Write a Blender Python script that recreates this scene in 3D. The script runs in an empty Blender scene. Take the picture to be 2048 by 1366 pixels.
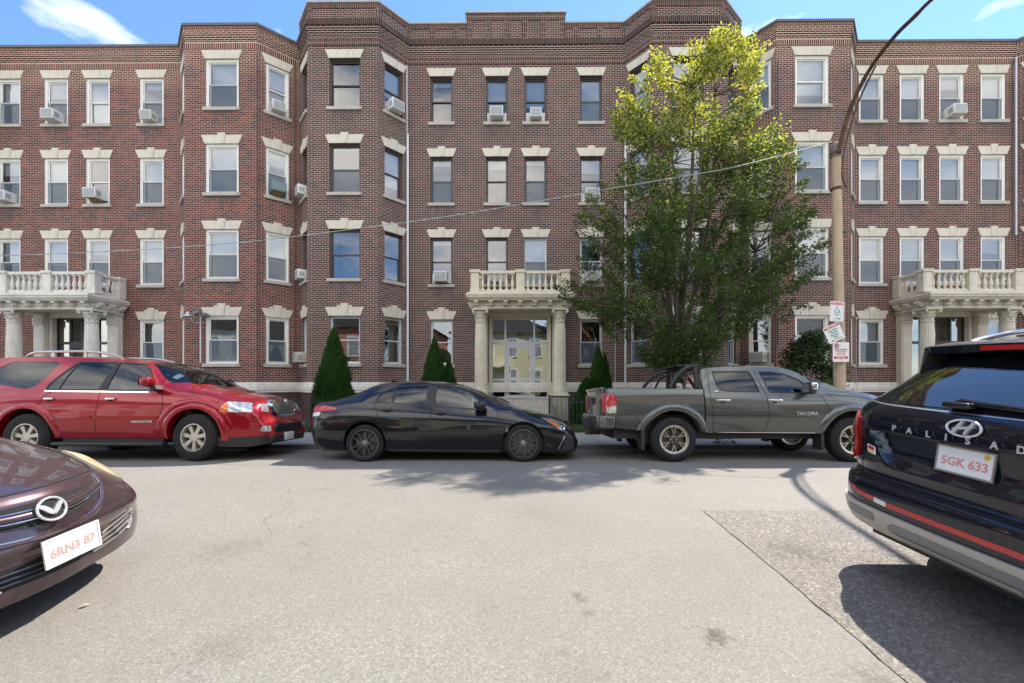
import bpy, bmesh, math, random
import numpy as np
from mathutils import Vector, Matrix, geometry, noise as mnoise
R = math.radians
C = bpy.context.scene.collection
scene = bpy.context.scene
rnd = random.Random(7)

# ------------------------------------------------------------------ camera
F, HY, CX, H, TH = 830.0, 765.0, 1024.0, 1.35, 0.0076
cam_d = bpy.data.cameras.new('camera')
cam = bpy.data.objects.new('camera', cam_d); C.objects.link(cam)
cam.location = (0, 0, H); cam.rotation_euler = (R(90), 0, TH)
cam_d.sensor_width = 36; cam_d.lens = 36 * F / 2048
cam_d.shift_y = (HY - 683) / 2048
cam_d.clip_start = 0.05; cam_d.clip_end = 2000
scene.camera = cam

# ------------------------------------------------------------------ light
SUNV = Vector((.53, .56, 1.0)).normalized()
el = math.asin(SUNV.z); az = math.atan2(SUNV.x, SUNV.y)
sun_d = bpy.data.lights.new('sun', 'SUN'); sun_d.energy = 3.7; sun_d.angle = R(.53)
sun_d.color = (1, .925, .82)
sun = bpy.data.objects.new('sun', sun_d); C.objects.link(sun)
sun.location = (20, 22, 38); sun.rotation_euler = SUNV.to_track_quat('Z', 'Y').to_euler()
w = bpy.data.worlds.new('World'); scene.world = w; w.use_nodes = True
nt = w.node_tree; nt.nodes.clear()
N = nt.nodes.new; L = nt.links.new
sky = N('ShaderNodeTexSky'); sky.sky_type = 'NISHITA'; sky.sun_disc = False
sky.sun_elevation = el; sky.sun_rotation = az
sky.air_density = 1.0; sky.dust_density = 0.1; sky.ozone_density = 3.0; sky.altitude = 300
tc = N('ShaderNodeTexCoord'); mp = N('ShaderNodeMapping'); mp.inputs['Scale'].default_value = (1.5, 1.5, 3.4)
mp.inputs['Location'].default_value = (0.35, .1, .25)
cn = N('ShaderNodeTexNoise'); cn.inputs['Scale'].default_value = 2.2; cn.inputs['Detail'].default_value = 6; cn.inputs['Roughness'].default_value = .56
cr = N('ShaderNodeValToRGB'); cr.color_ramp.elements[0].position = .55; cr.color_ramp.elements[1].position = .82
mixc = N('ShaderNodeMix'); mixc.data_type = 'RGBA'
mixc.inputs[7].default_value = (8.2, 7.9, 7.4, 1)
bg = N('ShaderNodeBackground'); bg.inputs['Strength'].default_value = .15
wo = N('ShaderNodeOutputWorld')
L(tc.outputs['Generated'], mp.inputs['Vector']); L(mp.outputs[0], cn.inputs['Vector'])
tint = N('ShaderNodeMix'); tint.data_type = 'RGBA'; tint.blend_type = 'MULTIPLY'; tint.inputs[0].default_value = 1; tint.inputs[7].default_value = (.62, .74, .86, 1)
# unseen cloud bank added behind the camera to brighten the shaded facade: more cover where the view direction has y < 0
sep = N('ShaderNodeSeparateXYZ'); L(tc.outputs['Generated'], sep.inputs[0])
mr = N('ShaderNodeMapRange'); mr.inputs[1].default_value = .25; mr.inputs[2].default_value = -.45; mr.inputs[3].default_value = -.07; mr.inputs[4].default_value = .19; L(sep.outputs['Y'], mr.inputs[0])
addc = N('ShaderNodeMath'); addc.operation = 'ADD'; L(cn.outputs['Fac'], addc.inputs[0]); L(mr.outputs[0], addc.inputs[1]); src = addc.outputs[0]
# small fair-weather clouds standing over the roofs: direction, size, strength
for d0, sz, amt in (((-.70, .71, .60), .17, .20), ((-.40, .71, .60), .06, .26), ((.80, .68, .62), .07, .16)):
    dv = Vector(d0).normalized(); sub_ = N('ShaderNodeVectorMath'); sub_.operation = 'SUBTRACT'; L(tc.outputs['Generated'], sub_.inputs[0]); sub_.inputs[1].default_value = dv
    mu = N('ShaderNodeVectorMath'); mu.operation = 'MULTIPLY'; L(sub_.outputs[0], mu.inputs[0]); mu.inputs[1].default_value = (1, 1, 2.6)
    ln_ = N('ShaderNodeVectorMath'); ln_.operation = 'LENGTH'; L(mu.outputs[0], ln_.inputs[0])
    m2 = N('ShaderNodeMapRange'); m2.interpolation_type = 'SMOOTHSTEP'; m2.inputs[1].default_value = sz; m2.inputs[2].default_value = 0; m2.inputs[3].default_value = 0; m2.inputs[4].default_value = amt; L(ln_.outputs['Value'], m2.inputs[0])
    a2 = N('ShaderNodeMath'); a2.operation = 'ADD'; L(src, a2.inputs[0]); L(m2.outputs[0], a2.inputs[1]); src = a2.outputs[0]
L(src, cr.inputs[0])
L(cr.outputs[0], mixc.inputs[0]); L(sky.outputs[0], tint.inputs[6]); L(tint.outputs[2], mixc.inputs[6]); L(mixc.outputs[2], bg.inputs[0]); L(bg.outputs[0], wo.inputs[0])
scene.view_settings.view_transform = 'Standard'; scene.view_settings.look = 'None'
scene.view_settings.exposure = 1.3; scene.view_settings.gamma = 1
scene.cycles.max_bounces = 8; scene.cycles.transparent_max_bounces = 12
scene.cycles.use_denoising = True
scene.cycles.sample_clamp_indirect = 6

# ------------------------------------------------------------------ helpers
def fx(px, Y):
    a = (px - CX) / F
    return Y * (a * math.cos(TH) - math.sin(TH)) / (math.cos(TH) + a * math.sin(TH))
def fz(px, py, Y):
    X = fx(px, Y); return H + (HY - py) / F * (math.cos(TH) * Y - math.sin(TH) * X)
def road_h(y): return -.0082 * (y - 5.3) ** 2

def mk(name, parent=None, data=None):
    o = bpy.data.objects.new(name, data); C.objects.link(o)
    if parent is not None: o.parent = parent
    return o
def tag(o, label=None, cat=None, group=None, kind=None):
    if label: o['label'] = label
    if cat: o['category'] = cat
    if group: o['group'] = group
    if kind: o['kind'] = kind
    return o
def thing(name, label, cat, loc=(0, 0, 0), rz=0, group=None):
    o = mk(name); o.location = loc; o.rotation_euler = (0, 0, rz)
    return tag(o, label, cat, group)

class MB:
    def __init__(s):
        s.bm = bmesh.new(); s.uv = s.bm.loops.layers.uv.new('UVMap'); s.mi = 0
    def face(s, pts, uvs=None, smooth=False):
        vs = [s.bm.verts.new(p) for p in pts]
        try: f = s.bm.faces.new(vs)
        except ValueError: return None
        f.material_index = s.mi; f.smooth = smooth
        if uvs:
            for l, u in zip(f.loops, uvs): l[s.uv].uv = u
        return f
    def box(s, x0, x1, y0, y1, z0, z1, M=None, taper=0):
        t = taper
        p = [(x0, y0, z0), (x1, y0, z0), (x1, y1, z0), (x0, y1, z0), (x0 + t, y0 + t, z1), (x1 - t, y0 + t, z1), (x1 - t, y1 - t, z1), (x0 + t, y1 - t, z1)]
        vs = [s.bm.verts.new(M @ Vector(q) if M else q) for q in p]
        for i in ((0, 3, 2, 1), (4, 5, 6, 7), (0, 1, 5, 4), (1, 2, 6, 5), (2, 3, 7, 6), (3, 0, 4, 7)):
            f = s.bm.faces.new([vs[k] for k in i]); f.material_index = s.mi
            for l in f.loops:
                c = l.vert.co; n = f.normal
                l[s.uv].uv = (c.x + c.y, c.z)
        return vs
    def rbox(s, x0, x1, y0, y1, z0, z1, r=.02, seg=2, M=None):
        b2 = bmesh.new(); bmesh.ops.create_cube(b2, size=1)
        for v in b2.verts: v.co = Vector((x0 + (v.co.x + .5) * (x1 - x0), y0 + (v.co.y + .5) * (y1 - y0), z0 + (v.co.z + .5) * (z1 - z0)))
        bmesh.ops.bevel(b2, geom=b2.edges[:], offset=r, segments=seg, affect='EDGES', profile=.5)
        s.add(b2, M, smooth=True)
    def add(s, b2, M=None, smooth=False):
        mp_ = {v: s.bm.verts.new(M @ v.co if M else v.co) for v in b2.verts}
        for f in b2.faces:
            try: g = s.bm.faces.new([mp_[v] for v in f.verts]); g.material_index = s.mi; g.smooth = smooth
            except ValueError: pass
        b2.free()
    def prism(s, poly, f0, f1, smooth=False):
        """poly list of 2D; f0,f1 map (a,b)->3D for the two caps"""
        A = [s.bm.verts.new(f0(*p)) for p in poly]; B = [s.bm.verts.new(f1(*p)) for p in poly]
        n = len(poly)
        fs = [s.bm.faces.new(A[::-1]), s.bm.faces.new(B)]
        for i in range(n): fs.append(s.bm.faces.new((A[i], A[(i + 1) % n], B[(i + 1) % n], B[i])))
        for f in fs: f.material_index = s.mi; f.smooth = smooth
        return fs
    def tube(s, pts, r, seg=8, cap=True, smooth=True):
        pts = [Vector(p) for p in pts]; n = len(pts)
        rs = r if isinstance(r, (list, tuple)) else [r] * n
        rings = []; up = None
        for i, p in enumerate(pts):
            d = (pts[min(i + 1, n - 1)] - pts[max(i - 1, 0)]).normalized()
            if up is None: up = d.orthogonal().normalized()
            up = (up - d * up.dot(d))
            up = up.normalized() if up.length > 1e-6 else d.orthogonal().normalized()
            q = d.cross(up)
            rings.append([s.bm.verts.new(p + (up * math.cos(a) + q * math.sin(a)) * rs[i]) for a in (2 * math.pi * k / seg for k in range(seg))])
        for i in range(n - 1):
            for k in range(seg):
                f = s.bm.faces.new((rings[i][k], rings[i][(k + 1) % seg], rings[i + 1][(k + 1) % seg], rings[i + 1][k]))
                f.smooth = smooth; f.material_index = s.mi
        if cap:
            for rr in (rings[0][::-1], rings[-1]):
                f = s.bm.faces.new(rr); f.material_index = s.mi
    def lathe(s, prof, seg=24, M=None, rmod=None, smooth=True, close=False):
        """prof: list (r, z); around z axis"""
        rings = []
        for r, z in prof:
            ring = []
            for k in range(seg):
                a = 2 * math.pi * k / seg
                rr = r * (rmod(a, z) if rmod else 1)
                v = Vector((rr * math.cos(a), rr * math.sin(a), z))
                ring.append(s.bm.verts.new(M @ v if M else v))
            rings.append(ring)
        m = len(rings); rng = range(m) if close else range(m - 1)
        for i in rng:
            for k in range(seg):
                f = s.bm.faces.new((rings[i][k], rings[i][(k + 1) % seg], rings[(i + 1) % m][(k + 1) % seg], rings[(i + 1) % m][k]))
                f.smooth = smooth; f.material_index = s.mi
        if not close:
            for rr in (rings[0][::-1], rings[-1]):
                try: f = s.bm.faces.new(rr); f.material_index = s.mi
                except ValueError: pass
    def mesh(s, name, mats, sharp=35, recalc=True):
        if recalc: bmesh.ops.recalc_face_normals(s.bm, faces=s.bm.faces[:])
        me = bpy.data.meshes.new(name); s.bm.to_mesh(me); s.bm.free()
        for m in (mats if isinstance(mats, (list, tuple)) else [mats]): me.materials.append(m)
        if sharp: me.set_sharp_from_angle(angle=R(sharp))
        return me
    def build(s, name, mats, parent=None, sharp=35, recalc=True):
        return mk(name, parent, s.mesh(name, mats, sharp, recalc))

# ------------------------------------------------------------------ materials
MATS = {}
class NT:
    def __init__(s, name):
        s.m = bpy.data.materials.new(name); s.m.use_nodes = True; s.t = s.m.node_tree; s.t.nodes.clear()
        s.out = s.n('OutputMaterial')
    def n(s, kind, **kw):
        nd = s.t.nodes.new('ShaderNode' + kind)
        for k, v in kw.items(): setattr(nd, k, v)
        return nd
    def l(s, a, b): s.t.links.new(a, b)
    def bsdf(s, col=(.5, .5, .5), rough=.6, metal=0, coat=0, spec=.5, coat_r=.03):
        b = s.n('BsdfPrincipled'); b.inputs['Base Color'].default_value = (*col, 1); b.inputs['Roughness'].default_value = rough
        b.inputs['Metallic'].default_value = metal; b.inputs['Coat Weight'].default_value = coat; b.inputs['Coat Roughness'].default_value = coat_r
        b.inputs['Specular IOR Level'].default_value = spec
        s.l(b.outputs[0], s.out.inputs[0]); s.b = b; return b
    def noise(s, scale, detail=4, rough=.55, coord='Object', vec=None, sc=None):
        nz = s.n('TexNoise'); nz.inputs['Scale'].default_value = scale; nz.inputs['Detail'].default_value = detail; nz.inputs['Roughness'].default_value = rough
        src = vec if vec is not None else s.coord(coord)
        if sc:
            mpn = s.n('Mapping'); mpn.inputs['Scale'].default_value = sc; s.l(src, mpn.inputs[0]); src = mpn.outputs[0]
        s.l(src, nz.inputs['Vector']); return nz.outputs['Fac']
    def coord(s, c='Object'):
        if not hasattr(s, 'tcn'): s.tcn = s.n('TexCoord')
        return s.tcn.outputs[c]
    def ramp(s, fac, stops, interp='LINEAR'):
        r = s.n('ValToRGB'); e = r.color_ramp.elements; r.color_ramp.interpolation = interp
        while len(e) < len(stops): e.new(.5)
        for k, (p, c) in enumerate(stops):
            e[k].position = p; e[k].color = (*c, 1) if len(c) == 3 else c
        s.l(fac, r.inputs[0]); return r.outputs[0]
    def mix(s, fac, a, b, mode='MIX'):
        m = s.n('Mix', data_type='RGBA', blend_type=mode)
        for sock, v in ((m.inputs[0], fac), (m.inputs[6], a), (m.inputs[7], b)):
            if isinstance(v, (int, float)): sock.default_value = v
            elif isinstance(v, tuple): sock.default_value = (*v, 1) if len(v) == 3 else v
            else: s.l(v, sock)
        return m.outputs[2]
    def math(s, op, a, b=None, clamp=False):
        m = s.n('Math', operation=op); m.use_clamp = clamp
        for sock, v in ((m.inputs[0], a), (m.inputs[1], b)):
            if v is None: continue
            if isinstance(v, (int, float)): sock.default_value = v
            else: s.l(v, sock)
        return m.outputs[0]
    def bump(s, h, strength=.3, dist=.01):
        b = s.n('Bump'); b.inputs['Strength'].default_value = strength; b.inputs['Distance'].default_value = dist
        s.l(h, b.inputs['Height']); s.l(b.outputs[0], s.b.inputs['Normal'])
        return b.outputs[0]

def plain(name, col, rough=.6, metal=0, coat=0, var=.12, vscale=6, bump=0, spec=.5, coat_r=.03, bscale=60):
    if name in MATS: return MATS[name]
    t = NT(name); t.bsdf(col, rough, metal, coat, spec, coat_r)
    if var:
        f = t.noise(vscale, 5)
        a = tuple(c * (1 - var) for c in col); b = tuple(min(1, c * (1 + var)) for c in col)
        t.l(t.ramp(f, [(.3, a), (.7, b)]), t.b.inputs['Base Color'])
    if bump: t.bump(t.noise(bscale, 4), bump, .004)
    MATS[name] = t.m; return t.m

def brick_mat(name, pal, mortar, soldier=False, grime=.25, repoint=0):
    t = NT(name); t.bsdf((.3, .1, .08), .85, spec=.3)
    uv = t.n('UVMap').outputs[0]
    src = uv
    if soldier:
        mpn = t.n('Mapping'); mpn.inputs['Rotation'].default_value = (0, 0, R(90)); t.l(uv, mpn.inputs[0]); src = mpn.outputs[0]
    # small waviness of the courses
    bt = t.n('TexBrick'); bt.offset = 0 if soldier else .5; bt.offset_frequency = 2; bt.squash = 1
    bt.inputs['Color1'].default_value = (0, 0, 0, 1); bt.inputs['Color2'].default_value = (1, 1, 1, 1)
    bt.inputs['Mortar'].default_value = (.5, .5, .5, 1); bt.inputs['Scale'].default_value = 1
    bt.inputs['Mortar Size'].default_value = .0075; bt.inputs['Mortar Smooth'].default_value = .15; bt.inputs['Bias'].default_value = 0
    bt.inputs['Brick Width'].default_value = .2055 if not soldier else .205; bt.inputs['Row Height'].default_value = .0685
    t.l(src, bt.inputs['Vector'])
    pal = [tuple(v * m_ for v, m_ in zip(c, (.60, .48, .45))) for c in pal]; n = len(pal)
    stops = [(k / n, c) for k, c in enumerate(pal)]
    bc = t.ramp(bt.outputs['Color'], stops, 'CONSTANT')
    big = t.noise(.45, 5, coord='Object')
    bc = t.mix(t.ramp(big, [(.35, (0, 0, 0)), (.7, (.35, .35, .35))]), bc, (.085, .027, .022))
    mort = t.mix(t.noise(1.3, 5), mortar, tuple(c * .55 for c in mortar))
    if repoint:
        sp = t.n('SeparateXYZ'); t.l(t.coord('Object'), sp.inputs[0])
        hh = t.math('ADD', sp.outputs[2], t.math('MULTIPLY', t.noise(.8, 4), 1.2))
        mk_ = t.ramp(t.math('MULTIPLY', t.math('SUBTRACT', hh, 13.2), 2.0, True), [(0, (0, 0, 0)), (1, (1, 1, 1))])
        mort = t.mix(mk_, mort, (.72, .59, .46)); bc = t.mix(t.math('MULTIPLY', mk_, .18), bc, (.22, .08, .05))
    col = t.mix(bt.outputs['Fac'], bc, mort)
    gr = t.noise(.9, 7, .65, sc=(1, 1, .35))
    col = t.mix(t.math('MULTIPLY', t.ramp(gr, [(.45, (0, 0, 0)), (.75, (1, 1, 1))]), grime), col, (.05, .042, .038))
    ef = t.noise(.33, 8, .7, sc=(1.3, 1.3, .6))
    col = t.mix(t.math('MULTIPLY', t.ramp(ef, [(.60, (0, 0, 0)), (.8, (1, 1, 1))]), .22), col, (.34, .30, .28))
    t.l(col, t.b.inputs['Base Color'])
    t.bump(t.math('SUBTRACT', 1, bt.outputs['Fac']), .5, .006)
    MATS[name] = t.m; return t.m

PAL_W = [(.32, .075, .05), (.20, .05, .038), (.26, .06, .042), (.14, .04, .032), (.30, .085, .055), (.06, .036, .036), (.22, .052, .04), (.36, .10, .065), (.045, .034, .04)]
PAL_C = [(.19, .062, .050), (.12, .050, .045), (.16, .055, .046), (.05, .036, .038), (.21, .078, .060), (.035, .03, .036), (.15, .046, .038), (.09, .036, .034)]
PAL_R = [(.21, .070, .054), (.14, .052, .043), (.18, .060, .047), (.08, .036, .034), (.24, .08, .055), (.05, .034, .036), (.17, .048, .038), (.27, .085, .06)]
bw = brick_mat('brick_wing', PAL_W, (.64, .50, .43), repoint=1)
bws = brick_mat('brick_wing_soldier', PAL_W, (.62, .46, .32), True, repoint=1)
bc_ = brick_mat('brick_centre', PAL_C, (.66, .56, .48))
bcs = brick_mat('brick_centre_soldier', PAL_C, (.50, .42, .35), True, .35)
br = brick_mat('brick_right', PAL_R, (.62, .51, .44), repoint=1)
brs = brick_mat('brick_right_soldier', PAL_R, (.60, .46, .34), True, repoint=1)
bdark = brick_mat('brick_base', [(.13, .045, .04), (.06, .03, .03), (.10, .036, .034), (.16, .06, .05)], (.25, .2, .19))

def stone_mat(name, col, grime=.35):
    t = NT(name); t.bsdf(col, .8, spec=.3)
    a = t.noise(2.2, 8, .65); c = t.mix(t.ramp(a, [(.35, (0, 0, 0)), (.8, (1, 1, 1))]), col, tuple(v * .72 for v in col))
    b = t.noise(3.5, 7, .7, sc=(3, 3, .5))
    c = t.mix(t.math('MULTIPLY', t.ramp(b, [(.52, (0, 0, 0)), (.75, (1, 1, 1))]), grime), c, (.16, .145, .125))
    t.l(c, t.b.inputs['Base Color']); t.bump(t.noise(40, 5), .25, .004)
    MATS[name] = t.m; return t.m
limestone = stone_mat('limestone', (.70, .64, .53))
whitestone = stone_mat('white_stone', (.76, .72, .65), .45)
creampaint = stone_mat('cream_paint', (.76, .695, .54), .22)
sillstone = stone_mat('sill_stone', (.52, .48, .42), .6)
whitewood = plain('white_wood', (.82, .80, .74), .5, var=.06)
brownwood = plain('bronze_frame', (.09, .072, .062), .45, var=.15)
blackwood = plain('black_frame', (.035, .03, .034), .4)
greyframe = plain('grey_frame', (.20, .17, .15), .45, var=.1)
aluwhite = plain('pale_grey_frame', (.60, .61, .62), .35, var=.04)
blindm = plain('blind_white', (.80, .86, .92), .8, var=.04)
curtm = plain('curtain_grey', (.20, .21, .23), .9, var=.2, vscale=20)
coping = plain('coping_metal', (.11, .105, .11), .5, metal=.3)
pvc = plain('white_pvc', (.70, .71, .72), .4, var=.05)
galv = plain('galvanised', (.5, .5, .52), .4, metal=.7)
darkmetal = plain('dark_metal', (.03, .03, .032), .5)
roofm = plain('roof_felt', (.08, .08, .08), .9)
interior = plain('room_dark', (.05, .048, .045), .9)

def glass_mat(name, ior=2.0, tint=(.9, .93, .93), rough=.004, wavy=.0, wscale=3, dark=0):
    t = NT(name)
    tr = t.n('BsdfTransparent'); tr.inputs[0].default_value = (*tint, 1)
    gl = t.n('BsdfGlossy'); gl.inputs['Roughness'].default_value = rough; gl.inputs[0].default_value = (1, 1, 1, 1)
    fr = t.n('Fresnel'); fr.inputs[0].default_value = ior
    ms = t.n('MixShader'); t.l(fr.outputs[0], ms.inputs[0]); t.l(tr.outputs[0], ms.inputs[1]); t.l(gl.outputs[0], ms.inputs[2])
    if wavy:
        b = t.n('Bump'); b.inputs['Strength'].default_value = 1; b.inputs['Distance'].default_value = wavy
        t.l(t.noise(wscale, 2), b.inputs['Height']); t.l(b.outputs[0], gl.inputs['Normal']); t.l(b.outputs[0], fr.inputs['Normal'])
    t.l(ms.outputs[0], t.out.inputs[0]); MATS[name] = t.m; return t.m
glass = glass_mat('window_glass', 2.5, wavy=.0012, wscale=1.6)
carglass = glass_mat('car_glass', 1.75, tint=(.58, .70, .70))
carglass_c = glass_mat('windscreen_glass', 1.6, tint=(.72, .78, .75))
carglass_d = glass_mat('privacy_glass', 1.65, tint=(.06, .07, .075))
def screen_mat():
    t = NT('insect_screen'); a = t.n('BsdfTransparent'); b = t.n('BsdfDiffuse'); b.inputs[0].default_value = (.15, .19, .24, 1)
    m = t.n('MixShader'); m.inputs[0].default_value = .45; t.l(a.outputs[0], m.inputs[1]); t.l(b.outputs[0], m.inputs[2]); t.l(m.outputs[0], t.out.inputs[0])
    return t.m
screenm = screen_mat()
# ------------------------------------------------------------------ ground
asph = NT('asphalt'); asph.bsdf((.2, .2, .2), .82, spec=.35)
def asphalt(t, base, dark, light, gs, contrast, stain=.35, warm=(.24, .215, .18)):
    v = t.n('TexVoronoi'); v.inputs['Scale'].default_value = gs; t.l(t.coord('Object'), v.inputs['Vector'])
    cellr = t.n('SeparateColor'); t.l(v.outputs['Color'], cellr.inputs[0])
    c = t.ramp(cellr.outputs[0], [(0, dark), (.45, base), (.82, base), (.97, light)])
    big = t.noise(.35, 8, .68)
    c = t.mix(t.math('MULTIPLY', t.ramp(big, [(.42, (0, 0, 0)), (.66, (1, 1, 1))]), .55), c, tuple(x * .70 for x in base))
    band = t.noise(1.1, 5, .6, sc=(.12, 1.2, 1))
    c = t.mix(t.math('MULTIPLY', t.ramp(band, [(.42, (0, 0, 0)), (.66, (1, 1, 1))]), .35), c, warm)
    st = t.noise(2.6, 8, .72)
    c = t.mix(t.math('MULTIPLY', t.ramp(st, [(.60, (0, 0, 0)), (.74, (1, 1, 1))]), stain), c, (.05, .045, .04))
    fine = t.noise(55, 6, .8)
    c = t.mix(contrast, c, t.ramp(fine, [(.3, (.05, .05, .05)), (.7, (.5, .49, .47))]), 'OVERLAY')
    # hairline cracks
    wv = t.n('TexVoronoi', feature='DISTANCE_TO_EDGE'); wv.inputs['Scale'].default_value = .42
    wn = t.n('TexNoise'); wn.inputs['Scale'].default_value = 1.6; wn.inputs['Detail'].default_value = 6; t.l(t.coord('Object'), wn.inputs['Vector'])
    vadd = t.n('VectorMath', operation='ADD'); t.l(t.coord('Object'), vadd.inputs[0]); t.l(wn.outputs['Color'], vadd.inputs[1]); t.l(vadd.outputs[0], wv.inputs['Vector'])
    crk = t.ramp(wv.outputs['Distance'], [(.0, (1, 1, 1)), (.0045, (0, 0, 0))])
    msk = t.ramp(t.noise(.6, 3), [(.5, (0, 0, 0)), (.58, (1, 1, 1))])
    c = t.mix(t.math('MULTIPLY', t.math('MULTIPLY', crk, msk), .55), c, (.04, .038, .035))
    for (sx_, sy_, sr, sa) in STAINS:
        vm = t.n('VectorMath', operation='DISTANCE'); t.l(t.coord('Object'), vm.inputs[0]); vm.inputs[1].default_value = (sx_, sy_, road_h(sy_))
        dd = t.math('ADD', t.math('DIVIDE', vm.outputs['Value'], sr), t.math('MULTIPLY', t.math('SUBTRACT', t.noise(15, 7, .85), .5), 4.2))
        c = t.mix(t.math('MULTIPLY', t.ramp(dd, [(.10, (1, 1, 1)), (.75, (0, 0, 0))]), sa), c, (.055, .048, .04))
    t.l(c, t.b.inputs['Base Color'])
    hh = t.math('ADD', t.math('MULTIPLY', cellr.outputs[0], .6), fine)
    t.bump(hh, .25, .004)
STAINS = [(1.12, 2.33, .13, .75), (.42, 2.72, .10, .5), (.45, 2.55, .07, .4), (1.75, 2.0, .2, .35), (.2, 4.4, .4, .12), (-2.4, 3.4, .35, .22), (2.3, 3.4, .35, .5), (2.7, 3.1, .25, .5), (2.9, 2.1, .22, .6), (-1.6, 2.2, .3, .2), (-.6, 6.2, .9, .12)]
asphalt(asph, (.25, .236, .208), (.17, .163, .15), (.345, .33, .30), 120, .20)
asph2 = NT('asphalt_coarse'); asph2.bsdf((.2, .2, .2), .8, spec=.4)
asphalt(asph2, (.235, .215, .19), (.10, .09, .08), (.42, .395, .36), 75, .45, .55)
concrete = NT('sidewalk_concrete'); concrete.bsdf((.3, .3, .3), .85, spec=.3)
c = concrete.mix(concrete.ramp(concrete.noise(1.5, 7, .65), [(.35, (0, 0, 0)), (.75, (1, 1, 1))]), (.36, .35, .33), (.25, .24, .225))
c = concrete.mix(.5, c, concrete.ramp(concrete.noise(60, 5, .8), [(.3, (.2, .2, .2)), (.7, (.75, .75, .75))]), 'OVERLAY')
concrete.l(c, concrete.b.inputs['Base Color']); concrete.bump(concrete.noise(70, 4), .3, .004)
kerbm = stone_mat('kerb_granite', (.17, .16, .15), .5)
grassm = NT('grass_blades'); grassm.bsdf((.07, .12, .02), .6)
grassm.l(grassm.ramp(grassm.noise(1.7, 4), [(.3, (.035, .075, .012)), (.7, (.10, .16, .03))]), grassm.b.inputs['Base Color'])
soilm = plain('soil', (.045, .05, .025), .95, var=.4, vscale=5)

mb = MB(); mb.face([(-400, -400, -.45), (400, -400, -.45), (400, 500, -.45), (-400, 500, -.45)])
tag(mb.build('ground', soilm), kind='structure')
def sheet(name, m, x0, x1, ys, hf, nx=1, off=0):
    mb = MB()
    for j in range(len(ys) - 1):
        for i in range(nx):
            a = x0 + (x1 - x0) * i / nx; b = x0 + (x1 - x0) * (i + 1) / nx
            mb.face([(a, ys[j], hf(ys[j]) + off), (b, ys[j], hf(ys[j]) + off), (b, ys[j + 1], hf(ys[j + 1]) + off), (a, ys[j + 1], hf(ys[j + 1]) + off)], smooth=True)
    bmesh.ops.remove_doubles(mb.bm, verts=mb.bm.verts[:], dist=1e-4)
    return tag(mb.build(name, m, sharp=0), kind='structure')
ys = [1.1 + (9.12 - 1.1) * k / 24 for k in range(25)]
sheet('road', asph.m, -150, 150, ys, road_h)
# coarse old patch on the near right, running under the parked car
def gp(px, py):   # point of the image on the road surface
    y = 3.0
    for _ in range(30):
        X = fx(px, 1.0); d = math.cos(TH) - math.sin(TH) * X
        t = (H - road_h(y)) * F / (py - HY) / d
        y = t
    return fx(px, y), y
pa, pb = gp(1405, 1022), gp(1815, 1366)
mb = MB()
nseg = 26; dl = (pb[0] - pa[0]) / (pb[1] - pa[1])
yy = [1.15 + (pa[1] - 1.15) * k / nseg for k in range(nseg + 1)]
for k in range(nseg):
    y0, y1 = yy[k], yy[k + 1]
    def ex(y): return pa[0] + (y - pa[1]) * dl + .004 * math.sin(y * 23) + .004 * math.sin(y * 61)
    mb.face([(ex(y0), y0, road_h(y0) + .005), (14, y0, road_h(y0) + .005), (14, y1, road_h(y1) + .005), (ex(y1), y1, road_h(y1) + .005)], smooth=True)
bmesh.ops.remove_doubles(mb.bm, verts=mb.bm.verts[:], dist=1e-4)
tag(mb.build('road_patch', asph2.m, sharp=0), kind='structure')
# tar seam round the patch
mb = MB(); mb.mi = 0
sm = plain('tar_seam', (.12, .108, .095), .8, var=.3)
pts = [(ex(y), y) for y in yy] + [(ex(pa[1]) + .0 + 13 * k / 60, pa[1] + .006 * math.sin(k * 2.1)) for k in range(1, 61)]
for k in range(len(pts) - 1):
    (ax, ay), (bx_, by) = pts[k], pts[k + 1]; d = Vector((bx_ - ax, by - ay)); 
    if d.length < 1e-5 or rnd.random() < .36: continue
    n = Vector((-d.y, d.x)).normalized() * (.0006 + .0022 * rnd.random())
    mb.face([(ax - n.x, ay - n.y, road_h(ay) + .009), (bx_ - n.x, by - n.y, road_h(by) + .009), (bx_ + n.x, by + n.y, road_h(by) + .009), (ax + n.x, ay + n.y, road_h(ay) + .009)])
tag(mb.build('road_seam', sm), kind='structure')
sheet('sidewalk', concrete.m, -150, 150, [9.28, 10.2, 11.16], lambda y: -.032 + (y - 9.28) * .018)
sheet('near_sidewalk', concrete.m, -150, 150, [-2.2, 0, .95], lambda y: -.035)
sj = plain('joint_dark', (.09, .085, .08), .9)
mb = MB()
for k in range(-26, 30):
    x = k * 1.52 + .4
    mb.face([(x, 9.29, -.0285), (x + .012, 9.29, -.0285), (x + .012, 11.15, .005), (x, 11.15, .005)])
tag(mb.build('sidewalk_joint', sj), kind='structure')
for nm, y0, y1 in (('kerb', 9.12, 9.275), ('near_kerb', .955, 1.1)):
    mb = MB()
    for k in range(-24, 24):
        x = k * 2.1 + .3
        mb.box(x, x + 2.09, y0, y1, -.30, -.030 + .004 * rnd.random())
    tag(mb.build(nm, kerbm), kind='structure')
mb = MB(); mb.face([(-60, 11.17, .0), (60, 11.17, .0), (60, 40, .03), (-60, 40, .03)])
tag(mb.build('lawn', soilm), kind='structure')
mb = MB(); mb.face([(-60, -40, -.03), (60, -40, -.03), (60, -2.2, -.036), (-60, -2.2, -.036)])
tag(mb.build('near_yard', grassm.m), kind='structure')
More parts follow.
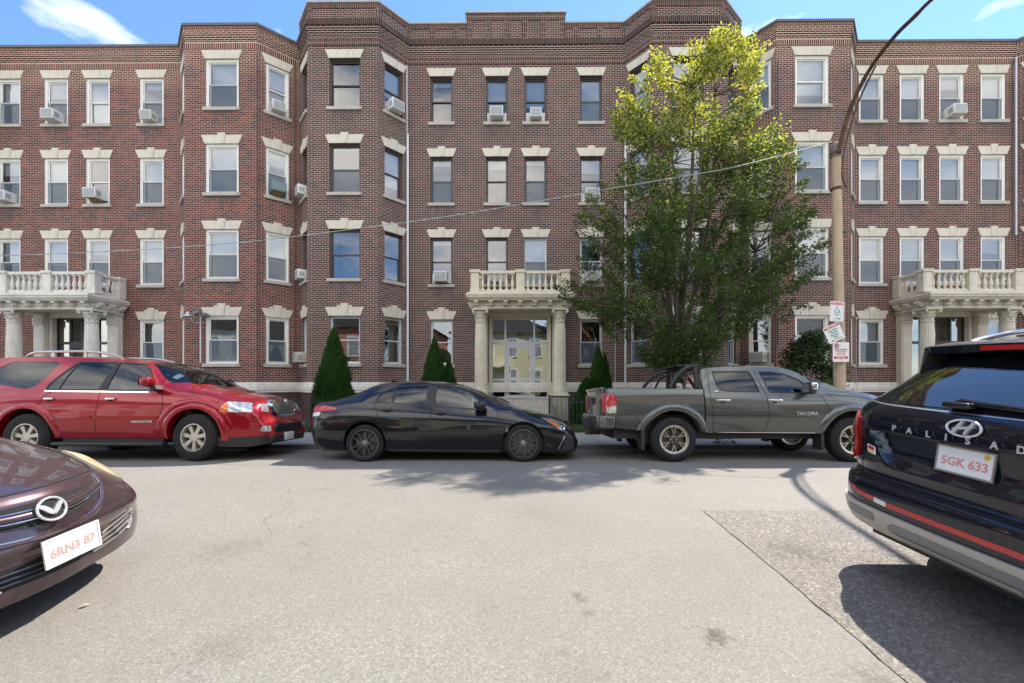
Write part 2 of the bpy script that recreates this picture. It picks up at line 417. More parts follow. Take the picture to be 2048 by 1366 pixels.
# grass: blades
g = MB(); r2 = random.Random(3)
def blades(x0, x1, y0, y1, n):
    for _ in range(n):
        x = r2.uniform(x0, x1); y = r2.uniform(y0, y1); a = r2.uniform(0, 6.28); h = r2.uniform(.05, .13); wd = .006
        dx, dy = math.cos(a) * wd, math.sin(a) * wd; lx, ly = r2.uniform(-.04, .04), r2.uniform(-.04, .04)
        g.face([(x - dx, y - dy, .0), (x + dx, y + dy, .0), (x + lx, y + ly, h)])
blades(-6.6, -1.5, 11.2, 13.2, 9000); blades(1.7, 6.5, 11.2, 13.2, 9000); blades(-9.5, -6.6, 11.2, 13.2, 3500); blades(6.5, 12, 11.2, 13.0, 2500)
gr = g.build('grass', grassm.m, sharp=0, recalc=False); tag(gr, 'green grass strip behind the black iron fence', 'grass', kind='stuff')

# ------------------------------------------------------------------ building helpers
def frames(path):
    out = []
    for (a, b) in zip(path[:-1], path[1:]):
        d = Vector(b) - Vector(a)
        out.append((Vector(a), math.atan2(d.y, d.x), d.length))
    return out
def mat4(o, ang): return Matrix.Translation((o[0], o[1], 0)) @ Matrix.Rotation(ang, 4, 'Z')
def add_wall(mb, o, ang, Ln, z0, z1, ops, depth=.16, u0=0):
    M = mat4(o, ang)
    sx = sorted({0, Ln} | {v for op in ops for v in op[:2]}); sz = sorted({z0, z1} | {v for op in ops for v in op[2:] if z0 < v < z1})
    def q(pts, uvs): mb.face([M @ Vector(p) for p in pts], uvs)
    for i in range(len(sx) - 1):
        for j in range(len(sz) - 1):
            a, b, c, d = sx[i], sx[i + 1], sz[j], sz[j + 1]
            if any(op[0] <= a + 1e-6 and op[1] >= b - 1e-6 and op[2] <= c + 1e-6 and op[3] >= d - 1e-6 for op in ops): continue
            q([(a, 0, c), (b, 0, c), (b, 0, d), (a, 0, d)], [(u0 + a, c), (u0 + b, c), (u0 + b, d), (u0 + a, d)])
    for a, b, c, d in ops:
        if d > z1 + 1e-6 or c < z0 - 1e-6: continue
        D = depth
        q([(a, 0, c), (a, D, c), (a, D, d), (a, 0, d)], [(u0 + a, c), (u0 + a + D, c), (u0 + a + D, d), (u0 + a, d)])
        q([(b, D, c), (b, 0, c), (b, 0, d), (b, D, d)], [(u0 + b - D, c), (u0 + b, c), (u0 + b, d), (u0 + b - D, d)])
        q([(a, 0, d), (a, D, d), (b, D, d), (b, 0, d)], [(u0 + a, d), (u0 + a, d + D), (u0 + b, d + D), (u0 + b, d)])
        q([(a, D, c), (a, 0, c), (b, 0, c), (b, D, c)], [(u0 + a, c), (u0 + a, c + D), (u0 + b, c + D), (u0 + b, c)])
def offset_path(path, d):
    P = [Vector(p) for p in path]; out = []
    for i, p in enumerate(P):
        ns = []
        if i > 0: e = (P[i] - P[i - 1]).normalized(); ns.append(Vector((e.y, -e.x)))
        if i < len(P) - 1: e = (P[i + 1] - P[i]).normalized(); ns.append(Vector((e.y, -e.x)))
        n = sum(ns, Vector((0, 0)))
        n = n / (n.length_squared) * len(ns) if len(ns) == 2 else n
        out.append(p + n * d)
    return out
def band(mb, path, z0, z1, proud, prof=None):
    """a projecting course following the wall; prof = list of (proud, z) from bottom to top"""
    prof = prof or [(0, z0), (proud, z0), (proud, z1), (0, z1)]
    rows = [[(p.x, p.y, z) for p in offset_path(path, d)] for d, z in prof]
    us = [0]
    for a, b in zip(path[:-1], path[1:]): us.append(us[-1] + (Vector(b) - Vector(a)).length)
    v = [prof[0][1]]
    for a, b in zip(prof[:-1], prof[1:]): v.append(v[-1] + math.hypot(b[0] - a[0], b[1] - a[1]) if abs(b[1] - a[1]) < 1e-6 else b[1])
    for i in range(len(rows) - 1):
        for k in range(len(path) - 1):
            mb.face([rows[i][k], rows[i][k + 1], rows[i + 1][k + 1], rows[i + 1][k]], [(us[k], v[i]), (us[k + 1], v[i]), (us[k + 1], v[i + 1]), (us[k], v[i + 1])])
    for k in (0, -1):
        pts = [r[k] for r in rows]
        mb.face(pts if k == 0 else pts[::-1])
MESH = {}
def window_meshes(wd, ht, style):
    key = (round(wd, 3), round(ht, 3), style)
    if key in MESH: return MESH[key]
    fm = {'wing': whitewood, 'bronze': brownwood, 'alu': aluwhite}[style]
    cw, y0 = (.085, .045) if style == 'wing' else ((.045, .10) if style == 'bronze' else (.04, .09))
    y1 = .21; h = wd / 2
    m = MB()
    m.box(-h, -h + cw, y0, y1, 0, ht); m.box(h - cw, h, y0, y1, 0, ht)
    m.box(-h + cw, h - cw, y0, y1, ht - cw, ht); m.box(-h + cw, h - cw, y0 + .002, y1, 0, cw * .7)
    if style == 'wing':
        m.box(-h + .0, -h + .03, y0 - .02, y0, .0, ht); m.box(h - .03, h, y0 - .02, y0, 0, ht); m.box(-h + .03, h - .03, y0 - .02, y0, ht - .03, ht)
    casing = m.mesh('window', fm)
    mid = ht * .5; sr = .038; a = -h + cw + .001; b = h - cw - .001
    z0, z1 = cw * .7 + .001, ht - cw - .001
    m = MB(); ya, yb = y0 + .045, y0 + .075
    m.box(a, a + sr, ya, yb, mid - .02, z1); m.box(b - sr, b, ya, yb, mid - .02, z1); m.box(a + sr, b - sr, ya, yb, z1 - sr, z1); m.box(a + sr, b - sr, ya, yb, mid - .02, mid + .02)
    yc, yd = y0 + .08, y0 + .11
    m.box(a, a + sr, yc, yd, z0, mid + .015); m.box(b - sr, b, yc, yd, z0, mid + .015); m.box(a + sr, b - sr, yc, yd, z0, z0 + sr * 1.4); m.box(a + sr, b - sr, yc, yd, mid - .025, mid + .015)
    sash = m.mesh('sash', fm)
    m = MB()
    m.face([(a + sr, ya + .015, mid), (b - sr, ya + .015, mid), (b - sr, ya + .015, z1 - sr), (a + sr, ya + .015, z1 - sr)])
    m.face([(a + sr, yc + .015, z0 + sr), (b - sr, yc + .015, z0 + sr), (b - sr, yc + .015, mid), (a + sr, yc + .015, mid)])
    pane = m.mesh('pane', glass, recalc=False)
    m = MB(); m.face([(a, y0 + .02, z0), (b, y0 + .02, z0), (b, y0 + .02, mid), (a, y0 + .02, mid)])
    scr = m.mesh('insect_screen', screenm, recalc=False)
    MESH[key] = (casing, sash, pane, scr, (a, b, z0, z1, yd)); return MESH[key]
def blind_mesh(wd, ht, style, frac, kind):
    key = ('blind', round(wd, 3), round(ht, 3), style, frac, kind)
    if key in MESH: return MESH[key]
    a, b, z0, z1, yd = window_meshes(wd, ht, style)[4]
    m = MB(); y = yd + .05
    if kind == 'blind':
        zb = z1 - (z1 - z0) * frac
        m.box(a + .01, b - .01, y, y + .006, zb, z1)
        m.box(a + .01, b - .01, y - .006, y, zb, zb + .022)
    else:
        n = 14
        for side in (0, 1):
            w0 = (b - a) * frac
            for k in range(n):
                x0 = (a + w0 * k / n) if side == 0 else (b - w0 * (k + 1) / n)
                x1 = x0 + w0 / n; dy = .02 if k % 2 else 0
                m.face([(x0, y + dy, z0), (x1, y + .02 - dy, z0), (x1, y + .02 - dy, z1), (x0, y + dy, z1)], smooth=True)
    MESH[key] = m.mesh('blind' if kind == 'blind' else 'curtain', blindm if kind == 'blind' else curtm, recalc=False); return MESH[key]
def lintel_mesh(wd, kind, m_):
    key = ('lintel', round(wd, 3), kind, m_.name)
    if key in MESH: return MESH[key]
    m = MB(); hb, ht_, H_ = wd / 2 + .02, wd / 2 + .15, .31
    def pr(poly, p): m.prism(poly, lambda x, z: (x, -p, z), lambda x, z: (x, .10, z))
    if kind == 0: pr([(-hb, 0), (hb, 0), (ht_, H_), (-ht_, H_)], .03)
    else:
        k = .085; K = .145
        pr([(-hb, 0), (-k, 0), (-K + .012, H_), (-ht_, H_)], .03); pr([(k, 0), (hb, 0), (ht_, H_), (K - .012, H_)], .03)
        pr([(-k + .002, -.002), (k - .002, -.002), (K, H_ + (.075 if kind == 1 else .14)), (-K, H_ + (.075 if kind == 1 else .14))], .045)
        if kind == 2:
            for sgn in (-1, 1):
                xs = sorted([sgn * (K + .004), sgn * (K + .13)])
                pr([(xs[0], H_ + .002), (xs[1], H_ + .002), (xs[1], H_ + .07), (xs[0], H_ + .07)], .03)
    MESH[key] = m.mesh('lintel', m_); return MESH[key]
def sill_mesh(wd):
    key = ('sill', round(wd, 3))
    if key in MESH: return MESH[key]
    m = MB(); m.box(-wd / 2 - .08, wd / 2 + .08, -.07, .045, -.115, -.002)
    MESH[key] = m.mesh('sill', sillstone); return MESH[key]
def grime_mat():
    t = NT('sill_grime'); a = t.n('BsdfTransparent'); b = t.n('BsdfDiffuse'); b.inputs[0].default_value = (.20, .175, .175, 1)
    sp = t.n('SeparateXYZ'); t.l(t.n('UVMap').outputs[0], sp.inputs[0]); geo = t.n('NewGeometry')
    nz = t.noise(1.3, 7, .7, vec=geo.outputs['Position'], sc=(2.6, 2.6, .9))
    ex_ = t.math('MULTIPLY', t.math('MULTIPLY', sp.outputs[0], t.math('SUBTRACT', 1, sp.outputs[0])), 4, True)
    f = t.math('MULTIPLY', t.math('MULTIPLY', t.ramp(nz, [(.40, (0, 0, 0)), (.68, (1, 1, 1))]), t.math('POWER', sp.outputs[1], .8)), t.math('MULTIPLY', ex_, .75), True)
    m = t.n('MixShader'); t.l(f, m.inputs[0]); t.l(a.outputs[0], m.inputs[1]); t.l(b.outputs[0], m.inputs[2]); t.l(m.outputs[0], t.out.inputs[0]); return t.m
grimem = grime_mat()
def grime_mesh(wd):
    key = ('grime', round(wd, 3))
    if key in MESH: return MESH[key]
    m = MB(); h = wd / 2 + .14; m.face([(-h, -.004, -.66), (h, -.004, -.66), (h, -.004, -.118), (-h, -.004, -.118)], [(0, 0), (1, 0), (1, 1), (0, 1)])
    MESH[key] = m.mesh('stain', grimem, recalc=False); return MESH[key]
ROWS = [(2.04, 3.78), (5.14, 6.94), (8.27, 10.06), (11.38, 13.16)]
def put_window(bld, o, ang, s, row, wd, style, look, lm):
    z0, z1 = ROWS[row]; ht = z1 - z0
    ca, sa, pa_, sc_, _ = window_meshes(wd, ht, style)
    w_ = mk('window', bld, ca); p = mat4(o, ang) @ Vector((s, 0, z0)); w_.location = p; w_.rotation_euler = (0, 0, ang)
    mk('sash', w_, sa); mk('pane', w_, pa_)
    if look[0] in 'BC': 
        kind = 'blind' if look[0] == 'B' else 'curtain'
        mk(kind, w_, blind_mesh(wd, ht, style, look[1], kind))
    if len(look) > 2 and look[2]: mk('insect_screen', w_, sc_)
    l_ = mk('lintel', w_, lintel_mesh(wd, {3: 0, 0: 2}.get(row, 1), lm)); l_.location = (0, 0, ht + .003)
    si_ = mk('sill', w_, sill_mesh(wd))
    if wd > .8: mk('stain', w_, grime_mesh(wd))
    return p
def section(bld, wallmb, path, segs, lm, z0=1.36, z1=14.3, looks=None, extra=()):
    """segs: per segment list of (s_centre, width, style, {row: look or None})"""
    u = 0
    for (o, ang, Ln), wins in zip(frames(path), segs):
        ops = []
        for (s, wd, style, lk) in wins:
            for row in range(4):
                if lk.get(row, 0) is None: continue
                ops.append((s - wd / 2, s + wd / 2, ROWS[row][0], ROWS[row][1]))
                look = lk.get(row) or rnd.choice([('B', .5, 1), ('B', 1.0, 1), ('B', .52, 1), ('B', .35, 1), ('B', .5, 0), ('C', .25, 0)])
                st = lk.get('st', {}).get(row, style)
                put_window(bld, o, ang, s, row, wd, st, look, lm)
        for e in extra:
            if e[0] is not None and abs(e[0] - o[0]) < 1e-6: ops.append(e[1:])
        add_wall(wallmb, o, ang, Ln, z0, z1, ops, u0=u); u += Ln
def shell(bld, path, z1, yb=27):
    """back, sides and roof, so the building is a closed volume"""
    x0, x1 = path[0][0], path[-1][0]
    m = MB()
    m.face([(x1, path[-1][1], -.2), (x1, yb, -.2), (x1, yb, z1), (x1, path[-1][1], z1)], [(0, 0), (10, 0), (10, z1), (0, z1)])
    m.face([(x0, yb, -.2), (x0, path[0][1], -.2), (x0, path[0][1], z1), (x0, yb, z1)], [(0, 0), (10, 0), (10, z1), (0, z1)])
    m.face([(x1, yb, -.2), (x0, yb, -.2), (x0, yb, z1), (x1, yb, z1)], [(0, 0), (x1 - x0, 0), (x1 - x0, z1), (0, z1)])
    b = m.build('back_wall', bw, bld, recalc=False)
    m = MB(); poly = [(p[0], p[1] + .02) for p in path] + [(x1, yb), (x0, yb)]
    m.face([(x, y, z1 - .35) for x, y in poly]); m.build('roof', roofm, bld, recalc=False)
    m = MB(); m.face([(x0 + .3, 17.5, 0), (x1 - .3, 17.5, 0), (x1 - .3, 17.5, z1 - .4), (x0 + .3, 17.5, z1 - .4)])
    for zf in (1.36, 4.45, 7.6, 10.7): m.face([(x0 + .05, 16.4, zf), (x1 - .05, 16.4, zf), (x1 - .05, 17.5, zf), (x0 + .05, 17.5, zf)])
    m.build('interior', interior, bld, recalc=False)
WT = [(0, .985), (.055, .985), (.055, 1.06), (.075, 1.075), (.075, 1.22), (.05, 1.24), (.05, 1.30), (.03, 1.345), (0, 1.355)]

def window_unit_base(bld, path, matw, ops=()):
    m = MB()
    u = 0
    for k, (o, ang, Ln) in enumerate(frames(path)):
        add_wall(m, o, ang, Ln, -.2, .985, [op[1:] for op in ops if op[0] == k], u0=u); u += Ln
    m.build('base_wall', matw, bld)
    m = MB(); band(m, path, 0, 0, 0, WT); m.build('water_table', whitestone, bld)

# ------------------------------------------------------------------ columns, porticoes
def column_mesh(mt):
    key = ('col', mt.name)
    if key in MESH: return MESH[key]
    m = MB(); z0, zc, z1 = 1.0, 3.56, 3.98
    m.box(-.27, .27, -.27, .27, .93, 1.0)
    m.lathe([(.25, 1.0), (.265, 1.03), (.265, 1.06), (.235, 1.085), (.225, 1.11), (.245, 1.13), (.235, 1.155), (.212, 1.17)], 28)
    m.lathe([(.212, 1.17), (.213, 1.7), (.208, 2.4), (.198, 3.0), (.185, 3.50)], 96, rmod=lambda a, z: 1 - .065 * abs(math.sin(a * 12)) ** .6 * 1 if True else 1)
    m.lathe([(.19, 3.50), (.205, 3.515), (.205, 3.54), (.185, 3.555)], 28)
    # leaf capital: bell with two tiers of curling leaves, corner volutes, abacus
    m.lathe([(.18, 3.555), (.18, 3.7), (.2, 3.82), (.26, 3.9)], 32, rmod=lambda a, z: 1 + .05 * math.cos(a * 8))
    for tier, (zb, hh, n, ro) in enumerate(((3.56, .16, 8, 0), (3.66, .17, 8, math.pi / 8))):
        for k in range(n):
            a = 2 * math.pi * k / n + ro; ca, sa = math.cos(a), math.sin(a); ta = (-sa, ca)
            prof = [(.185, 0, .055), (.2, hh * .5, .065), (.235, hh * .85, .05), (.265, hh * .9, .03), (.26, hh * .75, .015)]
            for (r0, h0, w0), (r1, h1, w1) in zip(prof[:-1], prof[1:]):
                for th in (0, -.012):
                    m.face([((r0 + th) * ca - w0 * ta[0], (r0 + th) * sa - w0 * ta[1], zb + h0), ((r0 + th) * ca + w0 * ta[0], (r0 + th) * sa + w0 * ta[1], zb + h0),
                            ((r1 + th) * ca + w1 * ta[0], (r1 + th) * sa + w1 * ta[1], zb + h1), ((r1 + th) * ca - w1 * ta[0], (r1 + th) * sa - w1 * ta[1], zb + h1)], smooth=True)
    for sx in (-1, 1):
        for sy in (-1, 1):
            Mv = Matrix.Translation((sx * .235, sy * .235, 3.885)) @ Matrix.Rotation(math.atan2(sy, sx) , 4, 'Z') @ Matrix.Rotation(R(90), 4, 'X')
            m.lathe([(.012, -.03), (.055, -.03), (.06, 0), (.055, .03), (.012, .03)], 14, M=Mv)
    m.box(-.28, .28, -.28, .28, 3.93, 3.975)
    MESH[key] = m.mesh('column', mt, sharp=50, recalc=False); return MESH[key]
def pilaster_mesh(mt):
    key = ('pil', mt.name)
    if key in MESH: return MESH[key]
    m = MB(); m.box(-.24, .24, -.14, .13, .73, 1.12)
    m.box(-.19, .19, -.10, .13, 1.12, 3.5)
    m.box(-.13, .13, -.115, -.10, 1.3, 3.4)
    m.box(-.205, .205, -.115, .13, 3.5, 3.55)
    m.box(-.19, .19, -.10, .13, 3.55, 3.93)
    for k in range(5):
        x = -.16 + .08 * k
        for zz in (3.57, 3.70):
            m.prism([(x - .035, zz), (x + .035, zz), (x + .028, zz + .12), (x - .028, zz + .12)], lambda a, b: (a, -.10, b), lambda a, b: (a * 1.0, -.15 - .0 * b, b))
    m.box(-.25, .25, -.16, .13, 3.93, 3.975)
    MESH[key] = m.mesh('pilaster', mt); return MESH[key]
def baluster_mesh(mt):
    key = ('bal', mt.name)
    if key in MESH: return MESH[key]
    m = MB(); m.box(-.055, .055, -.055, .055, 0, .05); m.box(-.055, .055, -.055, .055, .54, .58)
    m.lathe([(.045, .05), (.05, .07), (.032, .09), (.05, .14), (.062, .2), (.055, .28), (.035, .38), (.028, .44), (.04, .47), (.028, .49), (.045, .52), (.05, .54)], 14)
    MESH[key] = m.mesh('baluster', mt); return MESH[key]
def portico(bld, cx, mt, mt2, door, side):
    p = MB(); Yf = 14.45
    # architrave and frieze
    p.box(cx - 1.66, cx + 1.66, 14.76, 15.24, 3.98, 4.10); p.box(cx - 1.69, cx + 1.69, 14.73, 15.99, 4.10, 4.24)
    for sx in (-1, 1):
        xa, xb = sorted((cx + sx * 1.66, cx + sx * 1.2)); p.box(xa, xb, 15.24, 15.99, 3.98, 4.099)
    # ceiling
    p.box(cx - 1.2, cx + 1.2, 15.24, 16.3, 4.06, 4.098)
    # brackets
    for k in range(7):
        x = cx - 1.56 + k * .52
        p.prism([(14.72, 4.05), (14.62, 4.08), (14.58, 4.15), (14.52, 4.17), (14.52, 4.237), (14.72, 4.237)], lambda a, b: (x - .075, a, b), lambda a, b: (x + .075, a, b))
    for sx in (-1, 1):
        for k in range(3):
            y = 14.95 + k * .42; xx = [cx + sx * v for v in (1.69, 1.80, 1.84, 1.88, 1.88, 1.69)]; zz = (4.05, 4.08, 4.15, 4.17, 4.237, 4.237)
            p.prism(list(zip(xx, zz)), lambda a, b: (a, y - .075, b), lambda a, b: (a, y + .075, b))
    # cornice mouldings
    for e, z0, z1 in ((0.0, 4.24, 4.29), (.05, 4.29, 4.33), (.09, 4.33, 4.40), (.12, 4.40, 4.43), (.06, 4.43, 4.50)):
        p.box(cx - 1.80 - e, cx + 1.80 + e, 14.50 - e, 15.995, z0, z1)
    p.box(cx - 1.72, cx + 1.72, 14.68, 15.99, 4.50, 4.56)
    po = p.build('portico', mt, bld)
    for sx in (-1, 1):
        c_ = mk('column', po, column_mesh(mt2)); c_.location = (cx + sx * 1.43, 15.0, 0)
        q = mk('pilaster', po, pilaster_mesh(mt2)); q.location = (cx + sx * 1.43, 15.87, 0)
    # balustrade
    b = MB()
    zb, zt = 4.56, 5.37
    xs = (-1.62, 0, 1.62)
    for x in xs:
        b.box(cx + x - .17, cx + x + .17, 14.75, 15.02, zb, zb + .14); b.box(cx + x - .145, cx + x + .145, 14.775, 14.995, zb + .14, zt - .09, )
        b.box(cx + x - .185, cx + x + .185, 14.735, 15.035, zt - .09, zt); b.box(cx + x - .085, cx + x + .085, 14.765, 14.775, zb + .22, zt - .17)
    for a, c in ((-1.62 + .17, -.17), (.17, 1.62 - .17)):
        b.box(cx + a, cx + c, 14.80, 14.97, zb, zb + .10); b.box(cx + a + .015, cx + c - .015, 14.79, 14.98, zt - .13, zt - .03)
    for sx in (-1, 1):
        x = sx * 1.62
        b.box(cx + x - .14, cx + x + .14, 15.72, 15.99, zb, zt - .08); b.box(cx + x - .17, cx + x + .17, 15.69, 15.99, zt - .08, zt)
        b.box(cx + x - .08, cx + x + .08, 15.02, 15.72, zb, zb + .10); b.box(cx + x - .09, cx + x + .09, 15.035, 15.69, zt - .13, zt - .03)
    bo = b.build('balustrade', mt, bld)
    for a, c in ((-1.45, -.17), (.17, 1.45)):
        for k in range(6):
            q = mk('baluster', bo, baluster_mesh(mt)); q.location = (cx + a + (c - a) * (k + .5) / 6, 14.885, zb + .10)
    for sx in (-1, 1):
        for k in range(3):
            q = mk('baluster', bo, baluster_mesh(mt)); q.location = (cx + sx * 1.62, 15.02 + .7 * (k + .5) / 3, zb + .10)
    # pedestals, landing, steps
    s = MB()
    for sx in (-1, 1):
        x = cx + sx * 1.43
        s.box(x - .29, x + .29, 14.70, 15.3, -.1, .88); s.box(x - .32, x + .32, 14.67, 15.33, .88, .93)
    s.build('pedestal', mt, bld)
    s = MB(); s.box(cx - 1.135, cx + 1.135, 14.70, 16.25, -.1, .72)
    for k in range(4): s.box(cx - 1.135, cx + 1.135, 14.70 - .30 * (k + 1), 14.70 - .30 * k, -.1, .72 - .145 * (k + 1))
    s.build('steps', sillstone, bld)
    # doorway surround
    d = MB()
    for sx in (-1, 1):
        xa, xb = sorted((cx + sx * 1.08, cx + sx * 1.19)); d.box(xa, xb, 15.93, 16.2, .72, 4.06)
    d.box(cx - 1.08, cx + 1.08, 15.93, 16.2, 3.86, 4.059)
    d.build('door_surround', creampaint if door == 'light' else mt, bld)
    fm = aluwhite if door == 'light' else blackwood
    f = MB(); y0, y1 = 16.10, 16.17
    X = (-1.08, -.56, .56, 1.08); bars = []
    for x in X: w_ = .03 if abs(x) > 1 else .035; f.box(cx + x - w_, cx + x + w_, y0, y1, .73, 3.855)
    for a, b_ in zip(X[:-1], X[1:]):
        f.box(cx + a + .036, cx + b_ - .036, y0 + .002, y1, 2.84, 2.94); f.box(cx + a + .036, cx + b_ - .036, y0 + .002, y1, 3.79, 3.852)
    for a, b_ in ((X[0], X[1]), (X[2], X[3])):
        f.box(cx + a + .036, cx + b_ - .036, y0 + .002, y1, .73, .80); f.box(cx + a + .036, cx + b_ - .036, y0 + .002, y1, 1.42, 1.50)
    f.build('door_frame', fm, bld)
    g_ = MB(); yy_ = 16.14
    for a, b_, z0, z1 in ((X[0], X[1], .8, 1.42), (X[2], X[3], .8, 1.42), (X[0], X[1], 1.5, 2.84), (X[2], X[3], 1.5, 2.84), (X[0], X[1], 2.94, 3.79), (X[1], X[2], 2.94, 3.79), (X[2], X[3], 2.94, 3.79)):
        g_.face([(cx + a, yy_, z0), (cx + b_, yy_, z0), (cx + b_, yy_, z1), (cx + a, yy_, z1)])
    g_.build('transom_glass', doorglass, bld, recalc=False)
    f = MB(); a, b_ = cx - .52, cx + .52; y0, y1 = 16.09, 16.14
    f.box(a, a + .11, y0, y1, .735, 2.835); f.box(b_ - .11, b_, y0, y1, .735, 2.835)
    for z0, z1 in ((.735, .87), (1.42, 1.54), (2.70, 2.835)): f.box(a + .11, b_ - .11, y0, y1, z0, z1)
    dr = f.build('door', fm, bld)
    g_ = MB()
    for z0, z1 in ((.87, 1.42), (1.54, 2.70)): g_.face([(a + .1, y0 + .025, z0), (b_ - .1, y0 + .025, z0), (b_ - .1, y0 + .025, z1), (a + .1, y0 + .025, z1)])
    g_.build('door_glass', doorglass, dr, recalc=False)
    h = MB(); h.tube([(b_ - .06, y0, 1.62), (b_ - .06, y0 - .06, 1.62), (b_ - .06, y0 - .06, 1.85), (b_ - .06, y0, 1.85)], .012, 8)
    h.build('handle', galv, dr)
doorglass = glass_mat('door_glass', 3.2, tint=(.5, .52, .5), wavy=.0022, wscale=1.6)

# ------------------------------------------------------------------ the three blocks
BN, BO, BS = ('B', .0, 0), ('N', 0, 0), ('B', .5, 1)
# ---- left block
xv = -8.33
lp = [(-24.6, 26), (-24.6, 16), (-23.7, 15.07), (-21.05, 15.07), (-20.15, 16), (fx(362, 16), 16), (fx(370, 15.07), 15.07), (fx(515, 15.07), 15.07), (xv, 16)]
left = thing('apartment_building', 'red brick block on the left with white window frames and a white columned porch', 'building')
wl = MB()
Wc = [-19.72, fx(112, 16), fx(195.4, 16), fx(303, 16)]
x4 = lp[4][0]; segs = [[] for _ in range(8)]
LK = [  # rows bottom..top for the four wall columns
    {0: ('B', 1, 0), 1: ('B', .55, 1), 2: ('B', .3, 1), 3: ('B', .5, 1)},
    {0: None, 1: ('B', .55, 1), 2: ('B', .5, 1), 3: ('B', .35, 1)},
    {0: None, 1: ('B', .3, 1), 2: ('N', 0, 0), 3: ('B', 1.0, 0)},
    {0: ('C', .12, 1), 1: ('B', .5, 1), 2: ('B', .5, 1), 3: ('B', .15, 1)}]
for x, lk in zip(Wc, LK): segs[4].append((x - x4, .94, 'wing', lk))
segs[4][0][3][0] = None
fl = lp[6]; f6 = (Vector(lp[7]) - Vector(lp[6])).length
segs[6] = [(fx(444, 15.07) - fl[0], 1.21, 'wing', {0: ('C', .15, 1), 1: ('B', .5, 1), 2: ('B', .5, 1), 3: ('B', .5, 1)})]
segs[7] = [(.65, .76, 'wing', {0: ('C', .1, 1), 1: ('B', .5, 1), 2: ('B', .3, 1), 3: ('B', .4, 0)})]
segs[5] = [(.63, .76, 'wing', {})]
cxl = -16.85
section(left, wl, lp, segs, limestone, extra=[(lp[4][0], cxl - 1.19 - x4, cxl + 1.19 - x4, 1.3601, 4.0)])
wl.build('wall', bw, left)
window_unit_base(left, lp, bdark, [(4, cxl - 1.19 - x4, cxl + 1.19 - x4, -.19, .98), (6, .5, 1.5, .35, .9)])
def wing_bands(bld, path, mstr, msol):
    m = MB(); band(m, path, 13.52, 13.74, .02); m.build('soldier_course', msol, bld)
    m = MB(); band(m, path, 0, 0, 0, [(0, 13.86), (.02, 13.86), (.02, 13.93), (.04, 13.93), (.04, 14.0), (.06, 14.0), (.06, 14.21), (0, 14.21)]); m.build('corbel_course', mstr, bld)
    m = MB(); band(m, path, 14.21, 14.31, .075); m.build('header_course', msol, bld)
    m = MB(); band(m, path, 0, 0, 0, [(-.3, 14.31), (.11, 14.31), (.11, 14.40), (-.3, 14.42)]); m.build('coping', coping, bld)
wing_bands(left, lp, bw, bws); shell(left, lp, 14.3)
portico(left, cxl, whitestone, whitestone, 'dark', -1)
# ---- centre block
cp = [(xv, 16), (fx(617, 15.07), 15.07), (fx(757, 15.07), 15.07), (fx(817, 16), 16), (fx(1248, 16), 16), (fx(1305.6, 15.07), 15.07), (fx(1449, 15.07), 15.07), (8.66, 16)]
centre = thing('apartment_building', 'brown brick middle block with dark window frames and a cream porch numbered 86', 'building')
wc_ = MB(); segs = [[] for _ in range(7)]
Z = {}
segs[0] = [(.64, .72, 'bronze', {0: ('B', 1, 0), 'st': {0: 'alu'}, 1: ('N', 0, 0), 2: ('N', 0, 0), 3: ('N', 0, 0)})]
segs[1] = [(fx(689.3, 15.07) - cp[1][0], 1.12, 'bronze', {0: ('C', .12, 0), 'st': {0: 'alu'}, 1: ('C', .16, 0), 2: ('B', .05, 1), 3: ('C', .14, 0)})]
segs[2] = [(.63, .76, 'bronze', {0: ('N', 0, 0), 'st': {0: 'alu'}, 1: ('N', 0, 0), 2: ('B', .75, 0), 3: ('B', .6, 0)})]
x3 = cp[3][0]
CK = [{0: ('C', .3, 0), 'st': {0: 'alu'}, 1: ('B', .1, 0), 2: ('B', .12, 1), 3: ('B', .12, 0)},
      {0: None, 'st': {}, 1: ('N', .1, 0), 2: ('B', .2, 0), 3: ('B', .45, 0)},
      {0: None, 'st': {1: 'alu'}, 1: ('B', .5, 1), 2: ('B', .1, 1), 3: ('B', .6, 0)},
      {0: ('N', 1, 1), 'st': {0: 'alu', 1: 'alu'}, 1: ('B', .12, 0), 2: ('B', .3, 0), 3: ('B', 1.0, 1)}]
for px, lk in zip((882.9, 993.6, 1071.3, 1182.4), CK): segs[3].append((fx(px, 16) - x3, .86, 'bronze', lk))
segs[4] = [(.62, .74, 'bronze', {0: ('N', 0, 1), 'st': {0: 'alu'}, 3: ('B', .6, 0)})]
segs[5] = [(fx(1376, 15.07) - cp[5][0], 1.12, 'bronze', {0: ('C', .2, 0), 'st': {0: 'alu'}, 3: ('B', .9, 0)})]
segs[6] = [(.66, .72, 'bronze', {'st': {0: 'alu'}})]
cxc = .18
section(centre, wc_, cp, segs, limestone, z1=14.5, extra=[(x3, cxc - 1.19 - x3, cxc + 1.19 - x3, 1.3601, 4.0)])
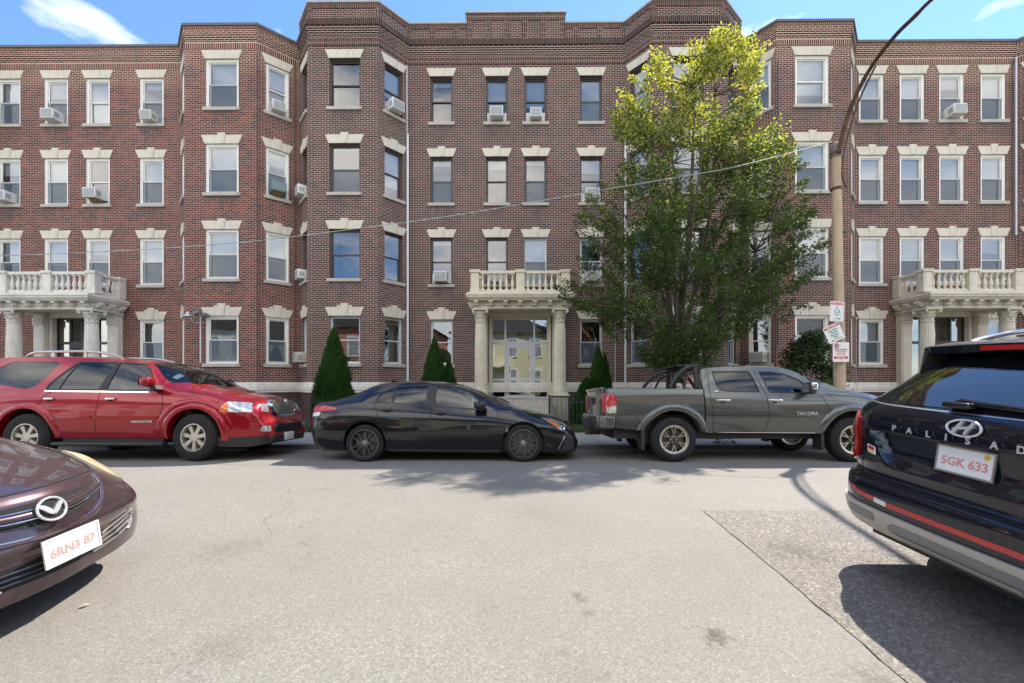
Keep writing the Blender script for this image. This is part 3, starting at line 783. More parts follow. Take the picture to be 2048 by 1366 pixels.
# parapet panels: recessed field above the corbel
def para(z0, z1, seg, s0, s1, d=0):
    o, ang, Ln = frames(cp)[seg]; M = mat4(o, ang)
    s1 = s1 if s1 is not None else Ln
    wc_.face([M @ Vector(p) for p in ((s0, d, z0), (s1, d, z0), (s1, d, z1), (s0, d, z1))], [(s0, z0), (s1, z0), (s1, z1), (s0, z1)])
for k in range(7): para(14.5, 15.17, k, 0, None)
ma, mbx = fx(933, 15.9) - x3, fx(1130, 15.9) - x3
wc_.build('wall', bc_, centre)
window_unit_base(centre, cp, bdark, [(3, cxc - 1.19 - x3, cxc + 1.19 - x3, -.19, .98), (1, .3, 1.3, .35, .9), (5, .3, 1.3, .35, .9)])
m = MB(); band(m, cp, 13.62, 13.84, .018); m.build('soldier_course', bcs, centre)
m = MB(); band(m, cp, 0, 0, 0, [(0, 14.0), (.02, 14.0), (.02, 14.07), (.045, 14.07), (.045, 14.14), (.07, 14.14), (.07, 14.21), (.10, 14.21), (.10, 14.30), (0, 14.30)]); m.build('corbel_course', bc_, centre)
m = MB(); band(m, cp, 14.30, 14.50, .13); m.build('corbel_cap', brick_mat('brick_sooty', [(.06, .03, .028), (.11, .045, .04), (.035, .03, .032), (.08, .035, .03)], (.34, .29, .25), True, .6), centre)
m = MB(); band(m, cp, 14.98, 15.17, .02)
# pilaster strips framing the parapet panels
for k, (o, ang, Ln) in enumerate(frames(cp)):
    M = mat4(o, ang); n = {3: 9, 1: 1, 5: 1}.get(k, 1)
    for i in range(n + 1):
        s = Ln * i / n; wdt = .10
        for a, b_ in ((max(0, s - wdt), min(Ln, s + wdt)),):
            m.face([M @ Vector(p) for p in ((a, -.02, 14.5), (b_, -.02, 14.5), (b_, -.02, 14.98), (a, -.02, 14.98))], [(a, 14.5), (b_, 14.5), (b_, 14.98), (a, 14.98)])
            m.face([M @ Vector(p) for p in ((b_, -.02, 14.5), (b_, 0, 14.5), (b_, 0, 14.98), (b_, -.02, 14.98))])
            m.face([M @ Vector(p) for p in ((a, 0, 14.5), (a, -.02, 14.5), (a, -.02, 14.98), (a, 0, 14.98))])
m.build('parapet_trim', bcs, centre, recalc=False)
m = MB()
xa, xb = x3 + ma, x3 + mbx
def quad(m, pts, uv=None): m.face(pts, uv)
quad(m, [(xa, 15.93, 14.5), (xb, 15.93, 14.5), (xb, 15.93, 15.5), (xa, 15.93, 15.5)], [(0, 14.5), (xb - xa, 14.5), (xb - xa, 15.5), (0, 15.5)])
quad(m, [(xb, 15.93, 14.5), (xb, 16.2, 14.5), (xb, 16.2, 15.5), (xb, 15.93, 15.5)], [(0, 0), (.3, 0), (.3, 1), (0, 1)])
quad(m, [(xa, 16.2, 14.5), (xa, 15.93, 14.5), (xa, 15.93, 15.5), (xa, 16.2, 15.5)], [(0, 0), (.3, 0), (.3, 1), (0, 1)])
quad(m, [(xb, 16.2, 14.5), (xa, 16.2, 14.5), (xa, 16.2, 15.5), (xb, 16.2, 15.5)])
m.build('raised_parapet', bc_, centre, recalc=False)
m = MB()
for i in range(6):
    s = xa + .12 + (xb - xa - .24) * i / 5
    m.box(s - .1, s + .1, 15.905, 15.93, 14.5, 15.24)
m.box(xa, xb, 15.90, 15.93, 15.24, 15.5)
m.build('raised_parapet_trim', bcs, centre)
m = MB()
def coping_path(path, z): band(m, path, 0, 0, 0, [(-.28, z), (.05, z), (.06, z + .05), (-.28, z + .06)])
coping_path(cp, 15.17)
m.box(xa - .06, xb + .06, 15.86, 16.22, 15.5, 15.56)
m.build('coping', sillstone, centre)
shell(centre, cp, 15.17)
portico(centre, cxc, creampaint, creampaint, 'light', 0)
# ---- right block
xr = fx(2030, 16)
rp = [(8.66, 16), (fx(1553, 15.07), 15.07), (fx(1701.5, 15.07), 15.07), (fx(1709, 16), 16), (xr, 16), (xr + .9, 15.07), (xr + 3.5, 15.07), (xr + 4.4, 16), (xr + 4.4, 26)]
right = thing('apartment_building', 'brownish brick block on the right with white window frames and a pale columned porch', 'building')
wr_ = MB(); segs = [[] for _ in range(8)]
segs[0] = [(.66, .76, 'wing', {0: ('C', .2, 0), 3: ('B', .5, 1)})]
segs[1] = [(fx(1624, 15.07) - rp[1][0], 1.21, 'wing', {0: ('B', .55, 1), 1: ('B', .5, 1), 2: ('B', .5, 1), 3: ('B', .75, 0)})]
segs[2] = [(.5, .6, 'wing', {})]
x3r = rp[3][0]
RK = [{0: ('B', .5, 1), 1: ('B', .5, 1), 2: ('B', .5, 1), 3: ('B', .48, 1)},
      {0: None, 1: ('B', .5, 1), 2: ('B', .5, 1), 3: ('B', .5, 1)},
      {0: None, 1: ('B', .5, 1), 2: ('B', .5, 1), 3: ('B', .25, 1)},
      {0: ('B', 1, 0), 1: ('B', .32, 1), 2: ('B', .5, 1), 3: ('B', .45, 1)}]
for px, lk in zip((1743, 1824.5, 1903.4, 1986.5), RK): segs[3].append((fx(px, 16) - x3r, .94, 'wing', lk))
segs[4] = [(.65, .76, 'wing', {})]; segs[5] = [(1.3, 1.21, 'wing', {})]
cxr = 16.2
section(right, wr_, rp, segs, limestone, extra=[(x3r, cxr - 1.19 - x3r, cxr + 1.19 - x3r, 1.3601, 4.0)])
wr_.build('wall', br, right)
window_unit_base(right, rp, bdark, [(3, cxr - 1.19 - x3r, cxr + 1.19 - x3r, -.19, .98), (1, .5, 1.5, .35, .9)])
wing_bands(right, rp, br, brs); shell(right, rp, 14.3)
portico(right, cxr, limestone, limestone, 'dark', 1)
# house number
def text_mesh(s, size, depth=.004, font_bold=0, align='CENTER', space=1.0, shear=0):
    cu = bpy.data.curves.new('t', 'FONT'); cu.body = s; cu.size = size; cu.extrude = depth; cu.align_x = align; cu.align_y = 'CENTER'; cu.offset = font_bold; cu.space_character = space; cu.shear = shear
    cu.resolution_u = 3
    o = bpy.data.objects.new('t', cu); C.objects.link(o); dg = bpy.context.evaluated_depsgraph_get()
    me = bpy.data.meshes.new_from_object(o.evaluated_get(dg)); bpy.data.objects.remove(o); bpy.data.curves.remove(cu)
    return me
def text_obj(name, s, size, m, parent, loc, rot, **kw):
    me = text_mesh(s, size, **kw); me.materials.clear(); me.materials.append(m)
    o = mk(name, parent, me); o.location = loc; o.rotation_euler = rot; return o
blackp = plain('black_paint', (.01, .01, .01), .5, var=0)
text_obj('house_number', '86', .22, blackp, centre, (cxc + .02, 16.125, 3.25), (R(90), 0, 0), font_bold=.006)
# ------------------------------------------------------------------ vehicle helpers
tyrem = plain('tyre_rubber', (.011, .011, .012), .85, var=.25, vscale=9, bump=.3)
chrome = plain('chrome', (.75, .75, .76), .08, metal=1, var=0)
satin = plain('satin_alloy', (.55, .53, .48), .28, metal=.85, var=.05)
blackplas = plain('black_plastic', (.022, .022, .024), .55, var=.15)
gapm = plain('panel_gap', (.006, .006, .006), .8, var=0)
seatm = plain('seat_leather', (.34, .31, .26), .6)
badgem = plain('badge_silver', (.74, .74, .74), .28, metal=.6, var=.03)
seatd = plain('seat_dark', (.07, .07, .072), .7)
def paint(name, col, metal=.35, rough=.3, flake=0, dirt=.0, coat=1):
    t = NT(name); t.bsdf(col, rough, metal, coat, coat_r=.015, spec=.15)
    c = t.noise(1.2, 5); cc = t.ramp(c, [(.3, tuple(v * .92 for v in col)), (.7, col)])
    if flake:
        f = t.noise(900, 1); cc = t.mix(t.ramp(f, [(.55, (0, 0, 0)), (.8, (1, 1, 1))]), cc, tuple(min(1, v * (1 + flake)) for v in col))
    if dirt:
        d = t.noise(9, 8, .8); cc = t.mix(t.math('MULTIPLY', t.ramp(d, [(.5, (0, 0, 0)), (.7, (1, 1, 1))]), dirt), cc, (.22, .19, .16))
        v = t.noise(70, 2, .5); sp = t.ramp(v, [(.73, (0, 0, 0)), (.76, (1, 1, 1))])
        cc = t.mix(t.math('MULTIPLY', sp, dirt * 3, True), cc, (.55, .52, .47))
        t.l(t.math('ADD', .02, t.math('MULTIPLY', t.ramp(d, [(.4, (0, 0, 0)), (.8, (1, 1, 1))]), dirt * .5)), t.b.inputs['Coat Roughness'])
    t.l(cc, t.b.inputs['Base Color']); MATS[name] = t.m; return t.m
def lens_mat(name, col, rough=.08, alpha_dark=None):
    return plain(name, col, rough, coat=1, var=.1, vscale=30)
redlens = lens_mat('red_lens', (.45, .012, .010)); clearlens = plain('clear_lens', (.42, .43, .44), .14, metal=.5, coat=1, var=.5, vscale=22)
amberlens = lens_mat('amber_lens', (.75, .16, .01)); whitelens = lens_mat('white_lens', (.7, .66, .62)); yellowlens = plain('hazy_lens', (.60, .54, .34), .25, coat=.6, var=.18, vscale=8)
platem = plain('plate_white', (.78, .77, .76), .45, var=.03); platered = plain('plate_red', (.70, .30, .27), .5, var=.05)
ygreen = plain('inspection_yellow', (.75, .5, .03), .5)

def pchip(keys, x):
    xs = [k[0] for k in keys]; ys = [k[1] for k in keys]; n = len(xs)
    if x <= xs[0]: return ys[0]
    if x >= xs[-1]: return ys[-1]
    h = [xs[i + 1] - xs[i] for i in range(n - 1)]; d = [(ys[i + 1] - ys[i]) / h[i] for i in range(n - 1)]
    m = [d[0]] + [0 if d[i - 1] * d[i] <= 0 else 2 * d[i - 1] * d[i] / (d[i - 1] + d[i]) for i in range(1, n - 1)] + [d[-1]]
    for i in range(n - 1):
        if x <= xs[i + 1]:
            t = (x - xs[i]) / h[i]
            return ys[i] * (2 * t**3 - 3 * t * t + 1) + h[i] * m[i] * (t**3 - 2 * t * t + t) + ys[i + 1] * (-2 * t**3 + 3 * t * t) + h[i] * m[i + 1] * (t**3 - t * t)

class Loft:
    """car body from tables along x: zb underside, zt top silhouette, zs shoulder; half widths wb, wm (at zm), ws, wr (roof rail), crown"""
    def __init__(s, T): s.T = T; s.cache = {}
    def v(s, k, x):
        t = s.T[k]
        return t if isinstance(t, (int, float)) else pchip(t, x)
    def sec(s, x):
        key = round(x, 5)
        if key in s.cache: return s.cache[key]
        g = lambda k: s.v(k, x)
        zb, zt, zs, zm = g('zb'), g('zt'), g('zs'), g('zm'); wb, wm, ws, wr, cr = g('wb'), g('wm'), g('ws'), g('wr'), g('crown')
        zt = max(zt, zb + .05); cr = min(cr, (zt - zb) * .3)
        zr = zt - cr; zs = min(zs, zr - .004); zm = min(zm, zb + (zs - zb) * .75)
        zm = max(zm, zb + .02 * (zs - zb) + .01)
        wr = min(wr, ws - .004)
        P = [(0, zb), (wb * .5, zb), (wb - .04, zb), (wb - .012, zb + .012), (wb, min(zb + .05, zb + (zm - zb) * .3))]
        za = P[-1][1]
        for k in range(1, 7):
            t = k / 6; P.append((wb + (wm - wb) * math.sin(t * math.pi / 2), za + (zm - za) * t))
        e = s.T.get('belly', 1.8)
        for k in range(1, 9):
            t = k / 8; P.append((wm + (ws - wm) * t ** e, zm + (zs - zm) * t))
        q = s.T.get('green', .03) * min(1, (zr - zs) / .3)
        for k in range(1, 10):
            t = k / 9; P.append((ws + (wr - ws) * t + q * math.sin(t * math.pi), zs + (zr - zs) * t))
        pw = s.T.get('rp', 2.6)
        for k in range(1, 12):
            y = wr * (1 - (k / 11) ** 1.25) if k < 11 else 0
            P.append((y, zr + cr * (1 - (y / wr) ** pw) if wr > 0 else zt))
        s.cache[key] = P; return P
    def side(s, x, z):
        P = s.sec(x)[3:]
        zs_ = [p[1] for p in P]; ys_ = [p[0] for p in P]
        return float(np.interp(z, zs_, ys_))
    def top(s, x, y):
        P = s.sec(x); i = max(range(len(P)), key=lambda k: P[k][0]); Q = P[i:][::-1]
        return float(np.interp(abs(y), [p[0] for p in Q], [p[1] for p in Q]))
    def solid(s, x0, x1, n, inset=0, zfloor=None, zlift=0):
        bm = bmesh.new(); rings = []
        xs = s.T['xs'] if inset == 0 and 'xs' in s.T else [x0 + (x1 - x0) * k / n for k in range(n + 1)]
        for x in xs:
            P = s.sec(x)
            if inset:
                P = [(max(0, y - inset) if i < len(P) - 1 else 0, min(z, s.v('zt', x) - inset) if z > .7 else z) for i, (y, z) in enumerate(P)]
                P = [(y, max(z, zfloor)) for y, z in P]
            full = P + [(-y, z) for y, z in P[-2:0:-1]]
            rings.append([bm.verts.new((x, -y, z)) for y, z in full])
        m = len(rings[0])
        for a, b in zip(rings[:-1], rings[1:]):
            for k in range(m):
                bm.faces.new((a[k], a[(k + 1) % m], b[(k + 1) % m], b[k])).smooth = True
        bm.faces.new(rings[0][::-1]); bm.faces.new(rings[-1])
        bmesh.ops.remove_doubles(bm, verts=bm.verts[:], dist=1e-5)
        bmesh.ops.recalc_face_normals(bm, faces=bm.faces[:])
        return bm

def bool_cut(obj, cutters):
    for bm in cutters:
        me = bpy.data.meshes.new('c'); bmesh.ops.recalc_face_normals(bm, faces=bm.faces[:]); bm.to_mesh(me); bm.free()
        c = bpy.data.objects.new('c', me); C.objects.link(c)
        md = obj.modifiers.new('b', 'BOOLEAN'); md.operation = 'DIFFERENCE'; md.solver = 'EXACT'; md.object = c
        dg = bpy.context.evaluated_depsgraph_get()
        new = bpy.data.meshes.new_from_object(obj.evaluated_get(dg)); obj.modifiers.clear(); obj.data = new
        bpy.data.objects.remove(c)
def cut_prism_y(poly, y0, y1):
    b = MB(); b.prism(poly, lambda x, z: (x, y0, z), lambda x, z: (x, y1, z)); return b.bm
def cut_prism_z(poly, z0, z1):
    b = MB(); b.prism(poly, lambda x, y: (x, y, z0), lambda x, y: (x, y, z1)); return b.bm
def cut_cyl(x, z, r, y0, y1, n=48, sx=1):
    return cut_prism_y([(x + sx * r * math.cos(2 * math.pi * k / n), z + r * math.sin(2 * math.pi * k / n)) for k in range(n)], y0, y1)
def smooth_poly(poly, r=.03, n=4):
    out = []
    m = len(poly)
    for i in range(m):
        a, b, c = Vector(poly[i - 1]), Vector(poly[i]), Vector(poly[(i + 1) % m])
        d1 = (a - b); d2 = (c - b); rr = min(r, d1.length * .45, d2.length * .45)
        p, q = b + d1.normalized() * rr, b + d2.normalized() * rr
        for k in range(n + 1):
            t = k / n; out.append(tuple((p * (1 - t) ** 2 + b * 2 * t * (1 - t) + q * t * t)))
    return out
def project_patch(mb, poly, fn, cuts=3, thick=0, nfn=None):
    """tessellate a 2D polygon, subdivide, map by fn(a, b, off) -> 3D"""
    b2 = bmesh.new(); vs = [b2.verts.new((p[0], p[1], 0)) for p in poly]
    f = b2.faces.new(vs); bmesh.ops.triangulate(b2, faces=[f])
    for _ in range(cuts):
        long_ = [e for e in b2.edges if e.calc_length() > .07]
        if not long_: break
        bmesh.ops.subdivide_edges(b2, edges=long_, cuts=1); bmesh.ops.triangulate(b2, faces=[q for q in b2.faces if len(q.verts) > 3])
    bot = {v: mb.bm.verts.new(fn(v.co.x, v.co.y, thick)) for v in b2.verts}
    for q in b2.faces:
        try: g_ = mb.bm.faces.new([bot[v] for v in q.verts]); g_.smooth = True; g_.material_index = mb.mi
        except ValueError: pass
    if thick:
        for e in b2.edges:
            if len(e.link_faces) == 1:
                a, c = e.verts
                try:
                    g_ = mb.bm.faces.new([bot[a], bot[c], mb.bm.verts.new(fn(c.co.x, c.co.y, -.012)), mb.bm.verts.new(fn(a.co.x, a.co.y, -.012))]); g_.material_index = mb.mi
                except ValueError: pass
    b2.free()
def ribbon(mb, pts, wd, fn, step=.04, off=.002, closed=False):
    P = [Vector(p) for p in pts]
    if closed: P.append(P[0])
    Q = [P[0]]
    for a, b in zip(P[:-1], P[1:]):
        n = max(1, int((b - a).length / step))
        for k in range(1, n + 1): Q.append(a.lerp(b, k / n))
    L_, R_ = [], []
    for i, p in enumerate(Q):
        d = (Q[min(i + 1, len(Q) - 1)] - Q[max(i - 1, 0)]).normalized(); n = Vector((-d.y, d.x)) * wd / 2
        L_.append(mb.bm.verts.new(fn(p.x + n.x, p.y + n.y, off))); R_.append(mb.bm.verts.new(fn(p.x - n.x, p.y - n.y, off)))
    for i in range(len(Q) - 1):
        f = mb.bm.faces.new((L_[i], R_[i], R_[i + 1], L_[i + 1])); f.smooth = True; f.material_index = mb.mi
def bez(pts, n=8):
    """Catmull-Rom through points"""
    P = [Vector(p) for p in pts]; out = []
    for i in range(len(P) - 1):
        a, b, c, d = P[max(i - 1, 0)], P[i], P[i + 1], P[min(i + 2, len(P) - 1)]
        for k in range(n):
            t = k / n; out.append(tuple(.5 * ((2 * b) + (c - a) * t + (2 * a - 5 * b + 4 * c - d) * t * t + (3 * b - a - 3 * c + d) * t**3)))
    out.append(tuple(P[-1])); return out

# ------------------------------------------------------------------ wheels
def wheel_meshes(key, Rt, Rr, wd, style, rimm, accent=None):
    if ('wh', key) in MESH: return MESH[('wh', key)]
    RX = Matrix.Rotation(R(90), 4, 'X')          # lathe z axis -> -y (outboard = -y)
    h = wd / 2
    m = MB()
    prof = [(Rr + .005, -h * .86), (Rr + .02, -h * .97), (Rr + (Rt - Rr) * .5, -h), (Rt - .035, -h * .93), (Rt - .008, -h * .74)]
    nt_ = 6
    for k in range(nt_):
        y0 = -h * .74 + (2 * h * .74) * k / nt_; y1 = -h * .74 + 2 * h * .74 * (k + 1) / nt_
        prof += [(Rt, y0 + .006), (Rt, y1 - .008), (Rt - .008, y1 - .004)]
    prof += [(Rt - .035, h * .93), (Rr + (Rt - Rr) * .5, h), (Rr + .02, h * .97), (Rr + .005, h * .86)]
    m.lathe(prof, 72, M=RX, rmod=lambda a, z: 1, close=True)
    tyre = m.mesh('tyre', tyrem, sharp=40)
    m = MB()
    # barrel + lip ; z+ along -y outboard after RX : z -> -y
    m.lathe([(Rr + .004, h * .86), (Rr + .010, h * .90), (Rr - .008, h * .92), (Rr - .014, h * .84), (Rr - .02, h * .3), (Rr - .035, -h * .8), (Rr + .004, -h * .86), (Rr + .002, 0)], 60, M=RX, close=True)
    zf = h * .70
    def spoke(a, w0, w1, r0, r1, z0=zf - .0, z1=zf + .01, th=.03, tw=0, mi=0, top=.7):
        m.mi = mi
        ca, sa = math.cos(a), math.sin(a)
        def P(r, t, z): return RX @ Vector((r * ca - t * sa, r * sa + t * ca, z))
        A = [(r0, -w0, z0 - th), (r0, w0, z0 - th), (r1, w1 + tw, z1 - th), (r1, -w1 + tw, z1 - th)]
        B = [(r0, -w0 * top, z0), (r0, w0 * top, z0), (r1, w1 * top + tw, z1), (r1, -w1 * top + tw, z1)]
        va = [m.bm.verts.new(P(*p)) for p in A]; vb = [m.bm.verts.new(P(*p)) for p in B]
        for q in ((va[3], va[2], va[1], va[0]), (vb[0], vb[1], vb[2], vb[3]), *[(va[i], va[(i + 1) % 4], vb[(i + 1) % 4], vb[i]) for i in range(4)]):
            f = m.bm.faces.new(q); f.material_index = mi
        m.mi = 0
    if style == 'seven':
        for k in range(7): spoke(2 * math.pi * k / 7 + .22, .030, .045, .075, Rr - .012, zf, zf - .0, .05, top=.85)
        m.lathe([(.085, zf - .06), (.085, zf - .005), (.075, zf + .01), (.062, zf + .012), (.058, zf + .005), (0.001, zf + .008)], 32, M=RX)
    elif style == 'six':
        for k in range(6):
            a = 2 * math.pi * k / 6 + math.pi / 6
            spoke(a, .028, .034, .05, Rr - .012, zf - .012, zf - .01, .05, mi=1, top=.9)
            for sg in (-1, 1):
                spoke(a + sg * .0, .009, .011, .09, Rr - .010, zf, zf, .045, tw=sg * .045, mi=0, top=.8)
        # rotate offsets so that the bright ribs frame each spoke
        m.lathe([(Rr - .012, zf - .03), (Rr - .012, zf + .012), (Rr - .030, zf + .006), (Rr - .03, zf - .03)], 60, M=RX, close=True)
        m.mi = 1; m.lathe([(.072, zf - .06), (.072, zf - .01), (.05, zf + .0), (0.001, zf + .002)], 30, M=RX); m.mi = 0
        for k in range(6):
            a = 2 * math.pi * k / 6; m.lathe([(.009, zf - .01), (.009, zf + .008), (.001, zf + .01)], 8, M=RX @ Matrix.Translation((.058 * math.cos(a), .058 * math.sin(a), 0)))
    else:
        for k in range(5):
            for sg in (-1, 1):
                a = 2 * math.pi * k / 5 + .3 + sg * .25
                spoke(a, .013, .022, .045, Rr - .010, zf - .02, zf - .002, .04, tw=-sg * .0, top=.45)
        for k in range(5):
            a = 2 * math.pi * k / 5 + .3
            spoke(a, .012, .012, .05, .11, zf - .022, zf - .02, .03, top=.6)
        m.lathe([(.06, zf - .06), (.06, zf - .024), (.03, zf - .012), (.028, zf - .008), (0.001, zf - .006)], 30, M=RX)
        m.mi = 1
        for k in range(5):
            a = 2 * math.pi * k / 5 + .62; m.lathe([(.009, zf - .03), (.009, zf - .01), (.001, zf - .008)], 8, M=RX @ Matrix.Translation((.048 * math.cos(a), .048 * math.sin(a), 0)))
        m.lathe([(.022, zf - .008), (.021, zf - .003), (.001, zf - .002)], 20, M=RX); m.mi = 0
    rim = m.mesh('rim', [rimm, accent or darkmetal], sharp=30)
    m = MB()
    m.lathe([(.02, zf - .10), (Rr * .72, zf - .10), (Rr * .72, zf - .125), (.02, zf - .125)], 40, M=RX, close=True)
    m.lathe([(Rr - .03, -h * .5), (Rr - .03, -h * .55), (.001, -h * .55)], 32, M=RX)
    disc = m.mesh('wheel', plain('brake_disc', (.22, .20, .18), .5, metal=.6), sharp=30)
    MESH[('wh', key)] = (disc, tyre, rim); return MESH[('wh', key)]
def add_wheels(car, key, xs, track, Rt, Rr, wd, style, rimm, accent=None, steer=0):
    disc, tyre, rim = wheel_meshes(key, Rt, Rr, wd, style, rimm, accent)
    for i, x in enumerate(xs):
        for sy in (-1, 1):
            w_ = mk('wheel', car, disc); w_.location = (x, sy * track / 2, Rt - .004)
            w_.rotation_euler = (0, rnd.uniform(0, .6) if style == 'ten' else 0, (math.pi if sy > 0 else 0) + (steer if i == len(xs) - 1 else 0))
            mk('tyre', w_, tyre); mk('rim', w_, rim)

class Car:
    def __init__(s, name, label, cat, loft, loc, lean, paintm, yaw=0):
        s.root = thing(name, label, cat, loc); s.root.rotation_euler = (lean, 0, yaw); s.L = loft; s.p = paintm
    def side_fn(s, sy): return lambda x, z, off: (x, sy * (s.L.side(x, z) + off), z)
    def top_fn(s): return lambda x, y, off: (x, y, s.L.top(x, y) + off)
    def patch(s, name, poly, m, off=.0, sides=(-1, 1), parent=None, cuts=4, thick=0):
        for sy in sides:
            mb = MB(); f0 = s.side_fn(sy)
            project_patch(mb, poly, lambda a, b, o: f0(a, b, off + (o if thick else 0)), cuts, thick)
            o = mb.build(name, m, parent or s.root)
        return o
    def patch_top(s, name, poly, m, off=0, cuts=5, parent=None):
        mb = MB(); f0 = s.top_fn(); project_patch(mb, poly, lambda a, b, o: f0(a, b, off), cuts); return mb.build(name, m, parent or s.root)
    def lines(s, name, polys, m, wd=.006, off=.0015, sides=(-1, 1), parent=None):
        for sy in sides:
            mb = MB()
            for p in polys: ribbon(mb, p, wd, s.side_fn(sy), off=off)
            mb.build(name, m, parent or s.root, sharp=0, recalc=False)
    def arch(s, name, x, z, r0, r1, m, proud=.03, sy=(-1, 1), a0=-20, a1=200, sx=1.0, zs=1.0):
        for sgn in sy:
            mb = MB(); n = 30; rows = []
            for k in range(n + 1):
                a = R(a0 + (a1 - a0) * k / n); ca, sa = math.cos(a) * sx, math.sin(a) * zs
                row = []
                for (r, dy) in ((r0 - .01, -.10), (r0, proud * .7), (r0 + (r1 - r0) * .35, proud), (r0 + (r1 - r0) * .8, proud * .6), (r1, .001)):
                    X, Z_ = x + r * ca, max(z + r * sa, s.L.v('zb', x + r * ca) + .01)
                    yb = s.L.side(min(max(X, s.L.T['x0'] + .01), s.L.T['x1'] - .01), Z_)
                    row.append(mb.bm.verts.new((X, sgn * (yb + dy), Z_)))
                rows.append(row)
            for a, b in zip(rows[:-1], rows[1:]):
                for k in range(len(a) - 1): mb.bm.faces.new((a[k], a[k + 1], b[k + 1], b[k])).smooth = True
            mb.build(name, m, s.root, sharp=60)
def headrest_seat(car, x, ys, mt, z0=.55, h=.62):
    for y in ys:
        mb = MB(); 
        M_ = Matrix.Translation((x, y, z0)) @ Matrix.Rotation(R(-14), 4, 'Y')
        mb.rbox(-.06, .06, -.24, .24, 0, h, .05, 3, M=M_); mb.rbox(-.05, .05, -.14, .14, h + .04, h + .22, .045, 3, M=M_)
        mb.rbox(.0, .5, -.25, .25, -.12, .02, .05, 3, M=Matrix.Translation((x, y, z0)))
        mb.build('seat', mt, car.root)
def end_x(Lf, y, z, xa, xb):
    """x of the surface at (y, z) between xa (inside) and xb (the end)"""
    lo, hi = 0.0, 1.0
    def inside(t):
        x = xa + (xb - xa) * t; return z <= Lf.v('zt', x) and z >= Lf.v('zb', x) - .02 and Lf.side(x, z) >= abs(y)
    if inside(1.0): return xb
    for _ in range(26):
        m_ = (lo + hi) / 2
        if inside(m_): lo = m_
        else: hi = m_
    return xa + (xb - xa) * lo
def stations(x0, x1, dense0=.35, dense1=.35, n=90):
    xs = []
    for k in range(n + 1):
        t = k / n; xs.append(x0 + (x1 - x0) * t)
    for k in range(1, 14): xs += [x0 + dense0 * (k / 14) ** 2, x1 - dense1 * (k / 14) ** 2]
    return sorted(set(round(x, 4) for x in xs))
def cut_list(car_body, cutters):
    for bm in cutters:
        for f in bm.faces: f.material_index = 1
    bool_cut(car_body, cutters)
def make_body(car, L_, mats, cutters, name='body', inset=None):
    bm = L_.solid(L_.T['x0'], L_.T['x1'], 0)
    me = bpy.data.meshes.new(name); bm.to_mesh(me); bm.free()
    for m_ in mats: me.materials.append(m_)
    o = mk('tmp_body', None, me); cs = list(cutters)
    if inset:
        b = L_.solid(inset[0], inset[1], 46, inset=inset[2], zfloor=inset[3]); cs.insert(0, b)
    cut_list(o, cs)
    o.name = name; o.parent = car.root; o.data.set_sharp_from_angle(angle=R(32)); return o
def handle(car, x, z, mt, ln=.2, sides=(-1, 1), h=.032, proud=.045, cup=None):
    for sy in sides:
        y = car.L.side(x, z); mb = MB()
        mb.rbox(x - ln / 2, x + ln / 2, sy * (y + proud * .5) - .014, sy * (y + proud * .5) + .014, z - h / 2, z + h / 2, .012, 2)
        for e in (-1, 1): mb.box(x + e * (ln / 2 - .03) - .014, x + e * (ln / 2 - .03) + .014, min(sy * (y - .01), sy * (y + proud * .5)), max(sy * (y - .01), sy * (y + proud * .5)), z - h / 3, z + h / 3)
        mb.build('door_handle', mt, car.root)
        mb = MB(); f = car.side_fn(sy); n = 20
        project_patch(mb, [(x + .055 * math.cos(2 * math.pi * k / n), z - .012 + .036 * math.sin(2 * math.pi * k / n)) for k in range(n)], lambda a, b, o: f(a, b, .0015), 1)
        mb.build('handle_cup', gapm, car.root)
def mirror(car, x, z, y, mats, w_=.2, h_=.16, d_=.13, sides=(-1, 1), base_z=None):
    for sy in sides:
        mb = MB(); mb.rbox(x - d_ * .55, x + d_ * .45, min(sy * y, sy * (y + w_)), max(sy * y, sy * (y + w_)), z - h_ / 2, z + h_ / 2, min(h_, d_) * .38, 4)
        o = mb.build('wing_mirror', mats[0], car.root)
        mb = MB(); yb = car.L.side(x, base_z or z - .08)
        mb.prism([(x - .04, z - h_ * .5 + .03), (x + .06, z - h_ * .5 + .03), (x + .10, (base_z or z - .08) + .02), (x + .0, (base_z or z - .08) - .02)], lambda a, b: (a, sy * (y + .05), b), lambda a, b: (a, sy * (yb - .02), b))
        mb.build('mirror_arm', mats[1], o)
        mb = MB(); mb.face([(x - d_ * .56, sy * (y + .02), z - h_ * .36), (x - d_ * .56, sy * (y + w_ - .02), z - h_ * .36), (x - d_ * .56, sy * (y + w_ - .02), z + h_ * .36), (x - d_ * .56, sy * (y + .02), z + h_ * .36)])
        mb.build('mirror_glass', chrome, o)
def underbody(car, x0, x1, w_, z0, z1):
    mb = MB(); mb.box(x0, x1, -w_, w_, z0, z1, taper=.03); mb.box(x0 + .8, x1 - .8, w_ * .3, w_ * .5, z0 - .06, z0)
    mb.build('underbody', blackplas, car.root)
def steering(car, x, y, z):
    mb = MB(); M_ = Matrix.Translation((x, y, z)) @ Matrix.Rotation(R(-65), 4, 'Y')
    n = 28; ring = [M_ @ Vector((.18 * math.cos(2 * math.pi * k / n), .18 * math.sin(2 * math.pi * k / n), 0)) for k in range(n + 1)]
    mb.tube(ring, .014, 8, cap=False); mb.tube([M_ @ Vector((-.17, 0, 0)), M_ @ Vector((.17, 0, 0))], .02, 8); mb.build('steering_wheel', seatd, car.root)

LEAN = -.046
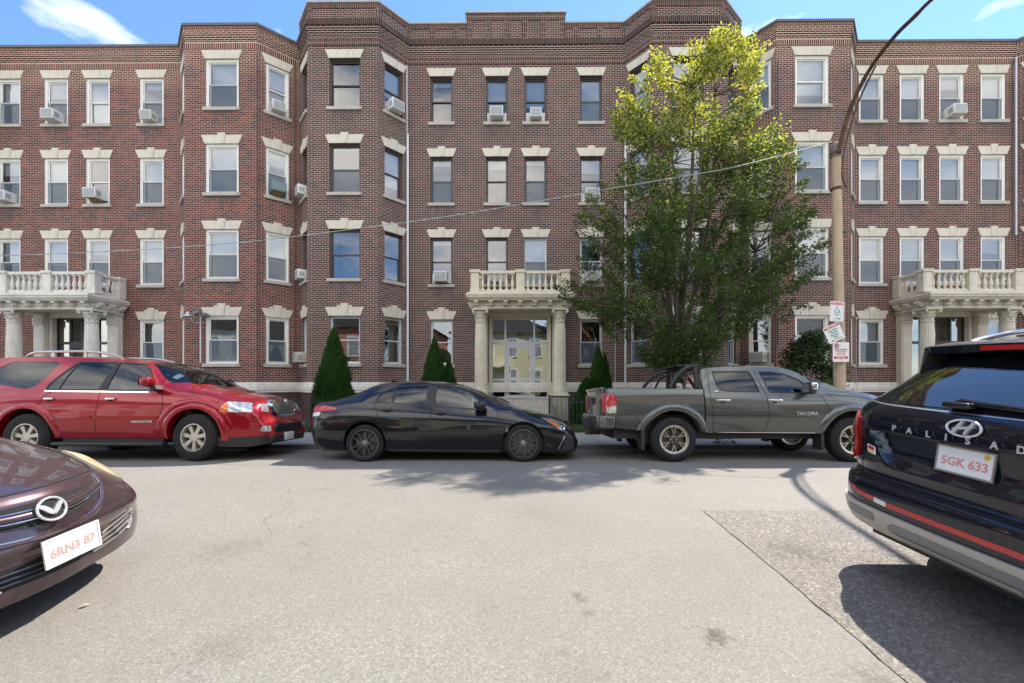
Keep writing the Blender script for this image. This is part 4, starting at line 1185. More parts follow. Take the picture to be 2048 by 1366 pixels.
# ================================================================== black saloon
T = dict(x0=-1.03, x1=3.76, zm=.56, belly=2.4, green=.02, rp=2.8,
    zt=[(-1.03, .84), (-1.0, .98), (-.93, 1.055), (-.68, 1.09), (-.32, 1.225), (-.01, 1.36), (.21, 1.41), (.54, 1.44), (.92, 1.448), (1.2, 1.43), (1.53, 1.39), (1.86, 1.30), (2.25, 1.135), (2.63, .965), (2.85, .915), (3.12, .85), (3.4, .76), (3.6, .655), (3.7, .56), (3.76, .42)],
    zb=[(-1.03, .44), (-1.0, .33), (-.85, .25), (-.5, .2), (0, .2), (.4, .175), (2.4, .16), (3.1, .15), (3.5, .13), (3.7, .15), (3.76, .2)],
    zs=[(-1.03, .72), (-1, .86), (-.9, .93), (-.6, .985), (0, 1.01), (.5, .985), (1.06, .95), (1.87, .89), (2.24, .87), (2.6, .825), (3.07, .74), (3.4, .66), (3.6, .56), (3.76, .36)],
    wm=[(-1.03, .66), (-.98, .76), (-.85, .84), (-.5, .885), (0, .89), (1.5, .885), (2.8, .89), (3.2, .865), (3.5, .79), (3.68, .68), (3.76, .54)],
    wb=[(-1.03, .60), (-.98, .68), (-.85, .76), (-.5, .81), (0, .82), (1.5, .83), (2.8, .82), (3.2, .81), (3.5, .76), (3.68, .66), (3.76, .52)],
    ws=[(-1.03, .60), (-.98, .70), (-.8, .77), (0, .80), (1, .805), (2.2, .805), (2.8, .79), (3.2, .73), (3.5, .65), (3.68, .56), (3.76, .46)],
    wr=[(-1.03, .54), (-.98, .64), (-.7, .68), (-.35, .62), (0, .57), (.9, .575), (1.5, .575), (1.86, .60), (2.3, .69), (2.6, .73), (3, .67), (3.4, .58), (3.76, .4)],
    crown=[(-1.03, .05), (-.6, .05), (-.2, .09), (0, .07), (1, .06), (1.7, .06), (2.0, .10), (2.3, .12), (2.6, .06), (3.2, .08), (3.76, .05)])
T['xs'] = stations(-1.03, 3.76)
black_paint = paint('black_car_paint', (.008, .009, .012), metal=.2, rough=.25)
cx0 = fx(600 + 450 * .2832, 7.18)
sed = Car('saloon_car', 'black four-door saloon parked at the far kerb in front of the cream porch', 'car', Loft(T), (cx0, 8.06, -.068), LEAN, black_paint)
qg = smooth_poly([(.16, 1.045), (.45, 1.02), (.45, 1.295), (.33, 1.25), (.2, 1.15)], .03)
rg = smooth_poly([(.475, 1.018), (1.05, .975), (1.06, 1.345), (.6, 1.325), (.475, 1.30)], .02)
fg = smooth_poly([(1.215, .965), (1.86, .915), (2.09, .905), (2.09, 1.10), (1.84, 1.23), (1.57, 1.305), (1.2, 1.345)], .02)
fq = smooth_poly([(2.115, 1.085), (2.29, .935), (2.28, .905), (2.115, .91)], .01)
cuts = [cut_prism_y(p, -1.2, 1.2) for p in (qg, rg, fg, fq)]
cuts += [cut_prism_z([(2.50, -.60), (2.56, 0), (2.50, .60), (1.74, .49), (1.68, 0), (1.74, -.49)], .93, 1.6), cut_prism_z([(-.66, -.50), (-.60, .0), (-.66, .50), (-.02, .44), (0, 0), (-.02, -.44)], 1.0, 1.6)]
for x in (0, 2.77):
    for sy in (-1, 1): cuts.append(cut_cyl(x, .325, .375, *sorted((sy * .62, sy * 1.1))))
make_body(sed, sed.L, [black_paint, blackplas], cuts, inset=(-.5, 2.5, .05, .42))
for nm, p, mt in (('quarter_window', qg, carglass), ('side_window', rg, carglass), ('side_window', fg, carglass), ('quarter_window', fq, carglass)): sed.patch(nm, p, mt, -.008)
sed.patch_top('windscreen', [(2.50, -.60), (2.56, 0), (2.50, .60), (1.74, .49), (1.68, 0), (1.74, -.49)], carglass_c, -.008)
sed.patch_top('rear_window', [(-.66, -.50), (-.60, .0), (-.66, .50), (-.02, .44), (0, 0), (-.02, -.44)], carglass, -.008)
sed.lines('window_trim', [qg + [qg[0]], rg + [rg[0]], fg + [fg[0]]], blackplas, .022, .001)
sed.patch('pillar_trim', [(1.06, .975), (1.205, .965), (1.195, 1.345), (1.065, 1.35)], blackplas, .0015, cuts=2)
sed.lines('panel_gap', [[(1.15, .96), (1.152, .6), (1.15, .245)], bez([(.14, 1.0), (.2, .87), (.28, .68), (.38, .5), (.5, .33), (.64, .26), (.9, .245), (1.15, .243)], 5), bez([(2.30, .88), (2.335, .7), (2.34, .5), (2.29, .33), (2.19, .255), (1.9, .245), (1.15, .243)], 5),
    bez([(-.62, .97), (-.72, .93), (-.98, .88)], 5), bez([(-.55, .93), (-.45, .8), (-.42, .66)], 5), bez([(3.06, .76), (3.25, .6), (3.3, .45)], 5), [(2.42, .87), (2.8, .80), (3.06, .755)]], gapm, .008, .002)
handle(sed, .38, .90, black_paint, .2); handle(sed, 1.32, .845, black_paint, .2)
mirror(sed, 2.03, .985, .86, (black_paint, blackplas), .19, .13, .20, base_z=.9)
sed.patch('tail_light', smooth_poly([(-.985, .965), (-.72, .975), (-.50, .935), (-.52, .90), (-.8, .87), (-.995, .86)], .02), redlens, .004, thick=.008)
sed.patch('reflector', smooth_poly([(-.99, .85), (-.80, .86), (-.82, .80), (-.97, .78)], .01), whitelens, .003)
sed.patch('headlight', smooth_poly([(3.08, .765), (3.31, .735), (3.52, .67), (3.55, .60), (3.44, .54), (3.32, .62)], .02), clearlens, .003, thick=.006)
sed.patch('side_marker', smooth_poly([(3.18, .735), (3.36, .66), (3.42, .585), (3.30, .63)], .01), amberlens, .012)
sed.patch('bumper_corner', smooth_poly([(3.46, .50), (3.735, .45), (3.74, .22), (3.40, .165), (3.5, .3)], .02), blackplas, .003)
sed.patch('rear_bumper_trim', smooth_poly([(-1.02, .62), (-.94, .56), (-.86, .36), (-.8, .25), (-.95, .28), (-1.02, .42)], .02), blackplas, .003)
sed.lines('side_skirt', [[(.42, .20), (2.36, .185)]], blackplas, .05, .006)
sed.lines('bumper_blade', [bez([(3.38, .20), (3.44, .33), (3.50, .44)], 5)], chrome, .014, .006)
mb = MB(); M_ = Matrix.Translation((.30, 0, sed.L.top(.30, 0)))
mb.prism([(-.09, 0), (.09, -.0), (.02, .015), (-.07, .055)], lambda a, b: M_ @ Vector((a, -.02, b)), lambda a, b: M_ @ Vector((a, .02, b))); mb.build('antenna', black_paint, sed.root)
underbody(sed, -.8, 3.5, .72, .17, .4)
rim_dark = plain('dark_alloy', (.12, .12, .125), .3, metal=.7)
add_wheels(sed.root, 'sed', (0, 2.77), 1.55, .322, .238, .225, 'ten', rim_dark, satin)
headrest_seat(sed, 1.1, (-.38, .38), seatd, .5, .55); headrest_seat(sed, .25, (-.35, .35), seatd, .5, .5); steering(sed, 1.86, .36, .86)
mb = MB(); mb.rbox(1.95, 2.4, -.68, .68, .55, .88, .05, 3); mb.build('dashboard', seatd, sed.root)
# wipers
for y in (-.45, .1):
    mb = MB(); mb.tube([(x, y + (2.5 - x) * .9 * (1 if y < 0 else 1), sed.L.top(x, y + (2.5 - x) * .9) + .02) for x in (2.52, 2.4, 2.28, 2.12)], .009, 6); mb.build('wiper', blackplas, sed.root)

# ================================================================== red estate SUV
T = dict(x0=-4.25, x1=1.15, zm=.78, belly=2.6, green=.015, rp=3.0,
    zt=[(-4.25, 1.2), (-4.2, 1.6), (-4.0, 1.86), (-3.42, 1.905), (-2.5, 1.905), (-1.91, 1.885), (-1.62, 1.86), (-1.33, 1.83), (-1.1, 1.79), (-.75, 1.70), (-.41, 1.54), (-.14, 1.37), (-.02, 1.305), (.15, 1.275), (.51, 1.20), (.8, 1.12), (.95, 1.06), (1.0, .98), (1.03, .84), (1.07, .76), (1.12, .70), (1.15, .60)],
    zb=[(-4.25, .5), (-3.9, .42), (-2.98, .40), (-2.5, .39), (-.5, .38), (.3, .30), (.9, .25), (1.1, .27), (1.15, .33)],
    zs=[(-4.25, 1.0), (-4, 1.22), (-2.6, 1.20), (-.73, 1.19), (-.5, 1.20), (0, 1.165), (.4, 1.09), (.66, 1.02), (.9, .95), (1.05, .82), (1.15, .52)],
    wm=[(-4.25, .85), (-4.1, .94), (-3.5, .965), (0, .97), (.45, .965), (.7, .93), (.9, .86), (1.03, .77), (1.15, .64)],
    wb=[(-4.25, .8), (-4.1, .88), (-3.5, .90), (0, .90), (.45, .92), (.7, .89), (.9, .83), (1.03, .74), (1.15, .60)],
    ws=[(-4.25, .8), (-4, .88), (-3, .91), (0, .905), (.45, .89), (.7, .84), (.9, .77), (1.03, .69), (1.15, .56)],
    wr=[(-4.25, .68), (-3.8, .72), (-1.3, .72), (-1.0, .74), (-.7, .84), (-.3, .85), (.1, .83), (.5, .77), (.8, .68), (1.0, .6), (1.15, .5)],
    crown=[(-4.25, .06), (-3, .055), (-1.3, .06), (-1.0, .10), (-.7, .36), (-.4, .27), (-.14, .12), (0, .07), (.5, .07), (1.0, .06), (1.15, .05)])
T['xs'] = stations(-4.25, 1.15)
red_paint = paint('red_car_paint', (.30, .006, .014), metal=.45, rough=.28, flake=.6)
nx0 = fx(1312 * .29297, 7.18)
nav = Car('estate_suv', 'red full-size SUV with chrome grille and silver roof rails parked at the far kerb', 'car', Loft(T), (nx0, 8.14, -.068), LEAN, red_paint)
n_rq = smooth_poly([(-3.95, 1.36), (-3.78, 1.60), (-3.50, 1.765), (-2.62, 1.765), (-2.74, 1.50), (-2.92, 1.30), (-3.06, 1.265), (-3.5, 1.33)], .06)
n_rd = smooth_poly([(-2.71, 1.255), (-2.67, 1.36), (-2.34, 1.71), (-2.27, 1.76), (-1.60, 1.75), (-1.76, 1.25)], .03)
n_fd = smooth_poly([(-1.64, 1.245), (-1.55, 1.745), (-1.10, 1.725), (-.99, 1.64), (-.79, 1.35), (-.79, 1.235)], .03)
cuts = [cut_prism_y(p, -1.2, 1.2) for p in (n_rq, n_rd, n_fd)]
nws = [(-.56, -.77), (-.20, -.60), (-.07, 0), (-.20, .60), (-.56, .77), (-1.06, .62), (-1.12, 0), (-1.06, -.62)]
cuts.append(cut_prism_z(nws, 1.22, 2.1))
for x in (-2.98, 0):
    for sy in (-1, 1): cuts.append(cut_cyl(x, .43, .50, *sorted((sy * .60, sy * 1.2))))
make_body(nav, nav.L, [red_paint, blackplas], cuts, inset=(-4.05, -.36, .05, .55))
nav.patch('quarter_window', n_rq, carglass_d, -.006); nav.patch('side_window', n_rd, carglass_d, -.006); nav.patch('side_window', n_fd, carglass, -.008)
nav.patch_top('windscreen', nws, carglass_c, -.008)
nav.lines('window_trim', [n_rd + [n_rd[0]], n_fd + [n_fd[0]]], blackplas, .026, .001)
nav.lines('window_divider', [[(-2.48, 1.255), (-2.40, 1.48), (-2.27, 1.75)]], blackplas, .022, .001)
nav.patch('pillar_trim', [(-1.755, 1.25), (-1.65, 1.245), (-1.565, 1.74), (-1.60, 1.755)], blackplas, .002, cuts=2)
nav.lines('chrome_strip', [[(-2.72, 1.228), (-.86, 1.208)]], chrome, .026, .006)
nav.lines('panel_gap', [bez([(-1.72, 1.21), (-1.725, .9), (-1.76, .40)], 6), bez([(-.62, 1.20), (-.56, 1.0), (-.60, .75), (-.66, .42)], 5), bez([(-2.60, 1.21), (-2.72, 1.1), (-2.72, .95), (-2.5, .80), (-2.42, .6), (-2.40, .42)], 5),
     [(-1.60, 1.75), (-1.62, 1.84)], bez([(.42, 1.06), (.30, .95), (.28, .85)], 4), bez([(-.5, 1.235), (0, 1.19), (.4, 1.10), (.72, 1.04)], 5)], gapm, .009, .002)
nav.lines('side_moulding', [[(-2.40, .775), (-1.80, .765)], [(-1.74, .765), (-.62, .755)]], red_paint, .05, .014)
nav.arch('wheel_arch', 0, .43, .49, .60, red_paint, .035, a0=-8, a1=188, zs=1.0); nav.arch('wheel_arch', -2.98, .43, .49, .60, red_paint, .035, a0=-8, a1=188)
nav.arch('wheel_arch_flare', 0, .43, .60, .69, red_paint, .012, a0=10, a1=170)
for x in (-2.58, -1.49): handle(nav, x, 1.09, chrome, .17, h=.036)
mirror(nav, -.74, 1.385, .95, (red_paint, blackplas), .22, .17, .17, base_z=1.24)
underbody(nav, -4.0, .9, .7, .30, .6)
for sy in (-1, 1):
    mb = MB(); mb.rbox(-2.48, -.52, *sorted((sy * .84, sy * 1.0)), .265, .335, .03, 3); mb.box(-2.4, -.6, *sorted((sy * .80, sy * .86)), .30, .45); mb.build('running_board', blackplas, nav.root)
    mb = MB(); zz = lambda x: nav.L.top(x, .62)
    mb.tube([(-3.42, sy * .62, zz(-3.42)), (-3.34, sy * .625, zz(-3.3) + .05), (-3.2, sy * .63, zz(-3.2) + .085), (-2.4, sy * .63, zz(-2.4) + .10), (-2.0, sy * .63, zz(-2) + .09), (-1.72, sy * .625, zz(-1.75) + .05), (-1.60, sy * .62, zz(-1.6))], [.012, .022, .024, .024, .024, .02, .01], 10)
    for x in (-2.9, -2.3): mb.box(x - .03, x + .03, sy * .63 - .012, sy * .63 + .012, zz(x) - .01, zz(x) + .09)
    mb.build('roof_rail', satin, nav.root)
def nfront(y, z, off):
    s_ = 1 if y >= 0 else -1
    return (end_x(nav.L, y, z, .2, 1.15) + off, y, z)
def front_patch(car, fn, name, poly, mt, off=.004, sides=(1, -1), thick=0, parent=None, cuts=4):
    for sg in sides:
        mb = MB(); project_patch(mb, [(sg * a, b) for a, b in poly], lambda a, b, o: fn(a, b, off + (o if thick else 0)), cuts, thick)
        o = mb.build(name, mt, parent or car.root)
    return o
nav.patch('headlight', smooth_poly([(.44, .86), (.47, .96), (.55, 1.045), (.86, 1.02), (.93, .90), (.94, .855)], .02), clearlens, .004, thick=.006)
nav.patch('side_marker', smooth_poly([(.455, .865), (.48, .95), (.56, 1.035), (.60, .865)], .01), amberlens, .012)
front_patch(nav, nfront, 'headlight', smooth_poly([(.49, .85), (.47, .99), (.60, 1.0), (.68, .86)], .02), clearlens, .006, thick=.006)
# chrome grille
mb = MB(); n = 40
out = smooth_poly([(-.46, 1.0), (-.40, .80), (-.30, .765), (.30, .765), (.40, .80), (.46, 1.0), (.36, 1.075), (-.36, 1.075)], .05, 5)
inn = [(a * .88, .925 + (b - .925) * .80) for a, b in out]
gx = lambda a, b: 1.10 - (b - .76) * .16 - a * a * .25
for i in range(len(out)):
    j = (i + 1) % len(out); o1, o2, i1, i2 = out[i], out[j], inn[i], inn[j]
    A = [(gx(*o1) - .08, *o1), (gx(*o2) - .08, *o2)]; B = [(gx(*o1) + .0, *o1), (gx(*o2) + .0, *o2)]; Cc = [(gx(*i1) + .022, *i1), (gx(*i2) + .022, *i2)]; D = [(gx(*i1) - .03, *i1), (gx(*i2) - .03, *i2)]
    for a, b in ((A, B), (B, Cc), (Cc, D)): mb.face([a[0], a[1], b[1], b[0]], smooth=True)
grl = mb.build('grille', chrome, nav.root)
mb = MB(); mb.face([(gx(a, b) - .03, a, b) for a, b in inn]); mb.build('grille_backing', gapm, grl)
mb = MB()
for k in range(19):
    y = -.36 + .72 * k / 18; mb.box(gx(y, .9) - .025, gx(y, .9) + .012, y - .0075, y + .0075, .80, 1.035)
gb = mb.build('grille_bars', satin, grl); 
mb = MB(); mb.box(gx(0, .92) - .02, gx(0, .92) + .028, -.012, .012, .95, 1.09); mb.box(gx(0, .92) + .01, gx(0, .92) + .03, -.035, .035, 1.0, 1.075)
mb.box(gx(0, .92) + .02, gx(0, .92) + .036, -.02, .02, 1.012, 1.062); mb.build('emblem', chrome, grl)
front_patch(nav, nfront, 'lower_grille', smooth_poly([(0, .62), (.50, .62), (.52, .52), (.46, .47), (0, .47)], .02), gapm, .004)
mb = MB()
for z in (.505, .545, .585): ribbon(mb, [(-.5, z), (.5, z)], .016, nfront, off=.012)
mb.build('grille_slat', blackplas, nav.root)
front_patch(nav, nfront, 'bumper_valance', smooth_poly([(0, .40), (.70, .40), (.74, .34), (.66, .28), (0, .28)], .01), blackplas, .006)
nav.patch('bumper_valance', smooth_poly([(.22, .42), (.22, .26), (.9, .24), (1.12, .28), (1.14, .42), (.9, .42)], .02), blackplas, .006)
front_patch(nav, nfront, 'fog_light', smooth_poly([(.60, .60), (.74, .60), (.75, .50), (.62, .50)], .03), clearlens, .01, thick=.012)
mb = MB(); mb.rbox(1.15, 1.185, -.16, .14, .30, .45, .01, 2); pl = mb.build('number_plate', platem, nav.root)
rim_silver = plain('silver_alloy', (.50, .46, .40), .35, metal=.7, var=.15)
add_wheels(nav.root, 'nav', (-2.98, 0), 1.66, .415, .235, .27, 'seven', rim_silver, satin, steer=-.10)
headrest_seat(nav, -1.45, (-.42, .42), seatm, .85, .55); headrest_seat(nav, -2.5, (-.42, .42), seatm, .85, .5); steering(nav, -.72, .42, 1.18)
mb = MB(); mb.rbox(-.75, -.2, -.78, .78, .8, 1.17, .06, 3); mb.build('dashboard', seatd, nav.root)
for y in (-.62, .05):
    mb = MB(); mb.tube([(x, yy_, nav.L.top(x, yy_) + .02) for x, yy_ in ((-.22, y + .1), (-.35, y + .35), (-.42, y + .62))], .011, 6); mb.build('wiper', blackplas, nav.root)
for x in (-.33,):
    mb = MB(); project_patch(mb, [(-.66, -.66), (-.56, -.66), (-.54, -.52), (-.64, -.52)], lambda a, b, o: (a, b, nav.L.top(a, b) - .012), 2); mb.build('sticker', platem, nav.root)
def side_text(car, s, size, x, z, mt, name='badge', **kw):
    y = car.L.side(x, z) + .012
    return text_obj(name, s, size, mt, car.root, (x, -y, z), (R(90), 0, 0), **kw)
side_text(nav, 'NAVIGATOR', .055, -.90, .69, badgem, font_bold=.0005, space=1.2)

# ================================================================== grey pickup
T = dict(x0=.56, x1=4.06, zm=.84, belly=2.2, green=.02, rp=3.0,
    zt=[(.56, 1.62), (.60, 1.68), (.75, 1.715), (1.27, 1.735), (1.88, 1.72), (2.29, 1.68), (2.58, 1.60), (2.81, 1.50), (2.99, 1.40), (3.12, 1.31), (3.25, 1.28), (3.49, 1.245), (3.72, 1.20), (3.9, 1.12), (4.0, .98), (4.06, .8)],
    zb=[(.56, .50), (2.6, .48), (3.1, .5), (3.6, .45), (4.06, .45)],
    zs=[(.56, 1.185), (1.5, 1.18), (2.35, 1.16), (2.74, 1.16), (3.1, 1.13), (3.5, 1.08), (3.8, .99), (4.06, .65)],
    wm=[(.56, .925), (3.4, .93), (3.7, .88), (3.9, .78), (4.06, .6)], wb=[(.56, .86), (3.4, .87), (3.7, .82), (3.9, .74), (4.06, .56)],
    ws=[(.56, .875), (3.0, .875), (3.4, .86), (3.7, .80), (3.9, .7), (4.06, .52)],
    wr=[(.56, .66), (2.0, .67), (2.3, .70), (2.6, .79), (2.9, .82), (3.3, .79), (3.7, .70), (4.06, .45)],
    crown=[(.56, .06), (2.0, .06), (2.3, .12), (2.56, .29), (2.8, .25), (3.0, .16), (3.12, .08), (3.5, .06), (4.06, .05)])
T['xs'] = stations(.56, 4.06, .1)
grey_paint = paint('grey_car_paint', (.105, .114, .104), metal=.55, rough=.3, flake=.5)
tx0 = fx(1160 + 628 * .3027, 7.18)
tac = Car('pickup_truck', 'dark grey crew-cab pickup with black sports bar over the bed, parked at the far kerb', 'truck', Loft(T), (tx0, 8.12, -.066), LEAN, grey_paint)
t_rg = smooth_poly([(.80, 1.32), (.77, 1.58), (1.435, 1.585), (1.53, 1.21), (.98, 1.225), (.86, 1.25)], .035)
t_fg = smooth_poly([(1.60, 1.58), (1.83, 1.575), (2.07, 1.53), (2.28, 1.43), (2.43, 1.29), (2.46, 1.19), (1.70, 1.205)], .03)
tws = [(2.66, -.72), (2.98, -.55), (3.06, 0), (2.98, .55), (2.66, .72), (2.24, .58), (2.16, 0), (2.24, -.58)]
cuts = [cut_prism_y(p, -1.2, 1.2) for p in (t_rg, t_fg)] + [cut_prism_z(tws, 1.2, 1.9), cut_prism_y([(0, 0)] * 0 or [(.4, 1.28), (.8, 1.28), (.8, 1.55), (.4, 1.55)], -.5, .5)]
for sy in (-1, 1): cuts.append(cut_cyl(3.10, .38, .52, *sorted((sy * .60, sy * 1.2))))
make_body(tac, tac.L, [grey_paint, blackplas], cuts, inset=(.66, 2.9, .05, .62))
tac.patch('side_window', t_rg, carglass_d, -.006); tac.patch('side_window', t_fg, carglass, -.008)
tac.patch_top('windscreen', tws, carglass_c, -.008)
tac.lines('window_trim', [t_rg + [t_rg[0]], t_fg + [t_fg[0]]], blackplas, .022, .001)
mb = MB(); mb.face([(.565, -.5, 1.28), (.565, .5, 1.28), (.575, .5, 1.55), (.575, -.5, 1.55)]); mb.build('rear_window', carglass_d, tac.root, recalc=False)
TB = dict(x0=-1.18, x1=.535, zm=.86, belly=2.2, green=.0, rp=6,
    zt=[(-1.18, 1.20), (-1.14, 1.285), (-1.0, 1.295), (.535, 1.28)], zb=[(-1.18, .60), (-1.0, .57), (-.5, .53), (.535, .50)], zs=[(-1.18, 1.08), (-1.1, 1.2), (.535, 1.2)],
    wm=[(-1.18, .86), (-1.13, .91), (-.9, .925), (.535, .925)], wb=[(-1.18, .80), (-1.1, .85), (.535, .86)], ws=[(-1.18, .84), (-1.1, .885), (.535, .89)], wr=[(-1.18, .80), (-1.1, .855), (.535, .86)], crown=.02)
TB['xs'] = stations(-1.18, .535, .1, .02, 50)
bed = Car.__new__(Car); bed.root = tac.root; bed.L = Loft(TB); bed.p = grey_paint
cuts = [cut_prism_z([(-1.12, -.76), (.50, -.76), (.50, .76), (-1.12, .76)], .80, 1.5)]
for sy in (-1, 1): cuts.append(cut_cyl(0, .38, .52, *sorted((sy * .60, sy * 1.2))))
make_body(bed, bed.L, [grey_paint, blackplas], cuts, name='cargo_bed')
tac.L.T['x1'] = 4.06
for c_, x in ((bed, 0), (tac, 3.10)): c_.arch('wheel_arch', x, .38, .51, .635, grey_paint, .05, a0=-22 if c_ is tac else -14, a1=195, zs=1.0)
bed.lines('bed_rail', [[(-1.13, 1.285), (.52, 1.27)]], blackplas, .035, .004)
bed.lines('panel_gap', [bez([(-1.0, .80), (-.72, .81), (-.62, .74), (-.52, .60)], 4), [(-1.0, .80), (-1.0, .58)]], gapm, .009, .002)
tac.lines('panel_gap', [bez([(.70, 1.56), (.66, 1.3), (.67, 1.0), (.70, .52), (.72, .505)], 5), bez([(1.52, 1.60), (1.58, 1.3), (1.635, 1.15), (1.645, .8), (1.60, .56), (1.54, .505)], 5), [(.72, .503), (2.6, .495)], bez([(2.58, 1.17), (2.66, 1.0), (2.71, .8), (2.70, .62), (2.62, .50)], 5), [(.58, .80), (2.35, .79)], bez([(2.7, 1.17), (3.2, 1.13), (3.7, 1.05)], 4)], gapm, .009, .002)
tac.lines('side_crease', [[(.70, .775), (2.40, .765), (2.52, .70)]], grey_paint, .022, .008)
tac.lines('sill_trim', [[(.60, .507), (2.62, .497)]], chrome, .010, .010)
for x in (.86, 1.76): handle(tac, x, 1.065, chrome, .25, h=.038)
mirror(tac, 2.30, 1.27, .93, (blackplas, blackplas), .2, .20, .15, base_z=1.19)
mb = MB(); mb.rbox(2.26, 2.37, -1.14, -.99, 1.24, 1.375, .03, 3); mb.build('mirror_cap', chrome, tac.root)
bed.patch('tail_light', smooth_poly([(-1.17, 1.165), (-1.10, 1.175), (-.975, 1.12), (-.985, 1.06), (-1.01, .835), (-1.165, .835)], .02), redlens, .006, thick=.012)
bed.patch('reversing_light', smooth_poly([(-1.16, .95), (-.995, .965), (-1.015, .84), (-1.16, .84)], .01), clearlens, .022)
mb = MB(); mb.rbox(-1.215, -1.165, -.74, .74, .72, 1.285, .02, 3); mb.rbox(-1.24, -1.16, -.74, .74, 1.24, 1.30, .018, 3); tg = mb.build('tailgate', grey_paint, tac.root)
mb = MB(); mb.box(-1.226, -1.214, -.14, .14, .98, 1.10); mb.build('handle', blackplas, tg)
for sy in (-1, 1):
    mb = MB(); mb.rbox(-1.22, -1.17, *sorted((sy * .745, sy * .86)), .84, 1.18, .015, 2); mb.build('tail_light', redlens, tac.root)
mb = MB(); mb.rbox(-1.33, -1.10, -.55, .55, .50, .72, .03, 3); mb.build('rear_bumper', blackplas, tac.root)
for sy in (-1, 1):
    mb = MB(); mb.rbox(-1.29, -1.01, *sorted((sy * .52, sy * .92)), .56, .80, .045, 4); mb.build('bumper_end', grey_paint, tac.root)
    for xa_, xb_ in ((-.56, -.50), (2.56, 2.61)): mb = MB(); mb.box(xa_, xb_, *sorted((sy * .67, sy * .89)), .20, .58); mb.build('mud_flap', blackplas, tac.root)
    # sports bar
    mb = MB(); mb.tube(bez([(-.02, sy * .80, 1.28), (.06, sy * .77, 1.42), (.18, sy * .72, 1.55), (.34, sy * .66, 1.655), (.5, sy * .63, 1.69)], 5), .034, 10)
    mb.tube(bez([(.24, sy * .79, 1.28), (.29, sy * .75, 1.42), (.36, sy * .70, 1.54), (.5, sy * .65, 1.60)], 5), .022, 10)
    mb.tube([(.50, sy * .72, 1.28), (.50, sy * .64, 1.66)], .04, 10); mb.build('sports_bar', blackplas, tac.root)
mb = MB(); mb.tube([(.48, -.64, 1.69), (.48, .64, 1.69)], .04, 10); mb.rbox(.25, .56, -.45, .45, 1.695, 1.73, .015, 2); mb.build('sports_bar', blackplas, tac.root)
underbody(tac, -1.0, 3.8, .68, .38, .62)
mb = MB(); mb.box(-1.38, -1.1, -.05, .05, .40, .50); mb.tube([(-.9, -.5, .45), (-.2, -.55, .42), (.9, -.55, .40), (2.3, -.5, .42)], .04, 8); mb.build('exhaust', plain('rusty_steel', (.10, .06, .04), .8, var=.4), tac.root)
rim_tac = plain('machined_alloy', (.64, .60, .53), .25, metal=.9, var=.08)
add_wheels(tac.root, 'tac', (0, 3.10), 1.62, .385, .245, .265, 'six', rim_tac, plain('dark_spoke', (.10, .095, .09), .35, metal=.6))
headrest_seat(tac, 1.55, (-.4, .4), seatd, .72, .55); headrest_seat(tac, .85, (-.4, .4), seatd, .72, .5); steering(tac, 2.3, .38, 1.08)
mb = MB(); mb.rbox(2.35, 2.85, -.72, .72, .75, 1.12, .05, 3); mb.build('dashboard', seatd, tac.root)
side_text(tac, 'TACOMA', .08, 2.30, .835, badgem, font_bold=.001, space=1.15)
side_text(tac, 'LIMITED', .035, .80, 1.225, chrome, font_bold=.001)
def tfront(y, z, off): return (end_x(tac.L, y, z, 3.3, 4.06) + off, y, z)
front_patch(tac, tfront, 'grille', smooth_poly([(0, 1.05), (.45, 1.05), (.5, .75), (0, .7)], .02), blackplas, .006)
front_patch(tac, tfront, 'headlight', smooth_poly([(.52, 1.02), (.72, 1.0), (.74, .85), (.54, .8)], .02), clearlens, .008)
# ================================================================== near right: dark SUV seen from behind
NL = .048
navy_paint = paint('navy_car_paint', (.006, .009, .018), metal=.2, rough=.22)
skid = plain('skid_grey', (.46, .42, .355), .42, metal=.25, var=.06)
skiddark = plain('skid_dark', (.22, .21, .195), .5, var=.06)
pal = thing('estate_suv', 'dark navy SUV close on the right, seen from behind', 'car', (2.54, 2.47, -.070)); pal.rotation_euler = (NL, 0, 0)
XR = [(.28, .20), (.32, .10), (.36, .04), (.42, .012), (.50, .0), (.60, .0), (.665, .004), (.69, .02), (.70, .055), (.715, .085), (.74, .09), (.80, .075), (.88, .068), (1.0, .06), (1.09, .055), (1.16, .06), (1.22, .085), (1.25, .12), (1.40, .28), (1.58, .50), (1.66, .62), (1.70, .75), (1.735, 1.1)]
WW = [(.28, .86), (.36, .93), (.50, .965), (.62, .975), (.70, .97), (.8, .965), (1.0, .965), (1.15, .95), (1.25, .90), (1.40, .80), (1.50, .75), (1.60, .70), (1.66, .66), (1.70, .61), (1.735, .42)]
EX = [(.28, .22), (.5, .27), (.65, .28), (.75, .20), (1.0, .20), (1.15, .26), (1.3, .26), (1.6, .16), (1.735, .2)]
XF = [(.28, 4.75), (.5, 4.93), (.8, 4.93), (1.0, 4.85), (1.08, 4.6), (1.12, 3.9), (1.2, 3.7), (1.6, 2.9), (1.735, 2.3)]
def rec(y, z):
    """number plate recess"""
    if not (.80 < z < 1.055): return 0
    a = min(1, max(0, (.64 - abs(y) - (1.05 - z) * .55) / .03)); b = min(1, (1.055 - z) / .012); c = min(1, (z - .80) / .10)
    return .045 * max(0, a) * b * c
def rxv(y, z):
    xr, w_, ex = pchip(XR, z), pchip(WW, z), pchip(EX, z); ey = .36
    t = (abs(y) - (w_ - ey)) / ey
    return xr + rec(y, z) + .02 * y * y + (ex * (1 - math.sqrt(max(0, 1 - min(1, t) ** 2))) if t > 0 else 0)
def rx(y, z, off): return (rxv(y, z) - off, y, z)
bm = bmesh.new(); rings = []
